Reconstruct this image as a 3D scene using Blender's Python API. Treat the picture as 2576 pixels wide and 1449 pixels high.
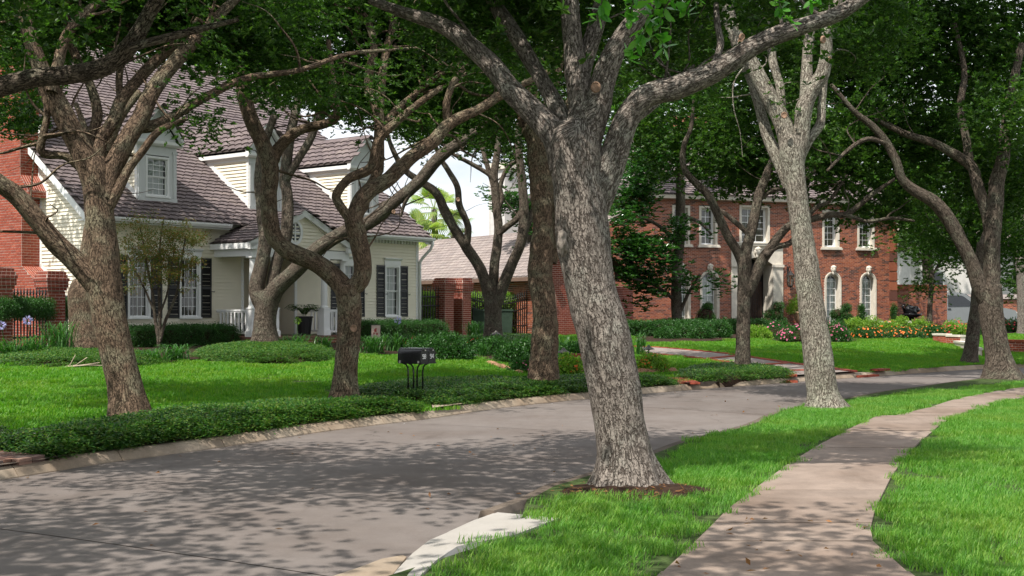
import bpy, math, random
import numpy as np
from mathutils import Vector, Matrix, noise as mnoise

for o in list(bpy.data.objects):
    bpy.data.objects.remove(o)
S = bpy.context.scene
COL = S.collection
R = math.radians
rng = np.random.default_rng(7)
random.seed(7)

# ------------------------------------------------------------------ camera
CAM_H = 1.7
LENS = 44.0
cam_d = bpy.data.cameras.new('camera')
cam = bpy.data.objects.new('camera', cam_d)
COL.objects.link(cam)
cam.location = (0, 0, CAM_H)
cam.rotation_euler = (R(90), 0, 0)
cam_d.lens = LENS
cam_d.sensor_width = 36.0
cam_d.shift_y = 54.5 / 2575.0
cam_d.clip_start = 0.1
cam_d.clip_end = 2000.0
S.camera = cam

# ------------------------------------------------------------------ sky and sun
SUN_ELEV = 57.0
SUN_AZ = 214.0        # compass bearing the light comes from (0 = +Y, clockwise)
sx, sy = math.sin(R(SUN_AZ)), math.cos(R(SUN_AZ))
to_sun = Vector((sx * math.cos(R(SUN_ELEV)), sy * math.cos(R(SUN_ELEV)), math.sin(R(SUN_ELEV))))
W = bpy.data.worlds.new('World')
S.world = W
W.use_nodes = True
wt = W.node_tree
wt.nodes.clear()
wo = wt.nodes.new('ShaderNodeOutputWorld')
bg = wt.nodes.new('ShaderNodeBackground')
sky = wt.nodes.new('ShaderNodeTexSky')
sky.sky_type = 'NISHITA'
sky.sun_disc = False
sky.sun_elevation = R(SUN_ELEV)
sky.sun_rotation = R(SUN_AZ)
sky.air_density = 1.0
sky.dust_density = 0.7
tc = wt.nodes.new('ShaderNodeTexCoord')
mp = wt.nodes.new('ShaderNodeMapping')
mp.inputs['Scale'].default_value = (1.0, 1.0, 2.2)
nz = wt.nodes.new('ShaderNodeTexNoise')
nz.inputs['Scale'].default_value = 2.3
nz.inputs['Detail'].default_value = 7
nz.inputs['Roughness'].default_value = 0.58
rm = wt.nodes.new('ShaderNodeValToRGB')
rm.color_ramp.elements[0].position = 0.27
rm.color_ramp.elements[1].position = 0.47
mx = wt.nodes.new('ShaderNodeMix')
mx.data_type = 'RGBA'
mx.inputs[7].default_value = (10.0, 10.4, 11.0, 1)       # sunlit cloud, in the sky texture's units
wt.links.new(tc.outputs['Generated'], mp.inputs['Vector'])
wt.links.new(mp.outputs['Vector'], nz.inputs['Vector'])
wt.links.new(nz.outputs['Fac'], rm.inputs['Fac'])
wt.links.new(rm.outputs['Color'], mx.inputs['Factor'])
wt.links.new(sky.outputs['Color'], mx.inputs[6])
wt.links.new(mx.outputs[2], bg.inputs['Color'])
bg.inputs['Strength'].default_value = 0.085
wt.links.new(bg.outputs['Background'], wo.inputs['Surface'])

sun_d = bpy.data.lights.new('sun', 'SUN')
sun_d.energy = 5.0
sun_d.angle = R(0.55)
sun_d.color = (1.0, 0.945, 0.86)
sun = bpy.data.objects.new('sun', sun_d)
COL.objects.link(sun)
sun.location = (-30, -40, 60)
sun.rotation_euler = to_sun.to_track_quat('Z', 'Y').to_euler()

vs = S.view_settings
vs.view_transform = 'Standard'
vs.look = 'None'
vs.exposure = 0.42
vs.gamma = 1.0
vs.use_curve_mapping = False
S.render.engine = 'CYCLES'
S.cycles.use_denoising = True
S.cycles.max_bounces = 7
S.cycles.diffuse_bounces = 4
S.cycles.glossy_bounces = 2
S.cycles.transmission_bounces = 4
S.cycles.transparent_max_bounces = 6
S.cycles.caustics_reflective = False
S.cycles.caustics_refractive = False

# ------------------------------------------------------------------ picture maths (pixels of a 2575 wide print of the photo)
FOC = 2575.0 * LENS / 36.0
CX, HY = 1287.5, 779.0
def at(px, py, Y):
    return Vector(((px - CX) / FOC * Y, Y, CAM_H + (HY - py) / FOC * Y))

# far kerb of the road; d > 0 beyond it, the road is d in [-5.45, 0]
_K = [(-24.10, -24.00), (-15.10, -6.50), (-10.10, 3.20), (-7.35, 8.60), (-5.11, 12.50), (-4.64, 13.65), (-4.00, 14.74), (-3.43, 15.83), (-2.77, 17.20), (-2.18, 18.20), (-1.51, 19.18), (-1.11, 19.89), (-0.40, 21.32), (0.46, 22.62), (1.54, 23.99), (2.69, 25.30), (3.61, 26.36), (4.47, 27.30), (5.72, 28.46), (6.94, 29.72), (7.91, 30.66), (9.57, 32.23), (10.75, 33.44), (13.58, 35.91),
      (16.3, 37.4), (20, 39.4), (26, 42.0), (34, 44.7), (46, 47.5), (70, 52.0), (110, 58.0)]
ROADW = 5.45
def catmull(pts, step):
    P = [np.array(p, float) for p in pts]
    P = [2 * P[0] - P[1]] + P + [2 * P[-1] - P[-2]]
    out = []
    for i in range(1, len(P) - 2):
        L = np.linalg.norm(P[i + 1] - P[i])
        n = max(1, int(math.ceil(L / step)))
        for k in range(n):
            t = k / n
            out.append(0.5 * ((2 * P[i]) + (-P[i - 1] + P[i + 1]) * t + (2 * P[i - 1] - 5 * P[i] + 4 * P[i + 1] - P[i + 2]) * t * t
                              + (-P[i - 1] + 3 * P[i] - 3 * P[i + 1] + P[i + 2]) * t ** 3))
    out.append(P[-2])
    return np.array(out)
K = catmull(_K, 0.5)
KT = np.gradient(K, axis=0)
KT /= np.linalg.norm(KT, axis=1)[:, None]
for _ in range(6):
    KT[1:-1] = (KT[:-2] + 2 * KT[1:-1] + KT[2:]) / 4
KT /= np.linalg.norm(KT, axis=1)[:, None]
KN = np.stack([-KT[:, 1], KT[:, 0]], 1)        # left normal: away from the camera side
KS = np.concatenate([[0], np.cumsum(np.linalg.norm(np.diff(K, axis=0), axis=1))])
def sd(x, y):
    x = np.atleast_1d(np.asarray(x, float)); y = np.atleast_1d(np.asarray(y, float))
    s = np.empty_like(x); d = np.empty_like(x)
    for a in range(0, len(x), 4000):
        X = x[a:a + 4000, None] - K[None, :, 0]; Yv = y[a:a + 4000, None] - K[None, :, 1]
        j = np.argmin(X * X + Yv * Yv, axis=1)
        i = np.arange(len(j))
        d[a:a + 4000] = X[i, j] * KN[j, 0] + Yv[i, j] * KN[j, 1]
        s[a:a + 4000] = KS[j] + X[i, j] * KT[j, 0] + Yv[i, j] * KT[j, 1]
    return s, d
def sstep(t):
    t = np.clip(t, 0, 1)
    return t * t * (3 - 2 * t)
def DN(s):
    """near edge of the road along the street"""
    return np.interp(s, [30, 38.5, 40.7, 41.0, 43, 46, 50, 54, 58, 62, 65, 75, 90], [-6.25, -6.15, -6.1, -5.47, -5.37, -5.2, -4.93, -4.55, -4.0, -3.45, -3.1, -3.2, -4.5])
def zg_d(d, s=None):
    d = np.asarray(d, float)
    if s is not None: d = np.where(d < 0, d / -DN(s) * ROADW, d)
    far = 0.13 + 0.50 * sstep((d - 0.3) / 13.0)
    near = 0.12 + 0.10 * sstep((-d - 9.5) / 8.0)
    return np.where(d > 0, far, np.where(d < -ROADW, near, 0.0))
def zg(x, y):
    s, d = sd(x, y)
    r = zg_d(d, s)
    return float(r[0]) if np.ndim(x) == 0 else r
def hit(px, py, dz=0.0):
    """point of the ground seen at a pixel"""
    r = np.array([(px - CX) / FOC, 1.0, (HY - py) / FOC])
    lo, hi = 3.0, 160.0
    ts = np.linspace(lo, hi, 2400)
    zz = zg(r[0] * ts, ts) + dz
    below = np.nonzero(CAM_H + r[2] * ts < zz)[0]
    t = ts[below[0]] if len(below) else hi
    return Vector((r[0] * t, t, float(CAM_H + r[2] * t)))
def kpos(s, d):
    x = np.interp(s, KS, K[:, 0]); y = np.interp(s, KS, K[:, 1])
    nx = np.interp(s, KS, KN[:, 0]); ny = np.interp(s, KS, KN[:, 1])
    return x + nx * d, y + ny * d

# ------------------------------------------------------------------ mesh helpers
class MB:
    def __init__(self):
        self.v = []; self.f = []; self.uv = {}; self.smooth = False
    def add(self, vs_, fs):
        b = len(self.v)
        self.v.extend([tuple(p) for p in vs_])
        self.f.extend([tuple(i + b for i in f) for f in fs])
    def box(self, c, size, ax=None):
        """centre, full size, optional 3 axes"""
        ax = ax or (Vector((1, 0, 0)), Vector((0, 1, 0)), Vector((0, 0, 1)))
        c = Vector(c); h = [s / 2 for s in size]
        vs_ = [c + ax[0] * (h[0] * i) + ax[1] * (h[1] * j) + ax[2] * (h[2] * k) for k in (-1, 1) for j in (-1, 1) for i in (-1, 1)]
        self.add(vs_, [(0, 2, 3, 1), (4, 5, 7, 6), (0, 1, 5, 4), (2, 6, 7, 3), (0, 4, 6, 2), (1, 3, 7, 5)])
        return self
    def b2(self, x0, x1, y0, y1, z0, z1):
        return self.box(((x0 + x1) / 2, (y0 + y1) / 2, (z0 + z1) / 2), (abs(x1 - x0), abs(y1 - y0), abs(z1 - z0)))
    def prism(self, pts, off):
        """polygon (list of 3d points) pushed along the vector off"""
        n = len(pts); off = Vector(off)
        p = [Vector(q) for q in pts]
        self.add(p + [q + off for q in p], [tuple(range(n))[::-1], tuple(range(n, 2 * n))] + [(i, (i + 1) % n, n + (i + 1) % n, n + i) for i in range(n)])
        return self
    def quad(self, *p):
        self.add(p, [tuple(range(len(p)))]); return self
    def tube(self, pts, rad, n=8, cap=True, squash=None):
        pts = [Vector(p) for p in pts]
        if not hasattr(rad, '__len__'): rad = [rad] * len(pts)
        up = Vector((0, 0, 1)); rings = []
        prev = None
        for i, p in enumerate(pts):
            t = (pts[min(i + 1, len(pts) - 1)] - pts[max(i - 1, 0)]).normalized()
            if prev is None:
                a = t.cross(up if abs(t.z) < .95 else Vector((1, 0, 0))).normalized()
            else:
                a = (prev - t * prev.dot(t)).normalized()
            prev = a; b = t.cross(a)
            rings.append([p + (a * math.cos(2 * math.pi * k / n) + b * math.sin(2 * math.pi * k / n)) * rad[i] for k in range(n)])
        base = [q for r_ in rings for q in r_]
        fs = []
        for i in range(len(pts) - 1):
            for k in range(n):
                fs.append((i * n + k, i * n + (k + 1) % n, (i + 1) * n + (k + 1) % n, (i + 1) * n + k))
        if cap:
            fs.append(tuple(range(n))[::-1]); fs.append(tuple(range((len(pts) - 1) * n, len(pts) * n)))
        self.add(base, fs); return self
    def lathe(self, prof, c, n=12):
        """profile [(r, z)] about a vertical axis at c"""
        c = Vector(c); vs_ = []; fs = []
        for (r, z) in prof:
            vs_ += [c + Vector((r * math.cos(2 * math.pi * k / n), r * math.sin(2 * math.pi * k / n), z)) for k in range(n)]
        for i in range(len(prof) - 1):
            for k in range(n):
                fs.append((i * n + k, i * n + (k + 1) % n, (i + 1) * n + (k + 1) % n, (i + 1) * n + k))
        fs.append(tuple(range(n))[::-1]); fs.append(tuple(range((len(prof) - 1) * n, len(prof) * n)))
        self.add(vs_, fs); return self
    def ball(self, c, r, n=10, m=7, lump=0.0, seed=0):
        c = Vector(c); vs_ = []; fs = []
        if not hasattr(r, '__len__'): r = (r, r, r)
        for i in range(m + 1):
            th = math.pi * i / m
            for k in range(n):
                ph = 2 * math.pi * k / n
                d = Vector((math.sin(th) * math.cos(ph), math.sin(th) * math.sin(ph), math.cos(th)))
                g = 1 + lump * mnoise.noise(d * 2.1 + Vector((seed, seed * 1.7, 0)))
                vs_.append(c + Vector((d.x * r[0], d.y * r[1], d.z * r[2])) * g)
        for i in range(m):
            for k in range(n):
                fs.append((i * n + k, (i + 1) * n + k, (i + 1) * n + (k + 1) % n, i * n + (k + 1) % n))
        self.add(vs_, fs); return self
    def build(self, name, mat, parent=None, smooth=False):
        me = bpy.data.meshes.new(name)
        me.from_pydata([tuple(p) for p in self.v], [], self.f)
        me.update()
        if smooth:
            me.polygons.foreach_set('use_smooth', [True] * len(me.polygons))
        o = bpy.data.objects.new(name, me)
        COL.objects.link(o)
        if mat: me.materials.append(mat)
        if parent: o.parent = parent
        return o
def np_mesh(name, V, F, mat=None, parent=None, uv=None, smooth=False, link=True):
    """V (n,3), F (m,k) numpy arrays; uv per vertex"""
    me = bpy.data.meshes.new(name)
    k = F.shape[1]
    me.vertices.add(len(V)); me.vertices.foreach_set('co', np.ascontiguousarray(V, dtype=np.float32).ravel())
    me.loops.add(F.size); me.loops.foreach_set('vertex_index', np.ascontiguousarray(F, dtype=np.int32).ravel())
    me.polygons.add(len(F)); me.polygons.foreach_set('loop_start', np.arange(0, F.size, k, dtype=np.int32))
    me.polygons.foreach_set('loop_total', np.full(len(F), k, dtype=np.int32))
    if smooth: me.polygons.foreach_set('use_smooth', np.ones(len(F), dtype=bool))
    if uv is not None:
        l = me.uv_layers.new(name='UVMap')
        l.data.foreach_set('uv', np.ascontiguousarray(uv, dtype=np.float32).ravel())
    me.update(calc_edges=True)
    me.validate()
    if mat: me.materials.append(mat)
    o = bpy.data.objects.new(name, me)
    if link: COL.objects.link(o)
    if parent: o.parent = parent
    return o
def empty(name, loc=(0, 0, 0), rz=0.0):
    o = bpy.data.objects.new(name, None)
    COL.objects.link(o); o.location = loc; o.rotation_euler = (0, 0, rz)
    o.empty_display_size = 0.1
    return o
def tag(o, label=None, cat=None, group=None, kind=None):
    if label: o['label'] = label
    if cat: o['category'] = cat
    if group: o['group'] = group
    if kind: o['kind'] = kind
    return o
def part_label(o, label):
    o['label'] = label; return o
def copy_tree(o, parent=None):
    c = o.copy(); COL.objects.link(c); c.parent = parent
    for ch in o.children:
        copy_tree(ch, c)
    return c

# ------------------------------------------------------------------ material helpers
def new_mat(name):
    m = bpy.data.materials.new(name); m.use_nodes = True
    nt = m.node_tree
    b = nt.nodes['Principled BSDF']
    b.inputs['Specular IOR Level'].default_value = 0.3
    return m, nt, b
def N(nt, typ, **kw):
    n = nt.nodes.new(typ)
    for k, v in kw.items():
        if k.startswith('i_'):
            key = k[2:].replace('_', ' ')
            n.inputs[key].default_value = v
        else:
            setattr(n, k, v)
    return n
def ramp(nt, fac, stops):
    r = nt.nodes.new('ShaderNodeValToRGB')
    e = r.color_ramp.elements
    while len(e) < len(stops): e.new(0.5)
    for i, (p, c) in enumerate(stops):
        e[i].position = p; e[i].color = (*c, 1) if len(c) == 3 else c
    nt.links.new(fac, r.inputs['Fac'])
    return r.outputs['Color']
def mixc(nt, fac, a, b, typ='MIX'):
    n = nt.nodes.new('ShaderNodeMix'); n.data_type = 'RGBA'; n.blend_type = typ
    for sock, val in ((0, fac), (6, a), (7, b)):
        if hasattr(val, 'links') or hasattr(val, 'is_linked'): nt.links.new(val, n.inputs[sock])
        else: n.inputs[sock].default_value = val if sock == 0 else ((*val, 1) if len(val) == 3 else val)
    return n.outputs[2]
def math_(nt, op, a, b=0.0, c=0.0):
    n = nt.nodes.new('ShaderNodeMath'); n.operation = op
    for i, v in enumerate((a, b, c)):
        if hasattr(v, 'is_linked'): nt.links.new(v, n.inputs[i])
        else: n.inputs[i].default_value = v
    return n.outputs[0]
def coords(nt, which='Object', scale=(1, 1, 1)):
    t = nt.nodes.new('ShaderNodeTexCoord'); m = nt.nodes.new('ShaderNodeMapping')
    m.inputs['Scale'].default_value = scale
    nt.links.new(t.outputs[which], m.inputs['Vector'])
    return m.outputs['Vector']
def wpos(nt, scale=(1, 1, 1)):
    g = nt.nodes.new('ShaderNodeNewGeometry'); m = nt.nodes.new('ShaderNodeMapping')
    m.inputs['Scale'].default_value = scale
    nt.links.new(g.outputs['Position'], m.inputs['Vector'])
    return m.outputs['Vector']
def noise(nt, vec, scale, detail=4, rough=.55, dist=0.0):
    n = N(nt, 'ShaderNodeTexNoise')
    n.inputs['Scale'].default_value = scale; n.inputs['Detail'].default_value = detail
    n.inputs['Roughness'].default_value = rough; n.inputs['Distortion'].default_value = dist
    nt.links.new(vec, n.inputs['Vector'])
    return n.outputs['Fac']
def bump(nt, b, height, strength=.3, dist=.01):
    n = N(nt, 'ShaderNodeBump'); n.inputs['Strength'].default_value = strength; n.inputs['Distance'].default_value = dist
    nt.links.new(height, n.inputs['Height'])
    nt.links.new(n.outputs['Normal'], b.inputs['Normal'])
def island_rand(nt):
    """a random number per loose piece and per object"""
    g = N(nt, 'ShaderNodeNewGeometry'); oi = N(nt, 'ShaderNodeObjectInfo')
    return math_(nt, 'FRACT', math_(nt, 'ADD', g.outputs['Random Per Island'], oi.outputs['Random']))
def plain(name, col, rough=.6, var=.12, nscale=6.0, spec=.3, metal=0.0, bumpy=0.0):
    m, nt, b = new_mat(name)
    v = wpos(nt)
    f = noise(nt, v, nscale, 5)
    lo = tuple(c * (1 - var) for c in col); hi = tuple(min(1, c * (1 + var)) for c in col)
    nt.links.new(ramp(nt, f, [(.3, lo), (.7, hi)]), b.inputs['Base Color'])
    b.inputs['Roughness'].default_value = rough; b.inputs['Specular IOR Level'].default_value = spec
    b.inputs['Metallic'].default_value = metal
    if bumpy: bump(nt, b, noise(nt, v, nscale * 6, 4), bumpy, .01)
    return m
def brick_mat(name, cols, rough=.85):
    m, nt, b = new_mat(name)
    r = island_rand(nt)
    c = ramp(nt, r, [(i / max(1, len(cols) - 1), q) for i, q in enumerate(cols)])
    v = wpos(nt)
    n1 = noise(nt, v, 30, 5); n2 = noise(nt, v, 1.2, 3)
    c = mixc(nt, .35, c, ramp(nt, n1, [(.3, (.35, .35, .35)), (.7, (1, 1, 1))]), 'MULTIPLY')
    c = mixc(nt, .3, c, ramp(nt, n2, [(.35, (.5, .48, .46)), (.65, (1, 1, 1))]), 'MULTIPLY')
    nt.links.new(c, b.inputs['Base Color']); b.inputs['Roughness'].default_value = rough
    bump(nt, b, n1, .35, .006)
    return m
def leaf_mat(name, cols, trans=.35, rough=.42, tcol=None, spec=.35, patch=None):
    m, nt, b = new_mat(name)
    r = island_rand(nt)
    c = ramp(nt, r, [(i / max(1, len(cols) - 1), q) for i, q in enumerate(cols)])
    if patch:
        w_ = wpos(nt)
        c = mixc(nt, ramp(nt, noise(nt, w_, .8, 5, .6), [(.45, (0, 0, 0)), (.75, (.85, .85, .85))]), c, mixc(nt, 1.0, c, patch, 'MULTIPLY'))
        c = mixc(nt, ramp(nt, noise(nt, w_, 2.7, 4, .6), [(.5, (0, 0, 0)), (.8, (.6, .6, .6))]), c, mixc(nt, 1.0, c, (.62, .75, .8), 'MULTIPLY'))
    nt.links.new(c, b.inputs['Base Color'])
    b.inputs['Roughness'].default_value = rough; b.inputs['Specular IOR Level'].default_value = spec
    t = N(nt, 'ShaderNodeBsdfTranslucent')
    tc_ = mixc(nt, 1.0, c, tcol or (1.5, 1.9, .7), 'MULTIPLY')
    nt.links.new(tc_, t.inputs['Color'])
    ms = N(nt, 'ShaderNodeMixShader'); ms.inputs['Fac'].default_value = trans
    nt.links.new(b.outputs[0], ms.inputs[1]); nt.links.new(t.outputs[0], ms.inputs[2])
    nt.links.new(ms.outputs[0], nt.nodes['Material Output'].inputs['Surface'])
    return m
def bark_mat(name, ridge, crack, lichen, lich_amt=.5, su=26.0, sv=7.5):
    """interlaced vertical fissures between grey plates, lichen patches over them"""
    m, nt, b = new_mat(name)
    uv = coords(nt, 'UV', (1, 1, 1))
    w = wpos(nt)
    fine = noise(nt, w, 60, 5, .65)
    big = noise(nt, w, 3.0, 6, .62)
    def fissure(s_u, s_v, width, off, dist):
        mp_ = N(nt, 'ShaderNodeMapping'); mp_.inputs['Scale'].default_value = (s_u, s_v, 1); mp_.inputs['Location'].default_value = (off, off * 1.7, off)
        nt.links.new(uv, mp_.inputs['Vector'])
        n_ = noise(nt, mp_.outputs[0], 1.0, 3, .5, dist)
        d_ = math_(nt, 'ABSOLUTE', math_(nt, 'SUBTRACT', n_, .5))
        r_ = N(nt, 'ShaderNodeMapRange', interpolation_type='SMOOTHSTEP'); r_.inputs['From Min'].default_value = 0.0; r_.inputs['From Max'].default_value = width
        nt.links.new(math_(nt, 'ADD', d_, math_(nt, 'MULTIPLY', math_(nt, 'SUBTRACT', fine, .5), .035)), r_.inputs['Value'])
        return r_.outputs[0], n_
    f1, n1 = fissure(su, sv, .042, 0.0, .35)
    f2, n2 = fissure(su * 1.6, sv * 1.5, .034, 7.3, .3)
    f3, n3 = fissure(su * .6, sv * 2.8, .022, 3.1, .5)
    h = math_(nt, 'MULTIPLY', f1, math_(nt, 'ADD', math_(nt, 'MULTIPLY', f2, .55), .45))
    h = math_(nt, 'MULTIPLY', h, math_(nt, 'ADD', math_(nt, 'MULTIPLY', f3, .35), .65))
    plate = ramp(nt, n2, [(.30, tuple(c * .86 for c in ridge)), (.70, tuple(min(1, c * 1.12) for c in ridge))])
    plate = mixc(nt, .5, plate, ramp(nt, fine, [(.3, (.40, .38, .36)), (.7, (1.1, 1.1, 1.1))]), 'MULTIPLY')
    lm = ramp(nt, big, [(.62 - .3 * lich_amt, (0, 0, 0)), (.74 - .22 * lich_amt, (1, 1, 1))])
    lfac = math_(nt, 'MULTIPLY', lm, math_(nt, 'MULTIPLY', fine, .85))
    plate = mixc(nt, lfac, plate, lichen)
    col = mixc(nt, h, crack, plate)
    nt.links.new(col, b.inputs['Base Color']); b.inputs['Roughness'].default_value = .92
    b.inputs['Specular IOR Level'].default_value = .12
    bump(nt, b, math_(nt, 'ADD', h, math_(nt, 'MULTIPLY', fine, .3)), 1.0, .025)
    return m

M = {}
M['bark_gray'] = bark_mat('bark_gray', (.30, .26, .228), (.098, .078, .065), (.37, .37, .32), .4)
M['bark_pale'] = bark_mat('bark_pale', (.37, .33, .275), (.125, .10, .077), (.41, .425, .33), .65)
M['bark_brown'] = bark_mat('bark_brown', (.235, .165, .115), (.06, .043, .032), (.32, .33, .22), .5)
M['bark_dark'] = bark_mat('bark_dark', (.18, .145, .115), (.042, .033, .026), (.25, .26, .19), .45)
M['cut_wood'] = plain('cut_wood', (.27, .17, .115), .8, .35, 25)
M['leaf_oak'] = leaf_mat('leaf_oak', [(.020, .052, .012), (.034, .082, .016), (.056, .118, .020), (.028, .068, .016), (.095, .165, .026)], .42, .38, spec=.22)
M['leaf_oak_dark'] = leaf_mat('leaf_oak_dark', [(.018, .047, .012), (.028, .070, .015), (.043, .10, .020), (.07, .14, .026)], .38, .38, spec=.22)
M['leaf_bright'] = leaf_mat('leaf_bright', [(.06, .20, .03), (.09, .26, .035), (.13, .30, .04)], .45, .3)
M['leaf_back'] = leaf_mat('leaf_back', [(.05, .12, .03), (.08, .18, .04), (.13, .25, .05), (.06, .14, .03)], .45, .4)
M['leaf_jasmine'] = leaf_mat('leaf_jasmine', [(.018, .062, .016), (.030, .098, .019), (.048, .14, .024), (.10, .20, .03), (.14, .17, .04)], .26, .36)
M['leaf_box'] = leaf_mat('leaf_box', [(.02, .07, .015), (.03, .10, .02), (.05, .14, .022)], .25, .4)
M['leaf_lime'] = leaf_mat('leaf_lime', [(.14, .26, .03), (.22, .34, .04), (.10, .22, .03)], .35, .45)
M['leaf_mag'] = leaf_mat('leaf_mag', [(.02, .065, .018), (.035, .11, .022), (.06, .16, .03)], .22, .22, spec=.5)
M['leaf_maple'] = leaf_mat('leaf_maple', [(.06, .11, .025), (.09, .13, .03), (.17, .12, .03), (.22, .10, .035), (.07, .13, .03)], .4, .5)
M['leaf_strap'] = leaf_mat('leaf_strap', [(.03, .10, .022), (.045, .14, .028), (.07, .18, .035)], .3, .38)
M['leaf_palm'] = leaf_mat('leaf_palm', [(.14, .24, .05), (.24, .32, .08), (.34, .36, .10)], .35, .45)
M['leaf_dry'] = leaf_mat('leaf_dry', [(.20, .09, .035), (.28, .13, .05), (.13, .06, .03)], .2, .7)
M['grass'] = leaf_mat('grass', [(.075, .23, .027), (.105, .285, .035), (.14, .335, .045), (.22, .38, .075)], .42, .5, (1.35, 1.6, .6), patch=(1.55, 1.0, 1.0))
M['grass_far'] = leaf_mat('grass_far', [(.06, .205, .014), (.088, .26, .017), (.12, .305, .02), (.19, .34, .035)], .42, .5, (1.35, 1.6, .6), patch=(1.55, 1.0, 1.0))
M['petal_red'] = leaf_mat('petal_red', [(.60, .03, .05), (.70, .08, .10), (.55, .02, .03)], .3, .5, (1, .6, .6))
M['petal_pink'] = leaf_mat('petal_pink', [(.65, .12, .28), (.75, .22, .38), (.55, .06, .16)], .3, .5, (1, .7, .8))
M['petal_orange'] = leaf_mat('petal_orange', [(.75, .16, .03), (.80, .26, .04), (.70, .10, .03)], .3, .5, (1, .7, .5))
M['petal_lilac'] = leaf_mat('petal_lilac', [(.45, .45, .75), (.58, .56, .82)], .3, .5, (1, 1, 1.1))
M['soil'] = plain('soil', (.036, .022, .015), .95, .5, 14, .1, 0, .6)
M['dirt'] = plain('dirt', (.05, .075, .025), .95, .5, 9, .1, 0, .5)
def surf_mat(name, base, var=.22, stain=(.6, .52, .46), rough=.88, fine=70, spk=.25, crackamt=0.0, dark=.75):
    m, nt, b = new_mat(name)
    w = wpos(nt)
    n1 = noise(nt, w, .55, 6, .6); n2 = noise(nt, w, 3.2, 6, .65); n3 = noise(nt, w, fine, 3, .7)
    oi = N(nt, 'ShaderNodeObjectInfo')
    c = ramp(nt, n2, [(.28, tuple(q * (1 - var) for q in base)), (.72, tuple(q * (1 + var) for q in base))])
    c = mixc(nt, ramp(nt, n1, [(.42, (0, 0, 0)), (.70, (.75, .75, .75))]), c, mixc(nt, 1.0, c, stain, 'MULTIPLY'))
    c = mixc(nt, spk, c, ramp(nt, n3, [(.25, (.45, .43, .42)), (.75, (1.25, 1.25, 1.25))]), 'MULTIPLY')
    c = mixc(nt, .7, c, ramp(nt, oi.outputs['Random'], [(0, (dark, dark * .97, dark * .95)), (1, (1.08, 1.06, 1.04))]), 'MULTIPLY')
    if crackamt:
        nc = noise(nt, w, .42, 7, .55, .6)
        cr = ramp(nt, math_(nt, 'ABSOLUTE', math_(nt, 'SUBTRACT', nc, .47)), [(.0, (crackamt,) * 3), (.0035, (0, 0, 0))])
        msk = ramp(nt, noise(nt, w, .23, 2), [(.5, (0, 0, 0)), (.56, (1, 1, 1))])
        c = mixc(nt, math_(nt, 'MULTIPLY', cr, msk), c, (.035, .03, .026))
        st_ = ramp(nt, noise(nt, wpos(nt, (1.0, .35, 1)), 1.7, 6, .7), [(.55, (1, 1, 1)), (.75, (.72, .70, .68))])
        c = mixc(nt, 1.0, c, st_, 'MULTIPLY')
    nt.links.new(c, b.inputs['Base Color']); b.inputs['Roughness'].default_value = rough
    bump(nt, b, math_(nt, 'ADD', n3, math_(nt, 'MULTIPLY', n2, .6)), .35, .006)
    return m
M['road'] = surf_mat('road', (.17, .15, .141), .12, (.72, .66, .62), .86, 90, .28, .8, dark=.9)
M['sidewalk'] = surf_mat('sidewalk', (.27, .215, .18), .2, (.52, .44, .38), .9, 60, .25, .5, dark=.72)
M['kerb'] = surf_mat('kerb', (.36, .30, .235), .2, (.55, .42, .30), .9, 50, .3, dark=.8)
M['kerb_dark'] = surf_mat('kerb_dark', (.13, .105, .085), .3, (.5, .45, .4), .95, 40, .4, dark=.8)  # stain plus the shade of the kerb face, both put into the colour
M['new_concrete'] = surf_mat('new_concrete', (.36, .345, .325), .08, (.85, .82, .78), .9, 60, .15, dark=.94)
M['drive'] = surf_mat('drive', (.25, .215, .20), .15, (.7, .66, .62), .88, 60, .25, dark=.9)
M['brick_red'] = brick_mat('brick_red', [(.30, .062, .036), (.38, .085, .048), (.33, .07, .04), (.42, .105, .058), (.26, .055, .034)])
M['brick_pillar'] = brick_mat('brick_pillar', [(.22, .05, .032), (.29, .068, .042), (.25, .055, .036), (.33, .085, .05)])
M['brick_house'] = brick_mat('brick_house', [(.33, .10, .055), (.40, .135, .07), (.28, .085, .05), (.11, .055, .045), (.36, .115, .06), (.45, .165, .09)])
M['paver'] = brick_mat('paver', [(.24, .12, .085), (.30, .17, .12), (.20, .10, .075), (.17, .13, .115), (.33, .20, .15)])
M['mortar'] = plain('mortar', (.62, .53, .47), .95, .15, 12, .1)
M['mortar_dark'] = plain('mortar_dark', (.10, .08, .065), .95, .2, 12, .1)
M['siding'] = plain('siding', (.79, .735, .60), .6, .035, 2.0)
M['trim'] = plain('trim', (.80, .80, .79), .5, .03, 2.0)
M['trim_shaded'] = plain('trim_shaded', (.62, .63, .63), .5, .03, 2.0)  # white trim with the shade of the dormer fronts put into its colour
M['stone_trim'] = plain('stone_trim', (.62, .57, .49), .8, .12, 5.0, .2, 0, .2)
M['shingle'] = brick_mat('shingle', [(.15, .12, .123), (.185, .148, .15), (.215, .174, .172), (.165, .132, .136), (.24, .195, .186)], .9)
M['shingle_tan'] = brick_mat('shingle_tan', [(.30, .25, .235), (.34, .285, .265), (.27, .23, .22), (.37, .315, .29)], .9)
M['roof_base'] = plain('roof_base', (.05, .04, .037), .95, .2, 8)
M['roof_base_tan'] = plain('roof_base_tan', (.22, .185, .17), .95, .2, 8)
M['black_paint'] = plain('black_paint', (.012, .012, .013), .42, .2, 8, .5)
M['black_iron'] = plain('black_iron', (.012, .011, .011), .5, .3, 20, .5)
M['black_gloss'] = plain('black_gloss', (.010, .010, .012), .22, .2, 8, .5)
M['door_wood'] = plain('door_wood', (.035, .018, .012), .35, .3, 4)
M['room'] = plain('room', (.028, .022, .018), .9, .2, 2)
M['curtain'] = plain('curtain', (.60, .62, .58), .9, .08, 3)
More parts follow.
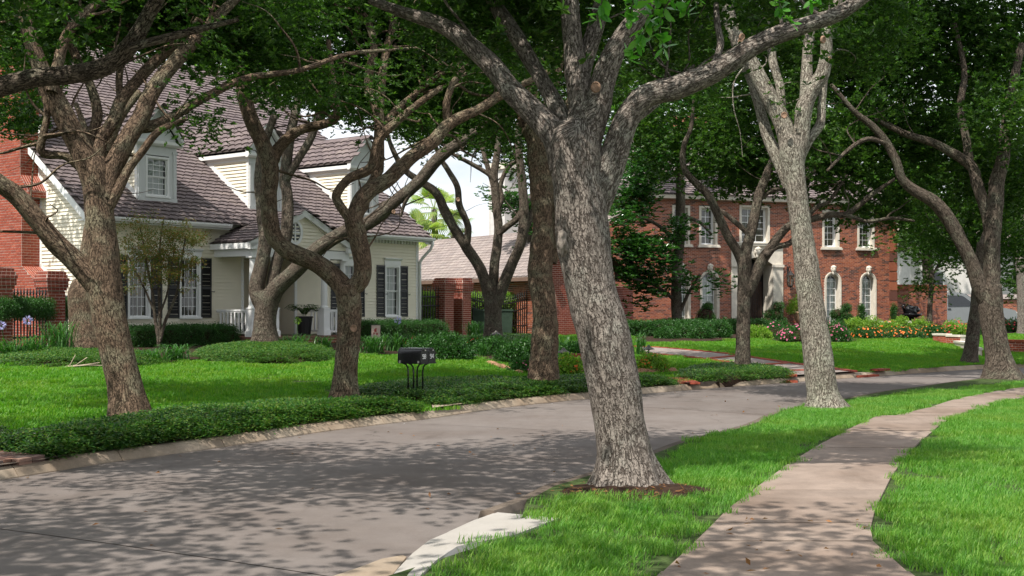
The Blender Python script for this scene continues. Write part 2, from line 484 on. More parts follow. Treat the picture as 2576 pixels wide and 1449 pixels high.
M['curtain_dim'] = plain('curtain_dim', (.20, .17, .14), .9, .15, 3)
M['callus'] = plain('callus', (.27, .235, .205), .9, .35, 28, .1, 0, .8)
M['metal'] = plain('metal', (.55, .52, .48), .35, .1, 10, .5, .9)
M['terracotta'] = plain('terracotta', (.40, .26, .17), .85, .15, 8)
M['rock'] = plain('rock', (.30, .17, .10), .9, .4, 5, .2, 0, .5)
M['rock_pale'] = plain('rock_pale', (.42, .34, .26), .9, .3, 7, .2, 0, .4)
M['lamp_green'] = plain('lamp_green', (.09, .085, .075), .5, .2, 10, .4)
M['white_paint'] = plain('white_paint', (.62, .60, .58), .7, .12, 3)
M['bin_green'] = plain('bin_green', (.03, .05, .035), .5, .2, 5)
M['number_white'] = plain('number_white', (.78, .78, .76), .5, .05, 5)
M['van_paint'] = plain('van_paint', (.24, .255, .265), .3, .04, 3, .5, .3)
M['rubber'] = plain('rubber', (.018, .018, .018), .8, .2, 10)
M['van_glass'] = plain('van_glass', (.02, .024, .028), .06, .1, 3, .6)
M['windshield'] = plain('windshield', (.10, .15, .21), .05, .1, 3, .6)
def glass_mat():
    m, nt, b = new_mat('glass')
    nt.nodes.remove(b)
    tr = N(nt, 'ShaderNodeBsdfTransparent'); tr.inputs['Color'].default_value = (.80, .86, .83, 1)
    gl = N(nt, 'ShaderNodeBsdfGlossy'); gl.inputs['Roughness'].default_value = .03
    lw = N(nt, 'ShaderNodeLayerWeight'); lw.inputs['Blend'].default_value = .25
    f = math_(nt, 'ADD', math_(nt, 'MULTIPLY', lw.outputs['Fresnel'], .8), .07)
    ms = N(nt, 'ShaderNodeMixShader')
    nt.links.new(f, ms.inputs['Fac']); nt.links.new(tr.outputs[0], ms.inputs[1]); nt.links.new(gl.outputs[0], ms.inputs[2])
    nt.links.new(ms.outputs[0], nt.nodes['Material Output'].inputs['Surface'])
    return m
M['glass'] = glass_mat()

# ------------------------------------------------------------------ scattering (geometry nodes) for leaves and grass
_GN = {}
def gn_group(tmpl, smin, smax, mode):
    key = (tmpl.name, smin, smax, mode)
    if key in _GN: return _GN[key]
    g = bpy.data.node_groups.new('scatter', 'GeometryNodeTree')
    g.interface.new_socket('Geometry', in_out='INPUT', socket_type='NodeSocketGeometry')
    g.interface.new_socket('Geometry', in_out='OUTPUT', socket_type='NodeSocketGeometry')
    gi = g.nodes.new('NodeGroupInput'); go = g.nodes.new('NodeGroupOutput')
    ip = g.nodes.new('GeometryNodeInstanceOnPoints')
    oi = g.nodes.new('GeometryNodeObjectInfo'); oi.inputs['Object'].default_value = tmpl
    oi.inputs['As Instance'].default_value = True
    rv = g.nodes.new('FunctionNodeRandomValue'); rv.data_type = 'FLOAT_VECTOR'
    tau = 6.2832
    if mode == 'any':
        rv.inputs[0].default_value = (-.7, -.7, 0); rv.inputs[1].default_value = (.7, .7, tau)
    elif mode == 'all':
        rv.inputs[0].default_value = (0, 0, 0); rv.inputs[1].default_value = (tau, tau, tau)
    else:
        rv.inputs[0].default_value = (-.10, -.10, 0); rv.inputs[1].default_value = (.10, .10, tau)
    rs = g.nodes.new('FunctionNodeRandomValue'); rs.data_type = 'FLOAT'
    rs.inputs[2].default_value = smin; rs.inputs[3].default_value = smax
    rs.inputs['Seed'].default_value = 5
    g.links.new(gi.outputs[0], ip.inputs['Points'])
    g.links.new(oi.outputs['Geometry'], ip.inputs['Instance'])
    g.links.new(rv.outputs[0], ip.inputs['Rotation'])
    g.links.new(rs.outputs[1], ip.inputs['Scale'])
    g.links.new(ip.outputs['Instances'], go.inputs[0])
    _GN[key] = g
    return g
def scatter(name, pts, tmpl, smin=.8, smax=1.2, mode='any', parent=None, kind=None):
    me = bpy.data.meshes.new(name)
    pts = np.asarray(pts, dtype=np.float32)
    me.vertices.add(len(pts)); me.vertices.foreach_set('co', pts.ravel()); me.update()
    o = bpy.data.objects.new(name, me); COL.objects.link(o)
    md = o.modifiers.new('scatter', 'NODES'); md.node_group = gn_group(tmpl, smin, smax, mode)
    if parent: o.parent = parent
    if kind: o['kind'] = kind
    return o
def unit(v): return v / (np.linalg.norm(v, axis=-1, keepdims=True) + 1e-9)
def leaves_mesh(P, D, L, Wd, up=None, fold=.25, droop=0.0):
    """folded diamond leaves: base P, direction D, length L, width Wd"""
    n = len(P)
    D = unit(D)
    if up is None: up = unit(rng.normal(size=(n, 3)) * .7 + np.array([0, 0, 1.0]))
    Sd = unit(np.cross(D, up)); Nn = np.cross(Sd, D)
    L = np.broadcast_to(np.asarray(L, float), (n,))[:, None]; Wd = np.broadcast_to(np.asarray(Wd, float), (n,))[:, None]
    base = P; tip = P + D * L - np.array([0, 0, 1.0]) * droop * L
    mid = P + D * L * .52
    l = mid + Sd * Wd * .5 + Nn * Wd * fold; r = mid - Sd * Wd * .5 + Nn * Wd * fold
    V = np.stack([base, r, tip, l], 1).reshape(-1, 3)
    i = np.arange(n)[:, None] * 4
    F = np.concatenate([i + np.array([[0, 1, 2]]), i + np.array([[0, 2, 3]])], 1).reshape(-1, 3)
    return V, F
def tmpl(name, V, F, mat):
    return np_mesh(name, V, F, mat, link=False)
def ball_pts(n, r, shell=0.0):
    d = unit(rng.normal(size=(n, 3)))
    u = rng.random(n) ** (1 / 3.0)
    u = shell + (1 - shell) * u
    return d * u[:, None] * np.asarray(r)
def spray(name, mat, n, rad, L, Wd, flat=.65, out=.6, twigs=0):
    P = ball_pts(n, (rad, rad, rad * flat))
    D = unit(P) * out + rng.normal(size=(n, 3)) * .6 - np.array([0, 0, .15])
    V, F = leaves_mesh(P, D, L * rng.uniform(.7, 1.25, n), Wd * rng.uniform(.75, 1.2, n))
    return tmpl(name, V, F, mat)
T = {}
T['oak2'] = spray('oak_spray_b', M['leaf_oak_dark'], 90, .36, .075, .03)
T['box'] = spray('box_spray', M['leaf_box'], 46, .13, .035, .022, .8)
T['box_far'] = spray('box_far_spray', M['leaf_box'], 46, .16, .055, .034, .8)
T['shrub'] = spray('shrub_spray', M['leaf_box'], 40, .17, .075, .034, .7)
T['lime'] = spray('lime_spray', M['leaf_lime'], 40, .17, .07, .04, .7)
T['maple'] = spray('maple_spray', M['leaf_maple'], 40, .20, .06, .03, .35)
def rosette(name, mat, k, n, rad, L, Wd):
    Ps, Ds = [], []
    for c in ball_pts(k, rad):
        a = rng.uniform(0, 6.28) + np.arange(n) * 6.283 / n + rng.normal(size=n) * .25
        e = rng.uniform(.0, .9, n)
        Ps.append(np.repeat(c[None], n, 0)); Ds.append(np.stack([np.cos(a) * np.cos(e), np.sin(a) * np.cos(e), np.sin(e)], 1))
    V, F = leaves_mesh(np.concatenate(Ps), np.concatenate(Ds), L * rng.uniform(.75, 1.15, k * n), Wd, fold=.12, droop=.1)
    return tmpl(name, V, F, mat)
T['oak'] = rosette('oak_spray', M['leaf_oak'], 15, 8, .36, .072, .03)
T['oak_far'] = rosette('oak_far_spray', M['leaf_oak'], 16, 8, .60, .115, .05)
T['back'] = rosette('back_spray', M['leaf_back'], 15, 8, .95, .23, .10)
T['airy'] = rosette('oak_airy_spray', M['leaf_oak'], 11, 8, .62, .08, .034)
T['mag'] = rosette('magnolia_spray', M['leaf_mag'], 7, 8, .38, .19, .075)
T['jas'] = None
n_ = 46
P_ = np.stack([rng.uniform(-.17, .17, n_), rng.uniform(-.17, .17, n_), rng.uniform(-.035, .035, n_)], 1)
D_ = np.stack([rng.normal(size=n_), rng.normal(size=n_), rng.uniform(-.2, .5, n_)], 1)
V_, F_ = leaves_mesh(P_, D_, .048 * rng.uniform(.7, 1.3, n_), .027, up=unit(rng.normal(size=(n_, 3)) * .35 + np.array([0, 0, 1.])), fold=.12)
T['jas'] = tmpl('jasmine_patch', V_, F_, M['leaf_jasmine'])
n_ = 95
P_ = np.stack([rng.uniform(-.17, .17, n_), rng.uniform(-.17, .17, n_), rng.uniform(-.02, .02, n_)], 1)
D_ = np.stack([rng.normal(size=n_), rng.normal(size=n_), rng.uniform(-.2, .4, n_)], 1)
V_, F_ = leaves_mesh(P_, D_, .034 * rng.uniform(.7, 1.3, n_), .02, up=unit(rng.normal(size=(n_, 3)) * .3 + np.array([0, 0, 1.])), fold=.12)
T['jas_fine'] = tmpl('jasmine_fine_patch', V_, F_, M['leaf_jasmine'])
def grass_patch(name, mat, n, half, h, w):
    P = np.stack([rng.uniform(-half, half, n), rng.uniform(-half, half, n), np.full(n, -.02)], 1)
    a = rng.uniform(0, 6.283, n); lean = rng.uniform(.15, 1.0, n) * h
    hh = h * rng.uniform(.55, 1.2, n); ww = w * rng.uniform(.7, 1.2, n)
    d = np.stack([np.cos(a), np.sin(a), np.zeros(n)], 1); s = np.stack([-np.sin(a + .6), np.cos(a + .6), np.zeros(n)], 1)
    up = np.array([0, 0, 1.0])
    b0 = P - s * ww[:, None] * .5; b1 = P + s * ww[:, None] * .5
    m = P + d * (lean * .35)[:, None] + up * (hh * .62)[:, None]
    m0 = m - s * ww[:, None] * .42; m1 = m + s * ww[:, None] * .42
    t = P + d * lean[:, None] + up * hh[:, None]
    V = np.stack([b0, b1, m1, m0, t], 1).reshape(-1, 3)
    i = np.arange(n)[:, None] * 5
    F = np.concatenate([i + np.array([[0, 1, 2]]), i + np.array([[0, 2, 3]]), i + np.array([[3, 2, 4]])], 1).reshape(-1, 3)
    return tmpl(name, V, F, mat)
T['grass'] = grass_patch('grass_tuft', M['grass'], 330, .21, .062, .006)
T['grass_far'] = grass_patch('grass_far_tuft', M['grass_far'], 560, .42, .06, .012)

# ================================================================== GROUND, ROAD, KERBS, SIDEWALK
def loft(name, svals, dvals, zfun, mat, parent=None):
    Sg, Dg = np.meshgrid(svals, dvals, indexing='ij')
    dg = Dg.ravel(); dg = np.where(dg < 0, dg * -DN(Sg.ravel()) / ROADW, dg)
    x, y = kpos(Sg.ravel(), dg)
    z = zfun(Dg.ravel(), Sg.ravel())
    V = np.stack([x, y, z], 1)
    a, b = len(svals), len(dvals)
    i = np.arange(a * b).reshape(a, b)
    F = np.stack([i[:-1, :-1].ravel(), i[1:, :-1].ravel(), i[1:, 1:].ravel(), i[:-1, 1:].ravel()], 1)[:, ::-1]
    return np_mesh(name, V, F, mat, parent, smooth=True)
dfar = np.concatenate([[0.14, .2], np.arange(.6, 16, .6), np.arange(16, 60, 4), np.arange(60, 420, 60)])
dnear = -np.concatenate([[ROADW + .14, ROADW + .2], np.arange(ROADW + .6, 22, .7), np.arange(22, 60, 6)])
sall = np.arange(0, KS[-1], .8)
tag(loft('ground', sall, dfar[::-1], lambda d, s: zg_d(d) - .012, M['dirt']), 'grassy yard ground on the house side of the street', kind='structure')
tag(loft('verge_ground', sall, dnear, lambda d, s: zg_d(d) - .012, M['dirt']), 'grassy ground on the sidewalk side of the street', kind='structure')

road = loft('road', sall, np.linspace(.02, -ROADW - .02, 8), lambda d, s: np.full_like(d, -.03), M['mortar_dark'])
tag(road, 'grey brown concrete street curving away to the right', kind='structure')
s_joint = 39.2
sj = [s_joint + 4.55 * k for k in range(-6, 18)]
for k in range(len(sj) - 1):
    a, b = sj[k] + .008, sj[k + 1] - .008
    if k == 0: a = 2.0
    if k == len(sj) - 2: b = KS[-1] - 1
    sk = rng.uniform(-.002, .002)
    ss = np.linspace(a, b, max(4, int((b - a) / .7)))
    loft('slab', ss, np.linspace(-.012, -ROADW + .012, 9), lambda d, s: .012 + .03 * np.sin(np.pi * np.clip(-d / ROADW, 0, 1)) - .012 + sk, M['road'], road)

def kerb_run(name, d0, out, prof, s0, s1, step, mat, label):
    """prof: [(offset outward, z)]"""
    root = empty(name); tag(root, label, kind='structure')
    s = s0
    while s < s1:
        L = step * rng.uniform(.8, 1.2)
        ss = np.linspace(s + .006, min(s1, s + L) - .006, 4)
        rows = []
        for q in ss:
            x0, y0 = kpos(q, d0 if d0 == 0 else DN(q))
            nx = np.interp(q, KS, KN[:, 0]) * out; ny = np.interp(q, KS, KN[:, 1]) * out
            rows.append([(x0 + nx * o_, y0 + ny * o_, z) for (o_, z) in prof])
        V = np.array(rows).reshape(-1, 3); n = len(prof); F = []
        for i in range(len(ss) - 1):
            for k in range(n - 1):
                F.append((i * n + k, i * n + k + 1, (i + 1) * n + k + 1, (i + 1) * n + k))
        e = (len(ss) - 1) * n
        mb = MB(); mb.add(V, F + [tuple(range(n)), tuple(range(e, e + n))[::-1]]); mb.build('kerb_stone', mat, root)
        s += L
    return root
kerb_run('far_kerb', 0.0, 1, [(-.03, -.02), (-.025, .012), (.03, .085), (.07, .112), (.17, .118), (.19, .05), (.19, -.05)], 4, KS[-1] - 2, 1.9, M['kerb'],
         'pale mountable kerb along the far side of the street')
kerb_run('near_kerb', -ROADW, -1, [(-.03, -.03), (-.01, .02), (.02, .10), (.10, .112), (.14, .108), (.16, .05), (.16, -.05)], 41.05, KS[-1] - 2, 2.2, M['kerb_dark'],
         'dark kerb with stain and shade in its colour along the sidewalk side of the street')

# sidewalk, one slab per panel
sw = empty('sidewalk'); tag(sw, 'brown concrete sidewalk of separate panels curving through the grass', kind='structure')
Lx = [(4.6, -.3), (6.0, .42), (7.42, .87), (8.75, 1.33), (9.92, 1.72), (11.35, 2.27), (12.78, 2.82), (14.62, 3.59), (16.63, 4.5), (18.62, 5.45)]
Rx = [(4.6, 2.2), (6.0, 2.3), (7.42, 2.37), (8.54, 2.46), (9.07, 2.6), (9.89, 2.87), (11.92, 3.62), (14.62, 4.72), (17.32, 5.95), (18.62, 6.62)]
Lx2 = [(18.75, 5.75), (20.2, 6.75), (21.7, 7.6), (24.14, 9.3), (25.76, 10.6), (28.2, 13.0), (31, 16.2), (33, 19)]
Rx2 = [(18.75, 6.72), (20.2, 7.65), (21.25, 8.3), (22.81, 9.45), (25.2, 11.5), (27.2, 13.7), (29.6, 16.8), (31.6, 19.6)]
def edge_at(E, y): return float(np.interp(y, [p[0] for p in E], [p[1] for p in E]))
def panel(y0, y1, La, Ra):
    ys = np.linspace(y0 + .012, y1 - .012, 5)
    t0, t1, t2 = rng.uniform(-.004, .004, 3)
    top = []
    for y in ys: top.append((edge_at(La, y), y))
    for y in ys[::-1]: top.append((edge_at(Ra, y), y))
    pts = [(x, y, .062 + float(zg(x, y)) * .55 + t0 * (y - y0) + t1) for (x, y) in top]
    mb = MB(); mb.prism([(p[0], p[1], p[2] - .1) for p in pts], (0, 0, .1)); return mb.build('slab', M['sidewalk'], sw)
yb = [4.6, 6.2, 7.5, 8.52, 9.24, 10.9, 11.9, 12.65, 14.3, 16.3, 18.6]
for a, b in zip(yb[:-1], yb[1:]): panel(a, b, Lx, Rx)
yb2 = [18.75, 20.3, 22.0, 23.7, 25.3, 27.0, 28.8, 30.6]
for a, b in zip(yb2[:-1], yb2[1:]): panel(a, b, Lx2, Rx2)

def px_poly(pts, dz=0.0):
    return [hit(a, b, dz) for a, b in pts]
def inpoly(x, y, poly):
    x = np.asarray(x); y = np.asarray(y); r = np.zeros(x.shape, bool)
    n = len(poly); j = n - 1
    for i in range(n):
        xi, yi, xj, yj = poly[i][0], poly[i][1], poly[j][0], poly[j][1]
        c = ((yi > y) != (yj > y)) & (x < (xj - xi) * (y - yi) / (yj - yi + 1e-12) + xi)
        r ^= c; j = i
    return r
def edge_dist(x, y, poly):
    best = np.full(np.shape(x), 1e9); n = len(poly)
    for i in range(n):
        ax, ay = poly[i][0], poly[i][1]; bx, by = poly[(i + 1) % n][0], poly[(i + 1) % n][1]
        vx, vy = bx - ax, by - ay; L = vx * vx + vy * vy + 1e-12
        t = np.clip(((x - ax) * vx + (y - ay) * vy) / L, 0, 1)
        best = np.minimum(best, np.hypot(x - ax - t * vx, y - ay - t * vy))
    return best
def smooth_poly(pts, step=.35):
    P = [(p[0], p[1]) for p in pts]
    Q = P[-2:] + P + P[:2]
    c = catmull(Q, step)
    # keep the middle lap
    a = np.argmin(np.hypot(c[:, 0] - P[0][0], c[:, 1] - P[0][1])); b = len(c) - 1 - np.argmin(np.hypot(c[::-1, 0] - P[0][0], c[::-1, 1] - P[0][1]))
    return [tuple(q) for q in (c[a:b] if b > a + 3 else P)]

# white new concrete at the corner of the near kerb
slab_px = [(985, 1449), (1022, 1408), (1062, 1374), (1130, 1336), (1205, 1300), (1300, 1300), (1405, 1303), (1352, 1334), (1250, 1352), (1150, 1374), (1098, 1408), (1055, 1449), (1000, 1545), (900, 1560)]
def gpt(px, py, z):
    t = (z - CAM_H) * FOC / (HY - py); return ((px - CX) / FOC * t, t, z)
cs = empty('corner_kerb'); tag(cs, 'new white concrete kerb corner at the near edge of the street', 'kerb')
out_px = [(880, 1590), (985, 1449), (1022, 1408), (1062, 1374), (1130, 1336), (1205, 1302)]
inn_px = [(1000, 1590), (1055, 1449), (1098, 1408), (1150, 1374), (1300, 1343), (1405, 1303)]
mb = MB()
oo = [Vector(gpt(a, b, .02)) for a, b in out_px]; ii = [Vector(gpt(a, b, .125)) for a, b in inn_px]
mid = [o_ + (i_ - o_) * .22 + Zv_ for o_, i_, Zv_ in zip(oo, ii, [Vector((0, 0, .045))] * 6)]
for k in range(5):
    mb.quad(oo[k], mid[k], mid[k + 1], oo[k + 1]); mb.quad(mid[k], ii[k], ii[k + 1], mid[k + 1])
    mb.quad(oo[k + 1] - Vector((0, 0, .08)), oo[k] - Vector((0, 0, .08)), oo[k], oo[k + 1])
    mb.quad(ii[k], ii[k] - Vector((0, 0, .15)), ii[k + 1] - Vector((0, 0, .15)), ii[k + 1])
mb.quad(oo[5], mid[5], ii[5], ii[5] - Vector((0, 0, .15)), oo[5] - Vector((0, 0, .08)))
mb.build('kerb_slab', M['new_concrete'], cs)
gut_px = [(836, 1449), (900, 1428), (960, 1405), (1012, 1396), (1022, 1400), (984, 1449), (900, 1560), (760, 1560)]
mb = MB(); mb.prism([(p[0], p[1], -.02) for p in [gpt(a, b, .05) for a, b in gut_px]], (0, 0, .07)); mb.build('gutter_slab', M['kerb'], cs)
slab_w = [gpt(a, b, .135) for a, b in slab_px]

sw_poly1 = [(edge_at(Lx, y), y) for y in np.linspace(4.6, 18.62, 24)] + [(edge_at(Rx, y), y) for y in np.linspace(18.62, 4.6, 24)]
sw_poly2 = [(edge_at(Lx2, y), y) for y in np.linspace(18.7, 31, 20)] + [(edge_at(Rx2, y), y) for y in np.linspace(31, 18.7, 20)]

# bare soil round the big oak
soil7 = [(1415, 1262), (1440, 1236), (1490, 1222), (1560, 1212), (1640, 1218), (1700, 1232), (1765, 1252), (1740, 1262), (1690, 1252), (1640, 1262), (1575, 1282), (1500, 1296), (1440, 1290)]
_sc = (at(1590, HY, 10.95).x, 10.98)
soil7_w = []
for k in range(30):
    an = 2 * math.pi * k / 30; nn_ = 1 + .22 * mnoise.noise(Vector((math.cos(an) * 1.7, math.sin(an) * 1.7, 4.0))) + .10 * mnoise.noise(Vector((math.cos(an) * 5, math.sin(an) * 5, 1.0)))
    soil7_w.append(Vector((_sc[0] + .68 * nn_ * math.cos(an) * (1.15 if math.cos(an) > 0 else .95), _sc[1] + .62 * nn_ * math.sin(an), 0)))
mb = MB(); vs_ = [(_sc[0], _sc[1], .165)]
for k_, zz in ((.35, .16), (.7, .135), (1.12, .095)):
    for p in soil7_w: vs_.append((_sc[0] + (p.x - _sc[0]) * k_, _sc[1] + (p.y - _sc[1]) * k_, zz + .018 * mnoise.noise(Vector((p.x * 9 * k_, p.y * 9, 2.0)))))
n = 30
fs = [(0, 1 + i, 1 + (i + 1) % n) for i in range(n)]
for r_ in range(2):
    o_ = 1 + r_ * n; fs += [(o_ + i, o_ + n + i, o_ + n + (i + 1) % n, o_ + (i + 1) % n) for i in range(n)]
mb.add(vs_, fs); tag(mb.build('bare_soil', M['soil'], smooth=True), 'dark bare soil round the big oak base', kind='structure')
# wood chips and bits on the soil
n = 160; an = rng.uniform(0, 6.283, n); rr_ = np.sqrt(rng.random(n)) * .72
P_ = np.stack([_sc[0] + np.cos(an) * rr_, _sc[1] + np.sin(an) * rr_ * .9, .165 - .06 * (rr_ / .7) ** 2 + .006], 1)
D_ = np.stack([rng.normal(size=n), rng.normal(size=n), rng.uniform(-.05, .15, n)], 1)
V_, F_ = leaves_mesh(P_, D_, rng.uniform(.03, .09, n), rng.uniform(.008, .02, n), fold=.1)
tag(np_mesh('bark_chips', V_, F_, M['leaf_dry']), 'bits of bark and dry leaves on the soil round the big oak', 'leaf litter', kind='stuff')

# ---- far side: beds of clipped jasmine, driveway, brick aprons
def kerb_strip(px0, px1, d0, d1s):
    """polygon along the far kerb between two picture columns on it"""
    def s_at(px):
        q = np.abs((K[:, 0] / K[:, 1]) * FOC + CX - px); q[K[:, 1] < 5] = 1e9
        return KS[np.argmin(q)]
    s0, s1 = s_at(px0), s_at(px1)
    a = [kpos(s, d0) for s in np.linspace(s0, s1, 30)]
    b = [kpos(s, np.interp(t, np.linspace(0, 1, len(d1s)), d1s)) for t, s in zip(np.linspace(1, 0, 30), np.linspace(s1, s0, 30))]
    return [(float(x), float(y)) for x, y in a + b]
def bed(name, poly, h, label, edge=.28, dens=95, mat_t='jas', lump=.06, scl=(.85, 1.25)):
    root = empty(name); tag(root, label, 'ground cover', kind='stuff')
    xs = [p[0] for p in poly]; ys = [p[1] for p in poly]
    area = (max(xs) - min(xs)) * (max(ys) - min(ys))
    st = .16
    X, Yg = np.meshgrid(np.arange(min(xs), max(xs) + st, st), np.arange(min(ys), max(ys) + st, st), indexing='ij')
    ins = inpoly(X, Yg, poly); ed = edge_dist(X, Yg, poly)
    lumpf = np.array([mnoise.noise(Vector((x * .9, y * .9, 3.1))) for x, y in zip(X.ravel(), Yg.ravel())]).reshape(X.shape)
    hh = np.where(ins, h * np.sqrt(np.clip(ed / edge, 0, 1)) * (.85 + .15 * np.clip(ed / 1.0, 0, 1)) + lump * lumpf * np.clip(ed / edge, 0, 1), 0)
    Z = zg(X.ravel(), Yg.ravel()).reshape(X.shape)
    keep = ins | (ed < st * .9)
    a, b = X.shape; i = np.arange(a * b).reshape(a, b)
    k4 = keep[:-1, :-1] & keep[1:, :-1] & keep[1:, 1:] & keep[:-1, 1:]
    F = np.stack([i[:-1, :-1], i[1:, :-1], i[1:, 1:], i[:-1, 1:]], -1)[k4]
    V = np.stack([X.ravel(), Yg.ravel(), (Z + np.where(ins, hh - .05, -.04)).ravel()], 1)
    np_mesh('soil_mound', V, F, M['soil'], root, smooth=True)
    n = int(area * dens)
    px_ = rng.uniform(min(xs), max(xs), n); py_ = rng.uniform(min(ys), max(ys), n)
    ok = inpoly(px_, py_, poly); px_, py_ = px_[ok], py_[ok]
    ed = edge_dist(px_, py_, poly)
    lf = np.array([mnoise.noise(Vector((x * .9, y * .9, 3.1))) for x, y in zip(px_, py_)])
    z = zg(px_, py_) + h * np.sqrt(np.clip(ed / edge, 0, 1)) * (.85 + .15 * np.clip(ed, 0, 1)) + lump * lf * np.clip(ed / edge, 0, 1)
    pts = [np.stack([px_, py_, z], 1)]
    # leaves down the steep rim
    rim = ed < edge * .6
    q = np.stack([px_, py_, z], 1)[rim]
    q = q[rng.random(len(q)) < .9]; q[:, 2] = zg(q[:, 0], q[:, 1]) + rng.random(len(q)) * np.maximum(.02, q[:, 2] - zg(q[:, 0], q[:, 1]))
    pts.append(q)
    scatter('leaves', np.concatenate(pts), T[mat_t], scl[0], scl[1], 'up', root, 'stuff')
    return poly
_kA = kerb_strip(212, 1084, .2, [.9, 1.6, 1.75, 1.7, 1.6, 1.25, .6])
bedA = bed('jasmine_bed', _kA + [tuple(hit(a, b).xy) for a, b in ((-100, 1088), (-100, 1127), (0, 1137), (120, 1152))], .22, 'thick mounded strip of green ground cover under the two roadside oaks', dens=120, mat_t='jas_fine', lump=.05, scl=(1.05, 1.4))
bedB = bed('jasmine_bed', kerb_strip(1148, 1726, .2, [2.2, 2.7, 2.9, 2.7, 1.9, 1.5, .5]), .20, 'clipped green ground cover round the knobbly oak right of the mailboxes', dens=84, mat_t='jas_fine', lump=.04, scl=(1, 1.35))
bedC = bed('jasmine_bed', smooth_poly(px_poly([(1716, 946), (1745, 958), (1800, 962), (1900, 957), (1980, 950), (1985, 946), (1950, 938), (1870, 929), (1790, 931)])), .20,
           'clipped island of ground cover round the thin oak by the driveway', dens=72, mat_t='jas_fine', lump=.04, scl=(1, 1.35))
def ell(cx, cy, rx, ry, n=28):
    return [(hit(cx + rx * math.cos(2 * math.pi * k / n), cy + ry * math.sin(2 * math.pi * k / n)).xy) for k in range(n)]
bedD = bed('jasmine_bed', ell(668, 896, 172, 21), .22, 'round clipped mound of ground cover round the forked oak by the porch', edge=.5, dens=54, mat_t='jas_fine', lump=.04, scl=(1, 1.35))
bedE = bed('jasmine_bed', ell(190, 911, 218, 16), .18, 'low clipped ground cover round the stout oak by the left fence', edge=.4, dens=54, mat_t='jas_fine', lump=.04, scl=(1, 1.35))
bedF = bed('jasmine_bed', ell(1262, 866, 140, 15), .18, 'pale green ground cover round the three-stemmed oak at the gate', edge=.5, dens=43, mat_t='jas_fine', lump=.04, scl=(1, 1.35))

def drape(poly, mat, name, label, dz=.03, kind='structure', parent=None, cat=None):
    """flat sheet over the ground, triangulated as a fan of rows"""
    xs = [p[0] for p in poly]; ys = [p[1] for p in poly]
    import bmesh
    bm = bmesh.new()
    vsb = [bm.verts.new((p[0], p[1], 0)) for p in poly]
    f = bm.faces.new(vsb)
    bmesh.ops.triangulate(bm, faces=[f])
    for _ in range(3):
        long = [e for e in bm.edges if e.calc_length() > .9]
        if not long: break
        bmesh.ops.subdivide_edges(bm, edges=long, cuts=1)
        bmesh.ops.triangulate(bm, faces=bm.faces[:])
    z = zg(np.array([v.co.x for v in bm.verts]), np.array([v.co.y for v in bm.verts]))
    for v, q in zip(bm.verts, z): v.co.z = q + dz
    bmesh.ops.recalc_face_normals(bm, faces=bm.faces[:])
    if sum(fc.normal.z for fc in bm.faces) < 0: bmesh.ops.reverse_faces(bm, faces=bm.faces[:])
    me = bpy.data.meshes.new(name); bm.to_mesh(me); bm.free()
    me.materials.append(mat)
    o = bpy.data.objects.new(name, me); COL.objects.link(o)
    if parent: o.parent = parent
    if label: tag(o, label, cat, kind=kind)
    return o
drive_px = [(1600, 874), (1660, 877), (1740, 884), (1830, 893), (1910, 905), (1985, 916), (2060, 926), (2115, 933), (2150, 938), (2230, 941), (2120, 948), (2050, 951), (1990, 954), (1985, 948), (1945, 936), (1880, 924), (1800, 910), (1720, 900), (1650, 894), (1600, 891)]
drive_w = px_poly(drive_px)
drive = drape(drive_w, M['drive'], 'driveway', 'grey concrete driveway with red brick borders sweeping to the brick house', .035)
def brick_band(pa, w, L, mat, name, parent, step=None, dz=.05):
    """a row of paver bricks laid across the line pa"""
    P = catmull([(p[0], p[1]) for p in pa], .05)
    cum = np.concatenate([[0], np.cumsum(np.linalg.norm(np.diff(P, axis=0), axis=1))])
    me = unit_box_mesh(mat)
    s = 0
    while s < cum[-1]:
        x = np.interp(s, cum, P[:, 0]); y = np.interp(s, cum, P[:, 1]); x2 = np.interp(s + .05, cum, P[:, 0]); y2 = np.interp(s + .05, cum, P[:, 1])
        o = bpy.data.objects.new(name, me); COL.objects.link(o); o.parent = parent
        o.location = (x, y, float(zg(x, y)) + dz - .02); o.rotation_euler = (0, 0, math.atan2(y2 - y, x2 - x)); o.scale = (L - .012, w, .05)
        s += L
_ub = {}
def unit_box_mesh(mat):
    if mat.name in _ub: return _ub[mat.name]
    mb = MB(); mb.box((0, 0, 0), (1, 1, 1))
    me = bpy.data.meshes.new('brick'); me.from_pydata(mb.v, [], mb.f); me.update(); me.materials.append(mat)
    _ub[mat.name] = me; return me
brick_band(drive_w[0:10], .26, .30, M['brick_red'], 'brick', drive)
brick_band(drive_w[12:], .26, .30, M['brick_red'], 'brick', drive)
for a, b in (((1880, 924), (1985, 916)), ((1945, 937), (2115, 933)), ((1770, 906), (1860, 897))):
    brick_band([hit(*a), (hit(*a) + hit(*b)) / 2, hit(*b)], .24, .30, M['brick_red'], 'brick', drive)
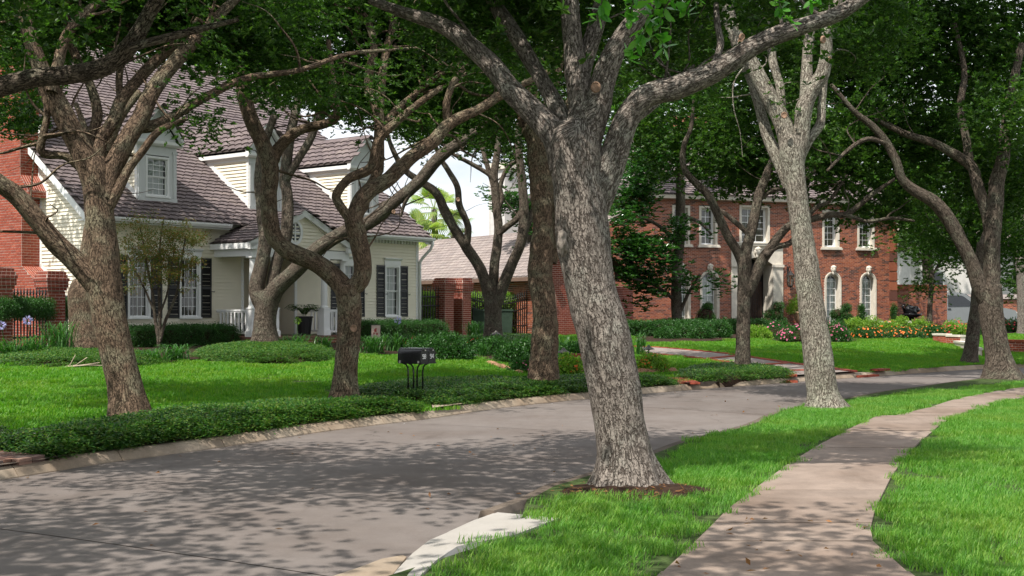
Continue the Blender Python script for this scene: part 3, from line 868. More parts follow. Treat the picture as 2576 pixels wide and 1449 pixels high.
# herringbone-like brick apron, left edge of the picture
apron_px = [(-160, 1128), (-60, 1132), (0, 1138), (60, 1146), (120, 1153), (200, 1161), (215, 1166), (100, 1181), (0, 1196), (-160, 1226)]
apron_w = px_poly([(a, min(b, 1215)) for a, b in apron_px])
s0_, _d = sd([p.x for p in apron_w], [p.y for p in apron_w])
apron_poly = [(p.x, p.y) for p in apron_w]
ap = drape([(x, y) for x, y in apron_poly], M['mortar_dark'], 'brick_apron', 'worn red brown brick paving at the left driveway mouth', .012)
pm = unit_box_mesh(M['paver'])
kx, ky = kpos(float(np.mean(s0_)), 0.2); ang = math.atan2(np.interp(np.mean(s0_), KS, KT[:, 1]), np.interp(np.mean(s0_), KS, KT[:, 0])) + R(8)
for i in range(-26, 27):
    for j in range(-16, 17):
        u = i * .205 + (.1025 if j % 2 else 0); v = j * .105
        x = apron_w[4].x + u * math.cos(ang) - v * math.sin(ang); y = apron_w[4].y + u * math.sin(ang) + v * math.cos(ang)
        if inpoly(np.array([x]), np.array([y]), apron_poly)[0] and edge_dist(np.array([x]), np.array([y]), apron_poly)[0] > .05:
            o = bpy.data.objects.new('brick', pm); COL.objects.link(o); o.parent = ap
            o.location = (x, y, float(zg(x, y)) + .012 + rng.uniform(-.004, .004)); o.rotation_euler = (rng.uniform(-.02, .02), rng.uniform(-.02, .02), ang); o.scale = (.194, .094, .06)
# small brick path by the driveway bed
path_px = [(1655, 953), (1715, 950), (1745, 965), (1800, 970), (1812, 973), (1740, 979), (1728, 969), (1690, 959)]
pth = px_poly(path_px); bp = drape(pth, M['mortar_dark'], 'brick_path', 'short red brick crossing between the clipped beds', .02)
poly_ = [(p.x, p.y) for p in pth]; pm2 = unit_box_mesh(M['brick_red'])
for i in range(-16, 17):
    for j in range(-30, 31):
        x = pth[2].x + i * .22; y = pth[2].y + j * .43 + (.2 if i % 2 else 0)
        if inpoly(np.array([x]), np.array([y]), poly_)[0]:
            o = bpy.data.objects.new('brick', pm2); COL.objects.link(o); o.parent = bp
            o.location = (x, y, float(zg(x, y)) + .012); o.scale = (.205, .41, .04)
mulch_px = [(842, 884), (905, 893), (960, 892), (1010, 893), (1060, 893), (1180, 896), (1240, 910), (1290, 922), (1330, 940), (1420, 945), (1485, 942), (1485, 900), (1420, 870), (1330, 860), (1180, 852), (1000, 852), (842, 858)]
mulch_w = px_poly(mulch_px)
drape(mulch_w, M['soil'], 'mulch', 'dark mulch of the flower beds beside the white house', .02)
mulch2_px = [(300, 905), (420, 898), (500, 893), (520, 880), (610, 866), (700, 862), (860, 862), (860, 884), (760, 885), (-60, 905), (-60, 880), (170, 872), (340, 868)]
bedL_px = [(-80, 905), (0, 904), (170, 898), (300, 905), (430, 912), (500, 905), (515, 884), (610, 876), (700, 878), (840, 886), (850, 852), (600, 846), (330, 846), (170, 850), (-80, 856)]
mulch3_w = px_poly(bedL_px)
drape(mulch3_w, M['soil'], 'mulch', 'dark planting soil along the front of the white house', .018)
mulchR_px = [(1600, 862), (1700, 862), (1800, 858), (1900, 850), (1960, 860), (2040, 868), (2130, 862), (2140, 850), (2250, 847), (2340, 852), (2420, 846), (2560, 840), (2575, 822), (1600, 826)]
mulchR_w = px_poly(mulchR_px)
drape(mulchR_w, M['soil'], 'mulch', 'planting soil along the front of the brick house', .02)

# ---- grass
def poly2(p): return [(q[0], q[1]) for q in p]
gut_w = [gpt(a, b, .12) for a, b in ((600, 1600), (760, 1470), (836, 1449), (960, 1400), (1062, 1374), (1000, 1545), (900, 1600))]
no_grass = [gut_w, sw_poly1, sw_poly2, slab_w, soil7_w, bedA, bedB, bedC, bedD, bedE, bedF, drive_w, apron_poly, poly_, mulch_w, mulch3_w, mulchR_w]
def grass_pts(s0, s1, d0, d1, dens, margin=.02):
    n = int((s1 - s0) * (d1 - d0) * dens)
    s = rng.uniform(s0, s1, n); d = rng.uniform(d0, d1, n)
    x, y = kpos(s, d)
    ok = np.ones(n, bool)
    v = np.abs(x / np.maximum(y, .1)) < .47
    ok &= v & (y > 5.0) & ((d > 0) | (d < DN(s) - np.where(s < 40.75, .1, np.where(s < 47, .46, .38))))
    for p in no_grass:
        pp = poly2(p)
        ok &= ~(inpoly(x, y, pp) | (edge_dist(x, y, pp) < (.13 if p is sw_poly1 or p is sw_poly2 else .02 if p is soil7_w else .13 if p is slab_w else .15)))
    x, y, d, s = x[ok], y[ok], d[ok], s[ok]
    return np.stack([x, y, zg_d(d, s)], 1)
bare = lambda p: p[np.array([mnoise.noise(Vector((q[0] * .7, q[1] * .7, 9.0))) for q in p]) < .45] if len(p) else p
# extra margin so blades lean over the sidewalk edge
near = grass_pts(18, 70, -13.0, -4.8, 26)
near = near[near[:, 1] < 34]
def along(E, n, off):
    ys = rng.uniform(E[0][0], E[-1][0], n); return np.stack([np.interp(ys, [p[0] for p in E], [p[1] for p in E]) + off, ys, np.full(n, .12)], 1)
tag(scatter('grass', near, T['grass'], .8, 1.25, 'up'), 'bright green lawn grass on both sides of the sidewalk', 'grass', kind='stuff')
far = np.concatenate([grass_pts(24, 95, .3, 12, 11), grass_pts(40, 110, 12, 32, 6)])
far = far[(far[:, 1] > 9) & (far[:, 1] < 75)]
# bald patches under the far trees
nzv = np.array([mnoise.noise(Vector((q[0] * .55, q[1] * .55, 9.0))) for q in far])
dd = sd(far[:, 0], far[:, 1])[1]
far = far[~((nzv > .30) & (dd < 3.4) & (dd > 1.6))]
tag(scatter('grass', far, T['grass_far'], .8, 1.2, 'up'), 'green front lawns across the street below the houses', 'grass', kind='stuff')
# litter
n = 150
lp = np.stack([rng.uniform(-6, 9, n), rng.uniform(7.5, 26, n)], 1)
s_, d_ = sd(lp[:, 0], lp[:, 1])
onr = (d_ < -.1) & (d_ > -ROADW + .1)
lp = lp[onr]; d_ = d_[onr]
z_ = .008 + .03 * np.sin(np.pi * np.clip(-d_ / ROADW, 0, 1))
P_ = np.concatenate([np.column_stack([lp, z_]), np.column_stack([np.array([(edge_at(Lx, y) + (edge_at(Rx, y) - edge_at(Lx, y)) * u) for y, u in zip(rng.uniform(6.4, 9.5, 26), rng.random(26))]), np.zeros(26), np.full(26, .14)])])
ys26 = rng.uniform(7.3, 9.4, 26); P_[-26:, 1] = ys26; P_[-26:, 0] = [edge_at(Lx, y) + (edge_at(Rx, y) - edge_at(Lx, y)) * u for y, u in zip(ys26, rng.random(26))]
n = len(P_)
D_ = np.stack([rng.normal(size=n), rng.normal(size=n), rng.uniform(0, .25, n)], 1)
V_, F_ = leaves_mesh(P_, D_, rng.uniform(.03, .08, n), rng.uniform(.015, .035, n), up=unit(rng.normal(size=(n, 3)) * .4 + np.array([0, 0, 1.])), fold=.25)
tag(np_mesh('fallen_leaves', V_, F_, M['leaf_dry']), 'dry brown leaves scattered over the street and sidewalk', 'leaf litter', kind='stuff')

# ================================================================== BUILDING HELPERS
class Frame:
    """a wall plane: origin, u along the wall, n outward; z up"""
    def __init__(self, o, u, n):
        self.o = Vector(o); self.u = Vector(u).normalized(); self.n = Vector(n).normalized()
    def p(self, u, z, n=0.0):
        return self.o + self.u * u + self.n * n + Vector((0, 0, z))
    def box(self, mb, u0, u1, z0, z1, n0, n1):
        mb.box(self.p((u0 + u1) / 2, (z0 + z1) / 2, (n0 + n1) / 2), (abs(u1 - u0), abs(n1 - n0), abs(z1 - z0)), (self.u, self.n, Vector((0, 0, 1))))
        return mb
def free_iv(u0, u1, cuts):
    iv = [(u0, u1)]
    for a, b in cuts:
        nx = []
        for p, q in iv:
            if b <= p or a >= q: nx.append((p, q)); continue
            if a > p: nx.append((p, a))
            if b < q: nx.append((b, q))
        iv = nx
    return [(p, q) for p, q in iv if q - p > .01]
def siding(mb, fr, z0, z1, span, cuts=lambda z: [], ex=.11, out=.032):
    z = z0
    while z < z1 - .01:
        t = min(z + ex, z1); zm = (z + t) / 2
        sp = span(zm)
        if sp and sp[1] > sp[0]:
            for a, b in free_iv(sp[0], sp[1], cuts(zm)):
                mb.quad(fr.p(a, z, out), fr.p(b, z, out), fr.p(b, t, .001), fr.p(a, t, .001))
                mb.quad(fr.p(a, z, .001), fr.p(b, z, .001), fr.p(b, z, out), fr.p(a, z, out))
        z += ex
def brick_wall(parent, fr, u0, u1, z0, z1, mat, mort, span=None, cuts=lambda z: [], bl=.215, bh=.079, j=.013, proud=.007, stack=False, store=None):
    """mortar backing and a list of brick boxes for place_bricks"""
    back = MB(); rows = []
    z = z0; k = 0
    while z < z1 - .02:
        t = min(z + bh, z1); zm = (z + t) / 2
        sp = span(zm) if span else (u0, u1)
        if sp and sp[1] > sp[0]:
            for a, b in free_iv(sp[0], sp[1], cuts(zm)):
                back.quad(fr.p(a, z), fr.p(b, z), fr.p(b, t), fr.p(a, t))
                u = u0 - bl * 2 + (bl / 2 if k % 2 else 0)
                while u < b:
                    p, q = max(u, a), min(u + bl, b)
                    if q - p > .035:
                        rows.append((fr, p + j / 2, q - j / 2, z + j / 2, t - j / 2, proud + rng.uniform(-.002, .002)))
                    u += bl
        z += bh; k += 1
    o = back.build('mortar_backing', mort, parent)
    if store is None: place_bricks(parent, rows, mat)
    else: store.extend(rows)
    return o
def place_bricks(parent, rows, mat, limit=300, name='brick', inv=None):
    """the bricks that show largest are parts of their own, the rest one joined part"""
    if inv is None:
        inv = parent.matrix_world.inverted() if parent else Matrix()
    def key(r):
        c = r[0].p((r[1] + r[2]) / 2, (r[3] + r[4]) / 2)
        px = CX + c.x / max(c.y, .1) * FOC; py = HY - (c.z - CAM_H) / max(c.y, .1) * FOC
        off = 0 if (0 < px < 2575 and 0 < py < 1449) else 1000
        return off + c.y - (r[2] - r[1]) * 2
    rows = sorted(rows, key=key)
    me = unit_box_mesh(mat)
    for fr, a, b, c, d, pr in rows[:limit]:
        o = bpy.data.objects.new(name, me); COL.objects.link(o); o.parent = parent
        m = Matrix((fr.u.to_tuple(), fr.n.to_tuple(), (0, 0, 1))).transposed().to_4x4()
        m = Matrix.Translation(fr.p((a + b) / 2, (c + d) / 2, pr / 2 - .01)) @ m @ Matrix.Diagonal((b - a, pr + .02, d - c, 1))
        o.matrix_local = m
    rest = rows[limit:]
    if rest:
        mb = MB()
        for fr, a, b, c, d, pr in rest:
            p = [fr.p(a, c, pr), fr.p(b, c, pr), fr.p(b, d, pr), fr.p(a, d, pr), fr.p(a, c, -.003), fr.p(b, c, -.003), fr.p(b, d, -.003), fr.p(a, d, -.003)]
            mb.add(p, [(0, 1, 2, 3), (0, 4, 5, 1), (1, 5, 6, 2), (2, 6, 7, 3), (3, 7, 4, 0)])
        o = mb.build(name, mat, parent); o['kind'] = 'stuff'
def shingles(parent, o, u, v, inside, ur, vr, mat, w=.34, ex=.21, th=.034, limit=300, name='shingle', wavy=.09):
    """o corner, u along the eave, v up the slope (unit vectors); inside(u, v) tells where roof is"""
    o, u, v = Vector(o), Vector(u).normalized(), Vector(v).normalized(); n = u.cross(v).normalized()
    if n.z < 0: n = -n
    items = []
    j = 0; vv = vr[0]
    while vv < vr[1] - ex * .9:
        uu = ur[0] - (w * .5 if j % 2 else 0) - w * rng.random() * .12
        while uu < ur[1]:
            if inside(uu + w / 2, vv + ex / 2): items.append((uu, vv, j))
            uu += w
        vv += ex; j += 1
    def mesh_pts(L):
        # butt edge dips to one side so the courses read as waves; thick lower edge
        a, b = -L / 2 + .004, L / 2 - .004
        return [(a, 0 + wavy, th), (b - L * .35, 0 + wavy, th * 1.05), (b, -.0, th * 1.5), (b, ex * 1.35, .003), (a, ex * 1.35, .003),
                (a, 0 + wavy, 0), (b - L * .35, 0 + wavy, 0), (b, -.0, 0)]
    fs = [(0, 1, 2, 3, 4), (0, 5, 6, 1), (1, 6, 7, 2), (2, 7, 3), (4, 5, 0)]
    P = mesh_pts(w)
    me = bpy.data.meshes.new(name); me.from_pydata(P, [], fs); me.update(); me.materials.append(mat)
    ax = Matrix((u.to_tuple(), v.to_tuple(), n.to_tuple())).transposed()
    def key(it):
        c = o + u * (it[0] + w / 2) + v * it[1]
        px = CX + c.x / max(c.y, .1) * FOC; py = HY - (c.z - CAM_H) / max(c.y, .1) * FOC
        return (0 if (330 < px < 2575 and 0 < py) else 1000) + c.y
    items.sort(key=key)
    for uu, vv, j in items[:limit]:
        ob = bpy.data.objects.new(name, me); COL.objects.link(ob); ob.parent = parent
        c = o + u * (uu + w / 2) + v * vv + n * (rng.uniform(0, .006))
        ob.matrix_local = Matrix.Translation(c) @ ax.to_4x4()
    mb = MB()
    for uu, vv, j in items[limit:]:
        c = o + u * (uu + w / 2) + v * vv + n * (rng.uniform(0, .006))
        mb.add([c + u * p[0] + v * p[1] + n * p[2] for p in P], fs)
    if mb.v:
        ob = mb.build(name, mat, parent); ob['kind'] = 'stuff'
def window(parent, fr, u0, u1, z0, z1, cols, rows, fw=.07, dep=.05, sashes=2, curtain=None, arch=False, mat=None, room=True, name='window', mun=.016, full=None):
    """frame (mesh) > muntins, panes; returns the frame"""
    mat = mat or M['trim']
    mb = MB()
    fr.box(mb, u0 - fw, u0, z0 - fw * .4, z1 + fw, -.08, dep); fr.box(mb, u1, u1 + fw, z0 - fw * .4, z1 + fw, -.08, dep)
    fr.box(mb, u0, u1, z1, z1 + fw, -.08, dep - .003); fr.box(mb, u0 - fw * 1.3, u1 + fw * 1.3, z0 - fw * 1.1, z0 - fw * .4 + .002, -.08, dep + .05)
    fr.box(mb, u0, u1, z0 - fw * .4, z0, -.08, dep - .01)
    w = mb.build(name, mat, parent)
    sash = MB(); h = (z1 - z0) / sashes; sw_ = .026
    for s in range(sashes):
        a, b = z0 + h * s, z0 + h * (s + 1); off = -.055 if s == 0 else -.03
        fr.box(sash, u0, u0 + sw_, a, b, off - .03, off); fr.box(sash, u1 - sw_, u1, a, b, off - .03, off)
        fr.box(sash, u0 + sw_, u1 - sw_, a, a + sw_ * 1.2, off - .03, off - .001); fr.box(sash, u0 + sw_, u1 - sw_, b - sw_, b, off - .03, off - .001)
        pu = (u1 - u0 - 2 * sw_) / cols; pz = (h - sw_ * 2.2) / rows
        for c in range(1, cols):
            fr.box(sash, u0 + sw_ + pu * c - mun / 2, u0 + sw_ + pu * c + mun / 2, a + sw_, b - sw_, off - .022, off - .004)
        for r_ in range(1, rows):
            zz = a + sw_ * 1.2 + pz * r_
            fr.box(sash, u0 + sw_, u1 - sw_, zz - mun / 2, zz + mun / 2, off - .021, off - .006)
        for c in range(cols):
            for r_ in range(rows):
                ua = u0 + sw_ + pu * c; za = a + sw_ * 1.2 + pz * r_
                pm_ = MB(); q = off - .014 + rng.uniform(-.0006, .0006); tl = rng.uniform(-.002, .002)
                pm_.quad(fr.p(ua, za, q), fr.p(ua + pu, za, q + tl), fr.p(ua + pu, za + pz, q), fr.p(ua, za + pz, q - tl))
                pm_.build('pane', M['glass'], w)
    sash.build('sash', mat, w)
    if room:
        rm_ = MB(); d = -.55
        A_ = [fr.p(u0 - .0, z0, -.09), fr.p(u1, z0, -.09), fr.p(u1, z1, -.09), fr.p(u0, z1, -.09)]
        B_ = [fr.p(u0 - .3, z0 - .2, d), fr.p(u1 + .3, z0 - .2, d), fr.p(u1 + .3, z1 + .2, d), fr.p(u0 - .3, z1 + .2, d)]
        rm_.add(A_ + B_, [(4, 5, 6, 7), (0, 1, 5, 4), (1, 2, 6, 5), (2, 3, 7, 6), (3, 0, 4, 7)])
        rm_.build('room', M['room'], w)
    if curtain:
        cm = MB(); ncol = 26
        for (ca, cb, za_, zb_) in curtain[1]:
            for k in range(ncol):
                ka, kb = ca + (cb - ca) * k / ncol, ca + (cb - ca) * (k + 1) / ncol
                na, nb = -.16 + .02 * math.sin(k * 2.1), -.16 + .02 * math.sin((k + 1) * 2.1)
                cm.quad(fr.p(ka, za_, na), fr.p(kb, za_, nb), fr.p(kb, zb_, nb), fr.p(ka, zb_, na))
        cm.build('curtain', curtain[0], w, smooth=True)
    return w
def shutter(parent, fr, u0, u1, z0, z1):
    mb = MB(); d = .05; st = .05
    fr.box(mb, u0, u0 + st, z0, z1, .016, d); fr.box(mb, u1 - st, u1, z0, z1, .016, d)
    zs = [z0, (z0 + z1) / 2, z1]
    fr.box(mb, u0 + st, u1 - st, z0, z0 + .08, .016, d - .002); fr.box(mb, u0 + st, u1 - st, z1 - .08, z1, .016, d - .002)
    fr.box(mb, u0 + st, u1 - st, zs[1] - .04, zs[1] + .04, .016, d - .002)
    s = mb.build('shutter', M['black_paint'], parent)
    sl = MB()
    for a, b in ((z0 + .08, zs[1] - .04), (zs[1] + .04, z1 - .08)):
        z = a
        while z < b - .02:
            sl.prism([fr.p(u0 + st, z, .04), fr.p(u0 + st, z + .006, .043), fr.p(u0 + st, z + .045, .02), fr.p(u0 + st, z + .039, .017)], fr.u * (u1 - u0 - 2 * st)); z += .043
    o = sl.build('louvre', M['black_paint'], s); o['kind'] = 'stuff'
    dg = MB(); zc = z0 + (z1 - z0) * .44
    dg.tube([fr.p(u1 + .0, zc, .055), fr.p(u1 + .05, zc + .01, .06), fr.p(u1 + .08, zc - .02, .06), fr.p(u1 + .11, zc + .02, .06)], .009, 5)
    dg.build('shutter_hook', M['black_iron'], s)

# ================================================================== WHITE HOUSE
PH = R(52)
A2 = Vector((math.cos(PH), math.sin(PH), 0)); B2 = Vector((-math.sin(PH), math.cos(PH), 0))
HO = Vector(((225 - CX) / FOC * 35.24, 35.24, 0))
Zv = Vector((0, 0, 1))
def HW(t, s, z): return HO + A2 * t + B2 * s + Zv * z
wh = empty('white_house', (0, 0, 0))
tag(wh, 'cream clapboard house with brown shingle roof, three dormers and a front porch', 'house')
G0 = .35                     # wall foot, a little below the beds
EZ, MS = 4.33, .733          # eave height at s = -.4 and slope
def roofz(s): return EZ + MS * (s + .4)
LEN = 13.68; RID = 9.0
ff = Frame(HO, A2, -B2)                     # facade
fg = Frame(HW(0, 0, 0), B2, -A2)            # left gable wall, u = s
# openings of the facade
wins = [(1.30, 1.94), (3.12, 3.76), (9.78, 10.42), (12.0, 12.64)]
WZ0, WZ1 = 1.50, 3.22
RC0, RC1, RCD = 5.52, 7.66, 1.6             # entry recess
def cutf(z):
    c = []
    if WZ0 - .1 < z < WZ1 + .07: c += [(a - .07, b + .07) for a, b in wins]
    if z < 3.32: c.append((RC0, RC1))
    return c
mb = MB()
siding(mb, ff, G0, roofz(0) - .1, lambda z: (0, LEN), cutf)
siding(mb, fg, G0, roofz(RID) - .2, lambda z: (max(0.0, (z - EZ) / MS - .4 + .25), 2 * RID - max(0.0, (z - EZ) / MS - .4 + .25)))
fr_r = Frame(HW(LEN, 0, 0), B2, A2)
siding(mb, fr_r, G0, roofz(RID) - .2, lambda z: (max(0.0, (z - EZ) / MS - .4 + .25), 2 * RID - max(0.0, (z - EZ) / MS - .4 + .25)))
# recess walls
fr1 = Frame(HW(RC0, 0, 0), B2, A2); fr2 = Frame(HW(RC1, 0, 0), B2, -A2); fr3 = Frame(HW(RC0, RCD, 0), A2, -B2)
siding(mb, fr1, G0, 3.32, lambda z: (0, RCD)); siding(mb, fr2, G0, 3.32, lambda z: (0, RCD))
siding(mb, fr3, G0, 3.32, lambda z: (0, RC1 - RC0), lambda z: [(.05, 1.35)] if z < 3.05 else [])
mb.build('siding', M['siding'], wh)
mb = MB()                                   # solid behind the boards
hid = .03
mb.quad(HW(0, 2 * RID, G0), HW(LEN, 2 * RID, G0), HW(LEN, 2 * RID, roofz(0)), HW(0, 2 * RID, roofz(0)))
mb.quad(HW(RC0, 0, 3.32), HW(RC1, 0, 3.32), HW(RC1, RCD, 3.32), HW(RC0, RCD, 3.32))
mb.quad(HW(.06, .5, G0), HW(.06, 2 * RID, G0), HW(.06, 2 * RID, roofz(0)), HW(.06, RID, roofz(RID) - .3), HW(.06, .5, roofz(0)))
mb.quad(HW(LEN - .06, .5, G0), HW(LEN - .06, 2 * RID, G0), HW(LEN - .06, 2 * RID, roofz(0)), HW(LEN - .06, RID, roofz(RID) - .3), HW(LEN - .06, .5, roofz(0)))
mb.build('wall', M['siding'], wh)
# trim: corner boards, frieze, rake boards, recess trim
mb = MB()
ff.box(mb, -.03, .10, G0, roofz(0) - .15, -.05, .03); ff.box(mb, LEN - .10, LEN + .03, G0, roofz(0) - .15, -.05, .03)
fg.box(mb, .0, .10, G0, roofz(0) - .1, -.02, .031)
ff.box(mb, .101, LEN - .101, roofz(0) - .34, roofz(0) - .12, .0, .028)
ff.box(mb, RC0 - .10, RC0, .8, 3.32, -.02, .03); ff.box(mb, RC1, RC1 + .10, .8, 3.32, -.02, .03); ff.box(mb, RC0 - .1, RC1 + .1, 3.32, 3.44, -.02, .031)
mb.build('corner_board', M['trim'], wh)
def slopeboard(mb, t0, t1, s0, s1, w, drop=0.0):
    """board under the roof edge in the plane of a gable"""
    p = [HW(t0, s0, roofz(s0) - drop), HW(t0, s1, roofz(s1) - drop), HW(t0, s1, roofz(s1) - drop - w), HW(t0, s0, roofz(s0) - drop - w)]
    mb.prism(p, A2 * (t1 - t0))
mb = MB(); slopeboard(mb, -.36, -.31, -.42, RID, .24, .0); slopeboard(mb, -.31, -.02, -.42, RID, .03, .20); slopeboard(mb, -.06, .02, .0, RID, .2, .235)
mb.build('rake_board', M['trim'], wh)
mb = MB(); slopeboard(mb, LEN + .31, LEN + .36, -.42, RID, .24, .0); slopeboard(mb, LEN + .02, LEN + .31, -.42, RID, .03, .20); mb.build('rake_board', M['trim'], wh)
# eave: soffit, fascia, gutter, dentils
PT0, PT1 = 4.30, 8.47                       # porch roof span along the facade
mb = MB()
for a, b in ((-.36, PT0 + .35), (PT1 - .35, LEN + .36)):
    mb.prism([HW(a, -.42, EZ - .14), HW(a, .02, EZ - .14), HW(a, .02, EZ - .10), HW(a, -.42, EZ - .10)], A2 * (b - a))
    mb.prism([HW(a, -.42, EZ - .17), HW(a, -.39, EZ - .17), HW(a, -.39, EZ + .02), HW(a, -.42, EZ + .01)], A2 * (b - a))
    mb.build('fascia', M['trim'], wh); mb = MB()
for a, b in ((-.36, PT0 + .35), (PT1 - .35, LEN + .40)):
    mb = MB()
    mb.prism([HW(a, -.425, EZ - .12), HW(a, -.50, EZ - .12), HW(a, -.54, EZ - .05), HW(a, -.54, EZ + .0), HW(a, -.525, EZ + .0), HW(a, -.525, EZ - .04), HW(a, -.49, EZ - .10), HW(a, -.425, EZ - .10)], A2 * (b - a))
    mb.build('gutter', M['trim'], wh)
mb = MB(); t = 9.0
while t < LEN - .1:
    ff.box(mb, t, t + .06, EZ - .26, EZ - .145, .03, .14); t += .16
mb.build('dentil', M['trim'], wh)
# downspout at the right corner
mb = MB()
mb.tube([HW(LEN + .30, -.48, EZ - .1), HW(LEN + .30, -.47, EZ - .25), HW(LEN + .26, -.40, EZ - .42), HW(LEN + .12, -.16, EZ - .72), HW(LEN + .06, -.08, EZ - .86), HW(LEN + .05, -.07, EZ - 1.0), HW(LEN + .05, -.07, .5)], .055, 8)
mb.build('downspout', M['trim'], wh, smooth=True)
# main roof
roof = MB()
roof.quad(HW(-.36, -.44, EZ - .0), HW(LEN + .36, -.44, EZ - .0), HW(LEN + .36, RID, roofz(RID)), HW(-.36, RID, roofz(RID)))
roof.quad(HW(-.36, 2 * RID + .44, EZ), HW(LEN + .36, 2 * RID + .44, EZ), HW(LEN + .36, RID, roofz(RID) - .01), HW(-.36, RID, roofz(RID) - .01))
roof = roof.build('roof', M['roof_base'], wh)
sl = math.hypot(1, MS); vdir = (B2 + Zv * MS).normalized()
dorm = [(1.88, 3.24), (6.10, 7.46), (10.64, 12.0)]
DS, DE, DP = .40, 6.70, 7.86               # dormer front, eave height, ridge height
def in_main(u, v):
    t = u - .36; s = -.44 + v / sl
    z = roofz(s)
    for a, b in dorm:
        if a < t < b and s > DS and z < DE: return False
        m_ = (a + b) / 2; hw = (b - a) / 2 + .18
        if z >= DE - .1 and z < DP and abs(t - m_) < hw * (DP - z) / (DP - DE) and s > DS: return False
    if PT0 < t < PT1 and s < .3 and z < 4.75 - .566 * abs(t - 6.385): return False
    return 0 <= u <= LEN + .72
shingles(roof, HW(-.36, -.44, EZ + .004), A2, vdir, in_main, (0, LEN + .72), (0, (RID + .44) * sl), M['shingle'], limit=300)
mb = MB(); mb.prism([HW(-.36, RID - .12, roofz(RID) - .06), HW(-.36, RID, roofz(RID) + .05), HW(-.36, RID + .12, roofz(RID) - .06)], A2 * (LEN + .72)); mb.build('ridge_cap', M['shingle'], roof)

# windows and shutters of the facade
for i, (a, b) in enumerate(wins):
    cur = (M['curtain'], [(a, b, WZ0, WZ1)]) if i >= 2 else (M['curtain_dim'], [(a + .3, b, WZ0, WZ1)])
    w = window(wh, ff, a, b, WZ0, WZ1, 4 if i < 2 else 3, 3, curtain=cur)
    mb = MB(); ff.box(mb, a - .10, b + .10, WZ1 + .07, WZ1 + .24, 0, .055)
    mb.prism([ff.p(a - .12, WZ1 + .24, 0), ff.p(a - .12, WZ1 + .24, .07), ff.p(a - .12, WZ1 + .30, .12), ff.p(a - .12, WZ1 + .32, .12), ff.p(a - .12, WZ1 + .34, 0)], A2 * (b - a + .24))
    mb.build('lintel', M['trim'], w)
    shutter(wh, ff, a - .49, a - .08, WZ0 - .05, WZ1 + .06); shutter(wh, ff, b + .08, b + .48, WZ0 - .05, WZ1 + .06)

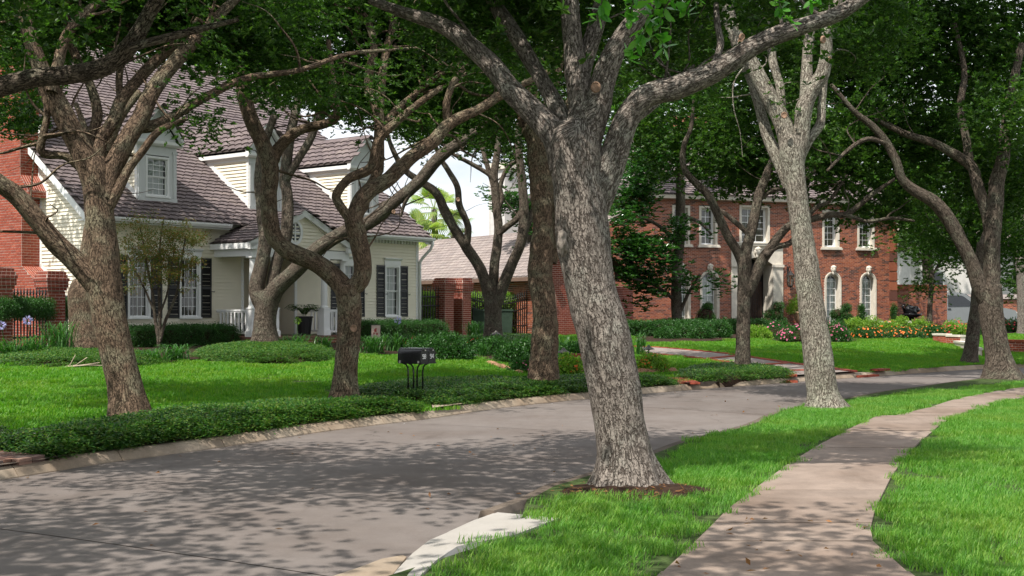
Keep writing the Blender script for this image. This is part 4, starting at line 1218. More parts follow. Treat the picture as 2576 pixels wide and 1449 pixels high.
# dormers
for a, b in dorm:
    m_ = (a + b) / 2
    fd = Frame(HW(0, DS, 0), A2, -B2)
    zb = roofz(DS) - .05
    dm = MB()
    fd.box(dm, a, b, zb - .1, 5.02, -.1, .02)                      # panel under the window
    fd.box(dm, a, a + .26, 5.02, 6.62, -.1, .02); fd.box(dm, b - .26, b, 5.02, 6.62, -.1, .02); fd.box(dm, a + .26, b - .26, 6.32, 6.62, -.1, .019)
    fd.box(dm, a - .02, b + .02, zb - .08, zb + .18, 0, .05)       # plinth
    fd.box(dm, a - .0, a + .12, 5.0, 6.45, .02, .045); fd.box(dm, b - .12, b, 5.0, 6.45, .02, .045)      # pilasters
    fd.box(dm, a - .03, a + .15, 6.40, 6.47, .02, .06); fd.box(dm, b - .15, b + .03, 6.40, 6.47, .02, .06)
    d = dm.build('dormer', M['trim_shaded'], wh)
    window(d, fd, a + .33, b - .33, 5.13, 6.22, 3, 3, fw=.07, dep=.03, curtain=(M['curtain'], [(a + .33, b - .33, 5.13, 6.22)]), name='dormer_window')
    # cheeks with siding and a sloping skirt board
    mb = MB(); sk = MB()
    for t_, nn in ((a, -A2), (b, A2)):
        fc = Frame(HW(t_, 0, 0), B2, nn)
        siding(mb, fc, 4.7, DE, lambda z: (DS, max(DS, (z - EZ) / MS - .4)))
        s_top = (DE - EZ) / MS - .4
        sk.prism([fc.p(DS - .0, roofz(DS) - .02, .0), fc.p(s_top, DE - .02, 0), fc.p(s_top - .36, DE - .02, 0), fc.p(DS, roofz(DS) + .25, 0)], nn * .03)
        fc.box(sk, DS - .0, DS + .12, roofz(DS) + .1, DE - .1, 0, .028)
        fc.box(sk, DS + .12, s_top - .1, DE - .20, DE - .05, 0, .027)
    mb.build('siding', M['siding'], d); sk.build('skirt_board', M['trim'], d)
    # pediment and eave mouldings
    hw = (b - a) / 2 + .16; f0 = .16
    pe = MB()
    pe.prism([fd.p(m_ - hw + .1, DE + .02, .0), fd.p(m_ + hw - .1, DE + .02, .0), fd.p(m_, DP - .14, .0)], -B2 * .015)
    pe.build('pediment', M['trim_shaded'], d)
    mo = MB()
    mo.prism([fd.p(m_ - hw, DE - .10, 0), fd.p(m_ - hw, DE - .10, f0 * .6), fd.p(m_ - hw, DE - .04, f0), fd.p(m_ - hw, DE + .05, f0), fd.p(m_ - hw, DE + .05, 0)], A2 * (2 * hw))
    for sgn in (-1, 1):
        q = [fd.p(m_ + sgn * hw, DE + .05, 0), fd.p(m_ + sgn * hw, DE + .15, 0), fd.p(m_, DP + .02, 0), fd.p(m_, DP - .13, 0)]
        mo.prism(q, -B2 * (f0 + .01))
        s_top = (DE - EZ) / MS - .4
        mo.prism([HW(m_ + sgn * hw, DS, DE - .06), HW(m_ + sgn * hw, DS, DE + .06), HW(m_ + sgn * (hw - .16), DS, DE + .06), HW(m_ + sgn * (hw - .16), DS, DE - .06)], B2 * (s_top - DS + .05))
    mo.build('moulding', M['trim'], d)
    # dormer roof
    rr = MB(); s_r = (DP - EZ) / MS - .4; s_e = (DE + .08 - EZ) / MS - .4
    for sgn in (-1, 1):
        rr.quad(HW(m_, DS - f0 - .02, DP + .03), HW(m_ + sgn * (hw + .02), DS - f0 - .02, DE + .13), HW(m_ + sgn * (hw + .02), s_e + .15, DE + .13), HW(m_, s_r + .1, DP + .03))
    rr = rr.build('dormer_roof', M['roof_base'], d)
    for sgn in (-1, 1):
        e0 = HW(m_ + sgn * (hw + .03), DS - f0 - .02, DE + .135); up_ = (A2 * (-sgn) * (hw + .03) + Zv * (DP - DE - .10)); Ls = up_.length
        shingles(rr, e0, B2, up_, (lambda u, v, Ls=Ls: u < (s_e + (s_r - s_e) * v / Ls) - DS + f0 + .12), (0, s_r - DS + .5), (0, Ls), M['shingle'], limit=40 if sgn < 0 else 0)

# porch
PS = -1.85; PZ = .88; PE = 3.60; PK = 4.75; PM = (PT0 + PT1) / 2
pr = empty('porch'); pr.parent = wh
mb = MB(); mb.prism([HW(PT0 - .02, PS - .02, PZ - .07), HW(PT1 + .02, PS - .02, PZ - .07), HW(PT1 + .02, .0, PZ - .07), HW(RC1, RCD, PZ - .07), HW(RC0, RCD, PZ - .07), HW(PT0 - .02, 0, PZ - .07)], Zv * .07)
mb.build('floor', M['paver'], pr)
rows_ = []
fpf = Frame(HW(PT0 + .02, PS + .02, 0), A2, -B2); fpl = Frame(HW(PT0 + .02, PS + .02, 0), B2, -A2)
brick_wall(pr, fpf, 0, PT1 - PT0 - .04, .3, PZ - .07, M['brick_pillar'], M['mortar'], store=rows_)
brick_wall(pr, fpl, 0, 1.8, .3, PZ - .07, M['brick_pillar'], M['mortar'], store=rows_)
place_bricks(pr, rows_, M['brick_pillar'], 160)
cols_ = [4.47, 5.30, 7.42, 8.24]
proto_c = None
for t_ in cols_:
    c0 = HW(t_, PS + .18, 0)
    mb = MB(); ax = (A2, B2, Zv)
    mb.box(c0 + Zv * (PZ + .42), (.25, .25, .84), ax); mb.box(c0 + Zv * (PZ + .09), (.31, .31, .18), ax); mb.box(c0 + Zv * (PZ + .86), (.28, .28, .05), ax)
    mb.lathe([(.13, PZ + .885), (.13, PZ + .92), (.105, PZ + .95), (.108, PZ + 1.3), (.10, PZ + 1.8), (.085, PZ + 2.28), (.085, PZ + 2.30), (.10, PZ + 2.32), (.085, PZ + 2.34), (.115, PZ + 2.38), (.125, PZ + 2.39)], c0, 16)
    mb.box(c0 + Zv * (PZ + 2.415), (.28, .28, .05), ax)
    mb.build('column', M['trim'], pr)
def railing(p0, p1):
    d_ = (p1 - p0); L = d_.length; d_.normalize(); n_ = Vector((-d_.y, d_.x, 0))
    mb = MB()
    mb.box((p0 + p1) / 2 + Zv * (PZ + .80), (L, .08, .05), (d_, n_, Zv)); mb.box((p0 + p1) / 2 + Zv * (PZ + .755), (L, .05, .04), (d_, n_, Zv)); mb.box((p0 + p1) / 2 + Zv * (PZ + .12), (L, .05, .06), (d_, n_, Zv))
    r_ = mb.build('railing', M['trim'], pr)
    k = max(2, int(L / .155))
    for i in range(1, k):
        b_ = MB(); b_.box(p0 + d_ * (L * i / k) + Zv * (PZ + .44), (.05, .05, .60), (d_, n_, Zv)); b_.build('baluster', M['trim'], r_)
railing(HW(cols_[0], PS + .30, 0), HW(cols_[0], -.03, 0)); railing(HW(cols_[0] + .12, PS + .18, 0), HW(cols_[1] - .12, PS + .18, 0))
railing(HW(cols_[2] + .12, PS + .18, 0), HW(cols_[3] - .12, PS + .18, 0)); railing(HW(cols_[3], PS + .30, 0), HW(cols_[3], -.03, 0))
mb = MB()                                    # entablature
for (a, b, s0, s1) in ((PT0 + .05, PT1 - .05, PS + .06, PS + .30), (PT0 + .05, PT0 + .29, PS + .30, 0.0), (PT1 - .29, PT1 - .05, PS + .30, 0.0)):
    mb.box(HW((a + b) / 2, (s0 + s1) / 2, PZ + 2.44 + .13), (b - a, s1 - s0, .26), (A2, B2, Zv))
mb.build('beam', M['trim'], pr)
mb = MB(); mb.quad(HW(PT0 + .05, PS + .06, PE - .03), HW(PT1 - .05, PS + .06, PE - .03), HW(PT1 - .05, 0, PE - .03), HW(PT0 + .05, 0, PE - .03)); mb.build('ceiling', M['siding'], pr)
fpg = Frame(HW(0, PS + .06, 0), A2, -B2); PSL = (PK - PE) / (PM - PT0)
mb = MB(); siding(mb, fpg, PE, PK - .1, lambda z: (PT0 + .1 + (z - PE) / PSL, PT1 - .1 - (z - PE) / PSL)); mb.quad(fpg.p(PT0, PE, -.01), fpg.p(PT1, PE, -.01), fpg.p(PM, PK - .05, -.01))
mb.build('gable_siding', M['siding'], pr)
mb = MB()
for sgn in (-1, 1):
    e_ = PM + sgn * (PM - PT0 + .12)
    ze = PE - .06
    mb.prism([fpg.p(e_, ze, 0), fpg.p(e_, ze + .19, 0), fpg.p(PM, PK + .06, 0), fpg.p(PM, PK - .15, 0)], -B2 * .13)
    mb.prism([HW(e_, PS - .07, ze - .02), HW(e_, PS - .07, ze + .17), HW(e_ - sgn * .35, PS - .07, ze + .17), HW(e_ - sgn * .35, PS - .07, ze - .02)], B2 * .12)
    mb.prism([HW(e_, PS + .06, ze), HW(e_, PS + .06, ze + .17), HW(e_ - sgn * .05, PS + .06, ze + .17), HW(e_ - sgn * .05, PS + .06, ze)], B2 * (-PS - .08))
    mb.quad(HW(e_ - sgn * .05, PS + .06, ze + .02), HW(e_ - sgn * .2, PS + .06, ze + .02), HW(e_ - sgn * .2, -.02, ze + .02), HW(e_ - sgn * .05, -.02, ze + .02))
mb.build('moulding', M['trim'], pr)
s_k = (PK + .05 - EZ) / MS - .4
mb = MB()
for sgn in (-1, 1):
    e_ = PM + sgn * (PM - PT0 + .14)
    mb.quad(HW(PM, PS - .09, PK + .07), HW(e_, PS - .09, PE + .14), HW(e_, .0, PE + .14), HW(PM + sgn * .55, -.38, EZ + .06), HW(PM, s_k, PK + .07))
proof = mb.build('porch_roof', M['roof_base'], pr)
for sgn in (-1, 1):
    e0 = HW(PM + sgn * (PM - PT0 + .15), PS - .10, PE + .145); up_ = (A2 * (-sgn) * (PM - PT0 + .15) + Zv * (PK - PE - .07)); Ls = up_.length
    shingles(proof, e0, B2, up_, (lambda u, v, Ls=Ls: u < 1.80 + .45 * v / Ls), (0, 2.4), (0, Ls), M['shingle'], limit=70 if sgn < 0 else 0)
# oval window in the porch gable
ow = MB(); oc = fpg.p(6.05, 4.10); n_ = 24; ra, rb, rc, rd = .21, .30, .30, .39
ring = []
for k in range(n_):
    c_, s_ = math.cos(2 * math.pi * k / n_), math.sin(2 * math.pi * k / n_)
    ring.append([fpg.p(6.05 + ra * c_, 4.10 + rb * s_, .02), fpg.p(6.05 + ra * c_, 4.10 + rb * s_, .06), fpg.p(6.05 + rc * c_, 4.10 + rd * s_, .06), fpg.p(6.05 + rc * c_, 4.10 + rd * s_, .0)])
for k in range(n_):
    for q in range(3): ow.quad(ring[k][q], ring[(k + 1) % n_][q], ring[(k + 1) % n_][q + 1], ring[k][q + 1])
fpg.box(ow, 6.05 - .022, 6.05 + .022, 4.10 - rb, 4.10 + rb, .02, .048); fpg.box(ow, 6.05 - ra, 6.05 + ra, 4.10 - .022, 4.10 + .022, .02, .046)
ow_ = ow.build('oval_window', M['trim'], pr)
for k in range(4):
    pmz = MB(); a0 = k * math.pi / 2
    pmz.quad(*([fpg.p(6.05, 4.10, .022)] + [fpg.p(6.05 + ra * math.cos(a0 + math.pi / 2 * i / 6), 4.10 + rb * math.sin(a0 + math.pi / 2 * i / 6), .022) for i in range(7)])); pmz.build('pane', M['van_glass'], ow_)
# entry door in the recess
mb = MB(); fr3.box(mb, .10, 1.30, PZ, 3.02, -.12, -.03); d_ = mb.build('door', M['door_wood'], wh)
mb = MB()
for a, b in ((.22, .62), (.78, 1.18)):
    for c, e in ((1.05, 1.7), (1.85, 2.85)): fr3.box(mb, a, b, c, e, -.03, -.015)
mb.build('door_panel', M['door_wood'], d_)
mb = MB(); mb.ball(fr3.p(1.2, 1.85, .02), .035, 8, 6); mb.build('handle', M['metal'], d_)

# chimney on the left gable wall
ch = empty('chimney'); ch.parent = wh
CT = -.6
store = []
def chim_face(sa, sb, za, zb):
    fA = Frame(HW(CT, 0, 0), B2, -A2); brick_wall(ch, fA, sa, sb, za, zb, M['brick_red'], M['mortar'], store=store)
    fB = Frame(HW(0, sa, 0), -A2, -B2); brick_wall(ch, fB, 0, -CT, za, zb, M['brick_red'], M['mortar'], store=store)
S2 = 6.4
chim_face(1.2, 7.4, .35, 2.16)
chim_face(2.48, S2, 2.96, 4.95)
chim_face(2.14, S2 + .3, 4.95, 5.14)
chim_face(2.56, 5.2, 5.62, 12.4)
# lower shoulder: front faces narrowing upward, and its sloping brick top
fA = Frame(HW(CT, 0, 0), B2, -A2)
brick_wall(ch, fA, 1.2, 7.4, 2.16, 2.96, M['brick_red'], M['mortar'], span=lambda z: (1.2 + (z - 2.16) * 1.6, 7.4 - (z - 2.16) * 1.2), store=store)
brick_wall(ch, fA, 2.14, 6.7, 5.14, 5.62, M['brick_red'], M['mortar'], span=lambda z: (2.14 + (z - 5.14) * .875, 6.7 - (z - 5.14) * 3), store=store)
place_bricks(ch, store, M['brick_red'], 300)
def slope_bricks(p0, across, down, nA, nD, name='brick'):
    """bricks laid flat on a sloping shoulder"""
    a = across.normalized(); d_ = down.normalized(); n_ = a.cross(d_).normalized()
    if n_.z < 0: n_ = -n_
    mb = MB(); mb.quad(p0, p0 + across, p0 + across + down, p0 + down); mb.build('mortar_backing', M['mortar'], ch)
    me = unit_box_mesh(M['brick_red']); la, ld = across.length / nA, down.length / nD
    for i in range(nA):
        for k in range(nD):
            o = bpy.data.objects.new(name, me); COL.objects.link(o); o.parent = ch
            c = p0 + a * (la * (i + .5)) + d_ * (ld * (k + .5)) + n_ * .001
            o.matrix_local = Matrix.Translation(c) @ Matrix((a.to_tuple(), d_.to_tuple(), n_.to_tuple())).transposed().to_4x4() @ Matrix.Diagonal((la - .022, ld - .022, .02, 1))
slope_bricks(HW(0, 2.48, 2.96), -A2 * .6, HW(0, 1.2, 2.16) - HW(0, 2.48, 2.96), 8, 6)
slope_bricks(HW(0, 2.56, 5.62), -A2 * .6, HW(0, 2.14, 5.14) - HW(0, 2.56, 5.62), 8, 2)
mb = MB()                                    # white flashing board against the siding
fgb = Frame(HW(-.03, 0, 0), B2, -A2)
for p, q in (((1.2, .4), (1.2, 2.16)), ((1.2, 2.16), (2.48, 2.96)), ((2.48, 2.96), (2.48, 4.9)), ((2.14, 4.95), (2.14, 5.14)), ((2.14, 5.14), (2.56, 5.62)), ((2.56, 5.62), (2.56, 7.2))):
    dx = Vector((0, 0, 0)); a_, b_ = fg.p(p[0], p[1], 0), fg.p(q[0], q[1], 0)
    dv = (b_ - a_); nn = dv.cross(A2).normalized() * .11
    if nn.dot(B2) > 0: nn = -nn
    mb.prism([a_, b_, b_ + nn, a_ + nn], -A2 * .03)
mb.build('flashing', M['trim'], ch)

# ================================================================== RED BRICK HOUSE
TH = R(19.5)
aR = Vector((math.cos(TH), math.sin(TH), 0)); nR = Vector((math.sin(TH), -math.cos(TH), 0)); bR = -nR
RO = Vector(((2255 - CX) / FOC * 64.5, 64.5, 0))
fR = Frame(RO, aR, nR)
rh = empty('brick_house'); tag(rh, 'two storey red brick house with arched windows and white stone trim', 'house')
UL = -17.5
w2 = [(-12.87, -11.91), (-11.42, -10.42), (-4.47, -3.47), (-2.40, -1.38)]
wa = [(-12.85, -11.89), (-11.36, -10.32), (-4.34, -3.36), (-2.24, -1.26)]
AZ0, AZ1 = 1.02, 3.62
DU0, DU1, DSP = -9.12, -7.32, 3.92
def arch_half(z, u0, u1, top, spring=None):
    r = (u1 - u0) / 2; sp = top - r
    if z > top: return None
    if z <= sp: return r
    return math.sqrt(max(0, r * r - (z - sp) ** 2))
def cutR(z):
    c = []
    if 4.85 < z < 6.75: c += w2
    if 4.98 < z < 6.85: c.append((-9.2, -7.5))
    for a, b in wa:
        if AZ0 < z < AZ1:
            h = arch_half(z, a, b, AZ1)
            if h: m_ = (a + b) / 2; c.append((m_ - h, m_ + h))
    if z < 4.95: c.append((-9.66, -6.76))
    return c
st = []
brick_wall(rh, fR, UL, 0, .45, 7.05, M['brick_house'], M['mortar'], cuts=cutR, bl=.21, bh=.0695, j=.011, proud=.006, store=st)
fRs = Frame(RO, bR, aR)
brick_wall(rh, fRs, 0, 9, .45, 7.05, M['brick_house'], M['mortar'], bl=.21, bh=.0695, j=.011, store=st)
place_bricks(rh, st, M['brick_house'], 300)
mb = MB()
mb.quad(fR.p(UL, .4, -9), fR.p(0, .4, -9), fR.p(0, 7.1, -9), fR.p(UL, 7.1, -9)); mb.quad(fR.p(UL, .4, 0), fR.p(UL, .4, -9), fR.p(UL, 7.1, -9), fR.p(UL, 7.1, 0)); mb.build('wall', M['brick_house'], rh)
for k in range(13):                                           # quoins at the corner
    qz = .7 + k * .50
    q = MB(); fR.box(q, -.46, .02, qz, qz + .42, .004, .028); q.build('quoin', M['brick_house'], rh)
# upper windows: deep stone surround, sash set back, sill
def upper_window(a, b, z0, z1):
    mb = MB(); sw_ = .12
    for u in ((a, a + sw_), (b - sw_, b)):
        fR.box(mb, u[0], u[1], z0, z1, -.30, .035)
    fR.box(mb, a + sw_, b - sw_, z1 - sw_, z1, -.30, .034)
    fR.box(mb, a - .1, b + .12, z0 - .14, z0 - .06, -.2, .15); fR.box(mb, a - .06, b + .08, z0 - .06, z0 + .001, -.28, .12)
    o = mb.build('window_surround', M['stone_trim'], rh)
    fi = Frame(fR.p(0, 0, -.22), aR, nR)
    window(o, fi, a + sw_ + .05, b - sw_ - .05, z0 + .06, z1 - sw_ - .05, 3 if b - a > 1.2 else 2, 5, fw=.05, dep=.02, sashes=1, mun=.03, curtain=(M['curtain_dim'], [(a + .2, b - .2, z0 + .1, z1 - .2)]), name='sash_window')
for a, b in w2: upper_window(a, b, 4.86, 6.74)
upper_window(-9.2, -7.5, 4.99, 6.84)
def carved(mb, fr, u, z, n, s=1.0):
    """carved keystone: head with locks and a scroll below"""
    mb.ball(fr.p(u, z + .02 * s, n + .06 * s), (.10 * s, .10 * s, .13 * s), 10, 8, .25, 2.0)
    mb.ball(fr.p(u, z + .13 * s, n + .05 * s), (.14 * s, .10 * s, .09 * s), 10, 7, .3, 5.0)
    for sg in (-1, 1): mb.ball(fr.p(u + sg * .10 * s, z + .03 * s, n + .03 * s), (.05 * s, .06 * s, .10 * s), 8, 6, .3, 3.0)
    mb.prism([fr.p(u - .08 * s, z - .06 * s, n), fr.p(u + .08 * s, z - .06 * s, n), fr.p(u + .045 * s, z - .26 * s, n), fr.p(u - .045 * s, z - .26 * s, n)], fr.n * (.09 * s))
def arch_window(a, b):
    m_ = (a + b) / 2; r0 = (b - a) / 2; r1 = r0 - .13; sp = AZ1 - r0; n_ = 14
    prof = []
    def ring(r):
        return [(m_ - r, AZ0)] + [(m_ + r * math.cos(math.pi - math.pi * k / n_), sp + r * math.sin(math.pi - math.pi * k / n_)) for k in range(n_ + 1)] + [(m_ + r, AZ0)]
    mb = MB()
    lay = [(r0 - .0, -.02), (r0 - .0, .05), (r0 - .05, .055), (r0 - .055, .03), (r1 + .02, .035), (r1, .0), (r1 - .02, -.32)]
    rings = [[fR.p(u, z, n) for u, z in ring(r)] for r, n in lay]
    for i in range(len(lay) - 1):
        for k in range(len(rings[0]) - 1):
            mb.quad(rings[i][k], rings[i][k + 1], rings[i + 1][k + 1], rings[i + 1][k])
    fR.box(mb, a - .04, b + .04, AZ0 - .08, AZ0, -.3, .1)
    o = mb.build('arched_surround', M['stone_trim'], rh)
    kb = MB(); carved(kb, fR, m_, AZ1 + .08, .03, 1.05); kb.build('keystone', M['stone_trim'], o, smooth=True)
    # sash
    rg = r1 - .03; sb = MB(); off = -.24
    R0 = [fR.p(u, z, off) for u, z in ring(rg)]; R1 = [fR.p(u, z, off) for u, z in ring(rg - .04)]
    for k in range(len(R0) - 1): sb.quad(R0[k], R0[k + 1], R1[k + 1], R1[k])
    fR.box(sb, m_ - .012, m_ + .012, AZ0, sp + rg, off - .02, off + .004)
    rows = 6; H_ = sp - AZ0
    for k in range(0, rows + 1):
        z = AZ0 + H_ * k / rows
        fR.box(sb, m_ - rg, m_ + rg, z - .014, z + .014, off - .018, off + .002)
    s_ = sb.build('arched_sash', M['trim'], o)
    for k in range(rows):
        for sg in (0, 1):
            z0_, z1_ = AZ0 + H_ * k / rows, AZ0 + H_ * (k + 1) / rows; ua = m_ - rg if sg == 0 else m_
            p = MB(); q = off - .01; tl = rng.uniform(-.002, .002)
            p.quad(fR.p(ua, z0_, q), fR.p(ua + rg, z0_, q + tl), fR.p(ua + rg, z1_, q), fR.p(ua, z1_, q - tl)); p.build('pane', M['glass'], s_)
    for sg in (0, 1):
        a0, a1 = (math.pi, math.pi / 2) if sg == 0 else (math.pi / 2, 0)
        p = MB(); p.quad(*([fR.p(m_, sp, off - .01)] + [fR.p(m_ + rg * math.cos(a0 + (a1 - a0) * i / 7), sp + rg * math.sin(a0 + (a1 - a0) * i / 7), off - .01) for i in range(8)])); p.build('pane', M['glass'], s_)
    c = MB()
    for k in range(20):
        ka, kb_ = m_ - r1 + 2 * r1 * k / 20, m_ - r1 + 2 * r1 * (k + 1) / 20
        na, nb = off - .09 + .02 * math.sin(k * 1.9), off - .09 + .02 * math.sin((k + 1) * 1.9)
        c.quad(fR.p(ka, AZ0, na), fR.p(kb_, AZ0, nb), fR.p(kb_, AZ1 - .35, nb), fR.p(ka, AZ1 - .35, na))
    c.build('curtain', M['curtain'], o, smooth=True)
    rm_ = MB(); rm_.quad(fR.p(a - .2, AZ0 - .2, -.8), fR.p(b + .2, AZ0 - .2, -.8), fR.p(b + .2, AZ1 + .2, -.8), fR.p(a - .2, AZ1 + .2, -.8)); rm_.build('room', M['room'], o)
for a, b in wa: arch_window(a, b)
# doorway: stone surround with an arched opening, iron and glass door set back
mb = MB(); m_ = (DU0 + DU1) / 2; hw = (DU1 - DU0) / 2; n_ = 12; rise = .36
arc = [(m_ + hw * (-1 + 2 * k / n_), DSP + rise * math.sin(math.pi * k / n_)) for k in range(n_ + 1)]
for k in range(n_):
    (ua, za), (ub, zb) = arc[k], arc[k + 1]
    mb.quad(fR.p(ua, za, .04), fR.p(ub, zb, .04), fR.p(ub, 4.95, .04), fR.p(ua, 4.95, .04)); mb.quad(fR.p(ua, za, .04), fR.p(ub, zb, .04), fR.p(ub, zb, -.9), fR.p(ua, za, -.9))
for u0, u1 in ((-9.66, DU0), (DU1, -6.76)):
    fR.box(mb, u0, u1, .6, DSP, -.9, .06); fR.box(mb, u0, u1, DSP, 4.95, -.02, .041)
    fR.box(mb, u0 - .03, u1 + .03, DSP - .12, DSP + .02, -.02, .12); fR.box(mb, u0 - .02, u1 + .02, .6, .9, -.02, .1)
fR.box(mb, -9.74, -6.68, 4.95, 5.01, -.02, .18); fR.box(mb, -9.70, -6.72, 4.86, 4.95, .0, .11)
dsur = mb.build('door_surround', M['stone_trim'], rh)
kb = MB(); carved(kb, fR, m_, 4.52, .04, 1.25); kb.build('keystone', M['stone_trim'], dsur, smooth=True)
mb = MB(); fR.box(mb, DU0, DU1, .6, 4.3, -1.0, -.93); dr = mb.build('door', M['black_gloss'], dsur)
for sg in (-1, 1):
    mb = MB(); u = m_ + sg * .44
    fR.box(mb, u - .38, u + .38, .7, 3.1, -.93, -.90); lf = mb.build('door_leaf', M['door_wood'], dr)
    ir = MB()
    for k in range(5): ir.tube([fR.p(u - .26 + .13 * k, .85, -.88), fR.p(u - .26 + .13 * k, 2.9, -.88)], .010, 5)
    for zc in (1.2, 1.8, 2.4): ir.tube([fR.p(u + .2 * math.cos(a_), zc + .2 * math.sin(a_), -.875) for a_ in np.linspace(0, 6.28, 14)], .009, 5)
    ir.build('iron_scroll', M['black_iron'], lf)
    hd = MB(); hd.tube([fR.p(u - sg * .33, 1.55, -.86), fR.p(u - sg * .33, 1.95, -.86)], .018, 6); hd.build('handle', M['metal'], lf)
mb = MB(); mb.prism([fR.p(-10.2, .42, 0), fR.p(-6.2, .42, 0), fR.p(-6.2, .42, 1.6), fR.p(-10.2, .42, 1.6)], Zv * .22); mb.prism([fR.p(-10.35, .30, 0.0), fR.p(-6.05, .30, 0), fR.p(-6.05, .30, 2.0), fR.p(-10.35, .30, 2.0)], Zv * .14)
mb.build('step', M['stone_trim'], rh)
# roof and eave
mb = MB(); mb.prism([fR.p(UL - .4, 7.02, 0), fR.p(UL - .4, 7.02, .45), fR.p(UL - .4, 7.2, .5), fR.p(UL - .4, 7.2, 0)], aR * (-UL + .9)); mb.build('cornice', M['stone_trim'], rh)
mb = MB(); mb.quad(fR.p(UL - .5, 7.2, .55), fR.p(.6, 7.2, .55), fR.p(-4.5, 10.6, -4.5), fR.p(UL + 4.5, 10.6, -4.5)); mb.quad(fR.p(.6, 7.2, .55), fR.p(.6, 7.2, -9.6), fR.p(-4.5, 10.6, -4.5)); mb.quad(fR.p(UL - .5, 7.2, -9.6), fR.p(UL - .5, 7.2, .55), fR.p(UL + 4.5, 10.6, -4.5)); mb.quad(fR.p(.6, 7.2, -9.6), fR.p(UL - .5, 7.2, -9.6), fR.p(UL + 4.5, 10.6, -4.5), fR.p(-4.5, 10.6, -4.5))
rr = mb.build('roof', M['roof_base'], rh)
shingles(rr, fR.p(UL - .5, 7.21, .56), aR, (bR * 5.05 + Zv * 3.4), lambda u, v: (u > v * .85 and u < -UL + 1.1 - v * .85), (0, -UL + 1.1), (0, 6.0), M['shingle'], limit=60)
ck = empty('chimney'); ck.parent = rh
cst = []; c0 = fR.p(-9.3, 0, -6.0)
for o_, u_, n_v, wdt in ((c0, aR, nR, 1.6), (c0, bR, -aR, .9)):
    brick_wall(ck, Frame(o_, u_, n_v), 0, wdt, 9.0, 12.2, M['brick_house'], M['mortar'], store=cst)
place_bricks(ck, cst, M['brick_house'], 40)

# garden wall right of the brick house, soldier course on top
gw = empty('garden_wall'); tag(gw, 'red brick garden wall joining the right corner of the brick house', 'wall')
fW = Frame(RO + bR * 1.2, aR, nR); st = []
brick_wall(gw, fW, 0, 4.1, .45, 2.72, M['brick_house'], M['mortar'], bl=.21, bh=.0695, j=.011, store=st)
place_bricks(gw, st, M['brick_house'], 260)
mb = MB(); fW.box(mb, -.02, 4.12, 2.72, 2.76, -.3, .05); mb.build('ledge', M['brick_house'], gw)
bmh = unit_box_mesh(M['brick_house'])
for k in range(52):
    o = bpy.data.objects.new('brick', bmh); COL.objects.link(o); o.parent = gw
    o.matrix_local = Matrix.Translation(fW.p(.04 + k * .078, 2.9, -.1)) @ Matrix((fW.u.to_tuple(), fW.n.to_tuple(), (0, 0, 1))).transposed().to_4x4() @ Matrix.Diagonal((.066, .26, .26, 1))
mb = MB(); fW.box(mb, 0, 4.1, .4, 2.72, -.28, -.012); fW.box(mb, 0, 4.1, 2.76, 3.0, -.22, -.05); mb.build('wall_core', M['mortar'], gw)
# far low wall with its cap, behind the van
bw = empty('garden_wall'); tag(bw, 'low brick wall with a tiled cap behind the silver van', 'wall')
fB = Frame(at(2330, 779, 75) * 1.0, Vector((1, .15, 0)), Vector((.15, -1, 0))); fB.o.z = 0
st = []; brick_wall(bw, fB, 0, 8.5, .4, 2.35, M['brick_house'], M['mortar'], bl=.21, bh=.0695, j=.011, store=st); place_bricks(bw, st, M['brick_house'], 120)
mb = MB(); mb.prism([fB.p(-.1, 2.35, .16), fB.p(-.1, 2.5, .05), fB.p(-.1, 2.62, -.2), fB.p(-.1, 2.35, -.4)], fB.u * 8.7); mb.build('cap', M['shingle_tan'], bw)
# pale house beyond, seen in gaps between leaves
ph_ = empty('pale_house'); tag(ph_, 'pale stucco house glimpsed through the leaves behind the garden wall', 'house')
mb = MB(); fP = Frame(at(2290, 779, 92), Vector((1, .1, 0)), Vector((.1, -1, 0))); fP.o.z = 0
fP.box(mb, 0, 12, .3, 6.2, -8, 0); mb.build('wall', M['white_paint'], ph_)
mb = MB(); mb.prism([fP.p(-.5, 6.2, .5), fP.p(-.5, 6.2, -8.5), fP.p(-.5, 9.2, -4)], fP.u * 13); mb.build('roof', M['shingle_tan'], ph_)
for k in range(3):
    mb = MB(); fP.box(mb, 1.2 + k * 3.4, 2.6 + k * 3.4, 2.6, 4.6, -.05, .03); o = mb.build('window', M['trim'], ph_)
    mb = MB(); fP.box(mb, 1.35 + k * 3.4, 2.45 + k * 3.4, 2.75, 4.45, .0, .04); mb.build('pane', M['van_glass'], o)

# ================================================================== GREY ROOFED WING BEHIND THE GATE
gwg = empty('side_wing'); tag(gwg, 'low brick building with grey tan shingle roof behind the iron gate', 'building')
E2p = Vector((.91, 50.0, 0)); E1p = Vector((-4.34, 57.5, 0)); ed = (E2p - E1p).normalized(); bk = Vector((-ed.y, ed.x, 0))
if bk.y < 0: bk = -bk
e_start = E1p - ed * 6.0; LW = 14.8; EZW = 3.02; SLW = .60
vd = (bk + Zv * SLW).normalized(); sc = math.hypot(1, SLW)
v1 = 3.55 * sc; u1_ = 13.4
def in_w(u, v): return v < v1 or (u > u1_ and v < v1 + (u - u1_) * .95 and v < 9.5)
mb = MB()
P0 = e_start + Zv * EZW
def WQ(u, v): return P0 + ed * u + vd * v
uA = u1_ + (9.5 - v1) / .95
vR = v1 + (LW - u1_) * .95
mb.quad(WQ(0, 0), WQ(LW, 0), WQ(LW, vR), WQ(u1_, v1), WQ(0, v1))
mb.quad(WQ(0, v1), WQ(u1_, v1), WQ(u1_, v1) + bk * 3.55 - Zv * 2.1, WQ(0, v1) + bk * 3.55 - Zv * 2.1)
rw = mb.build('roof', M['roof_base_tan'], gwg)
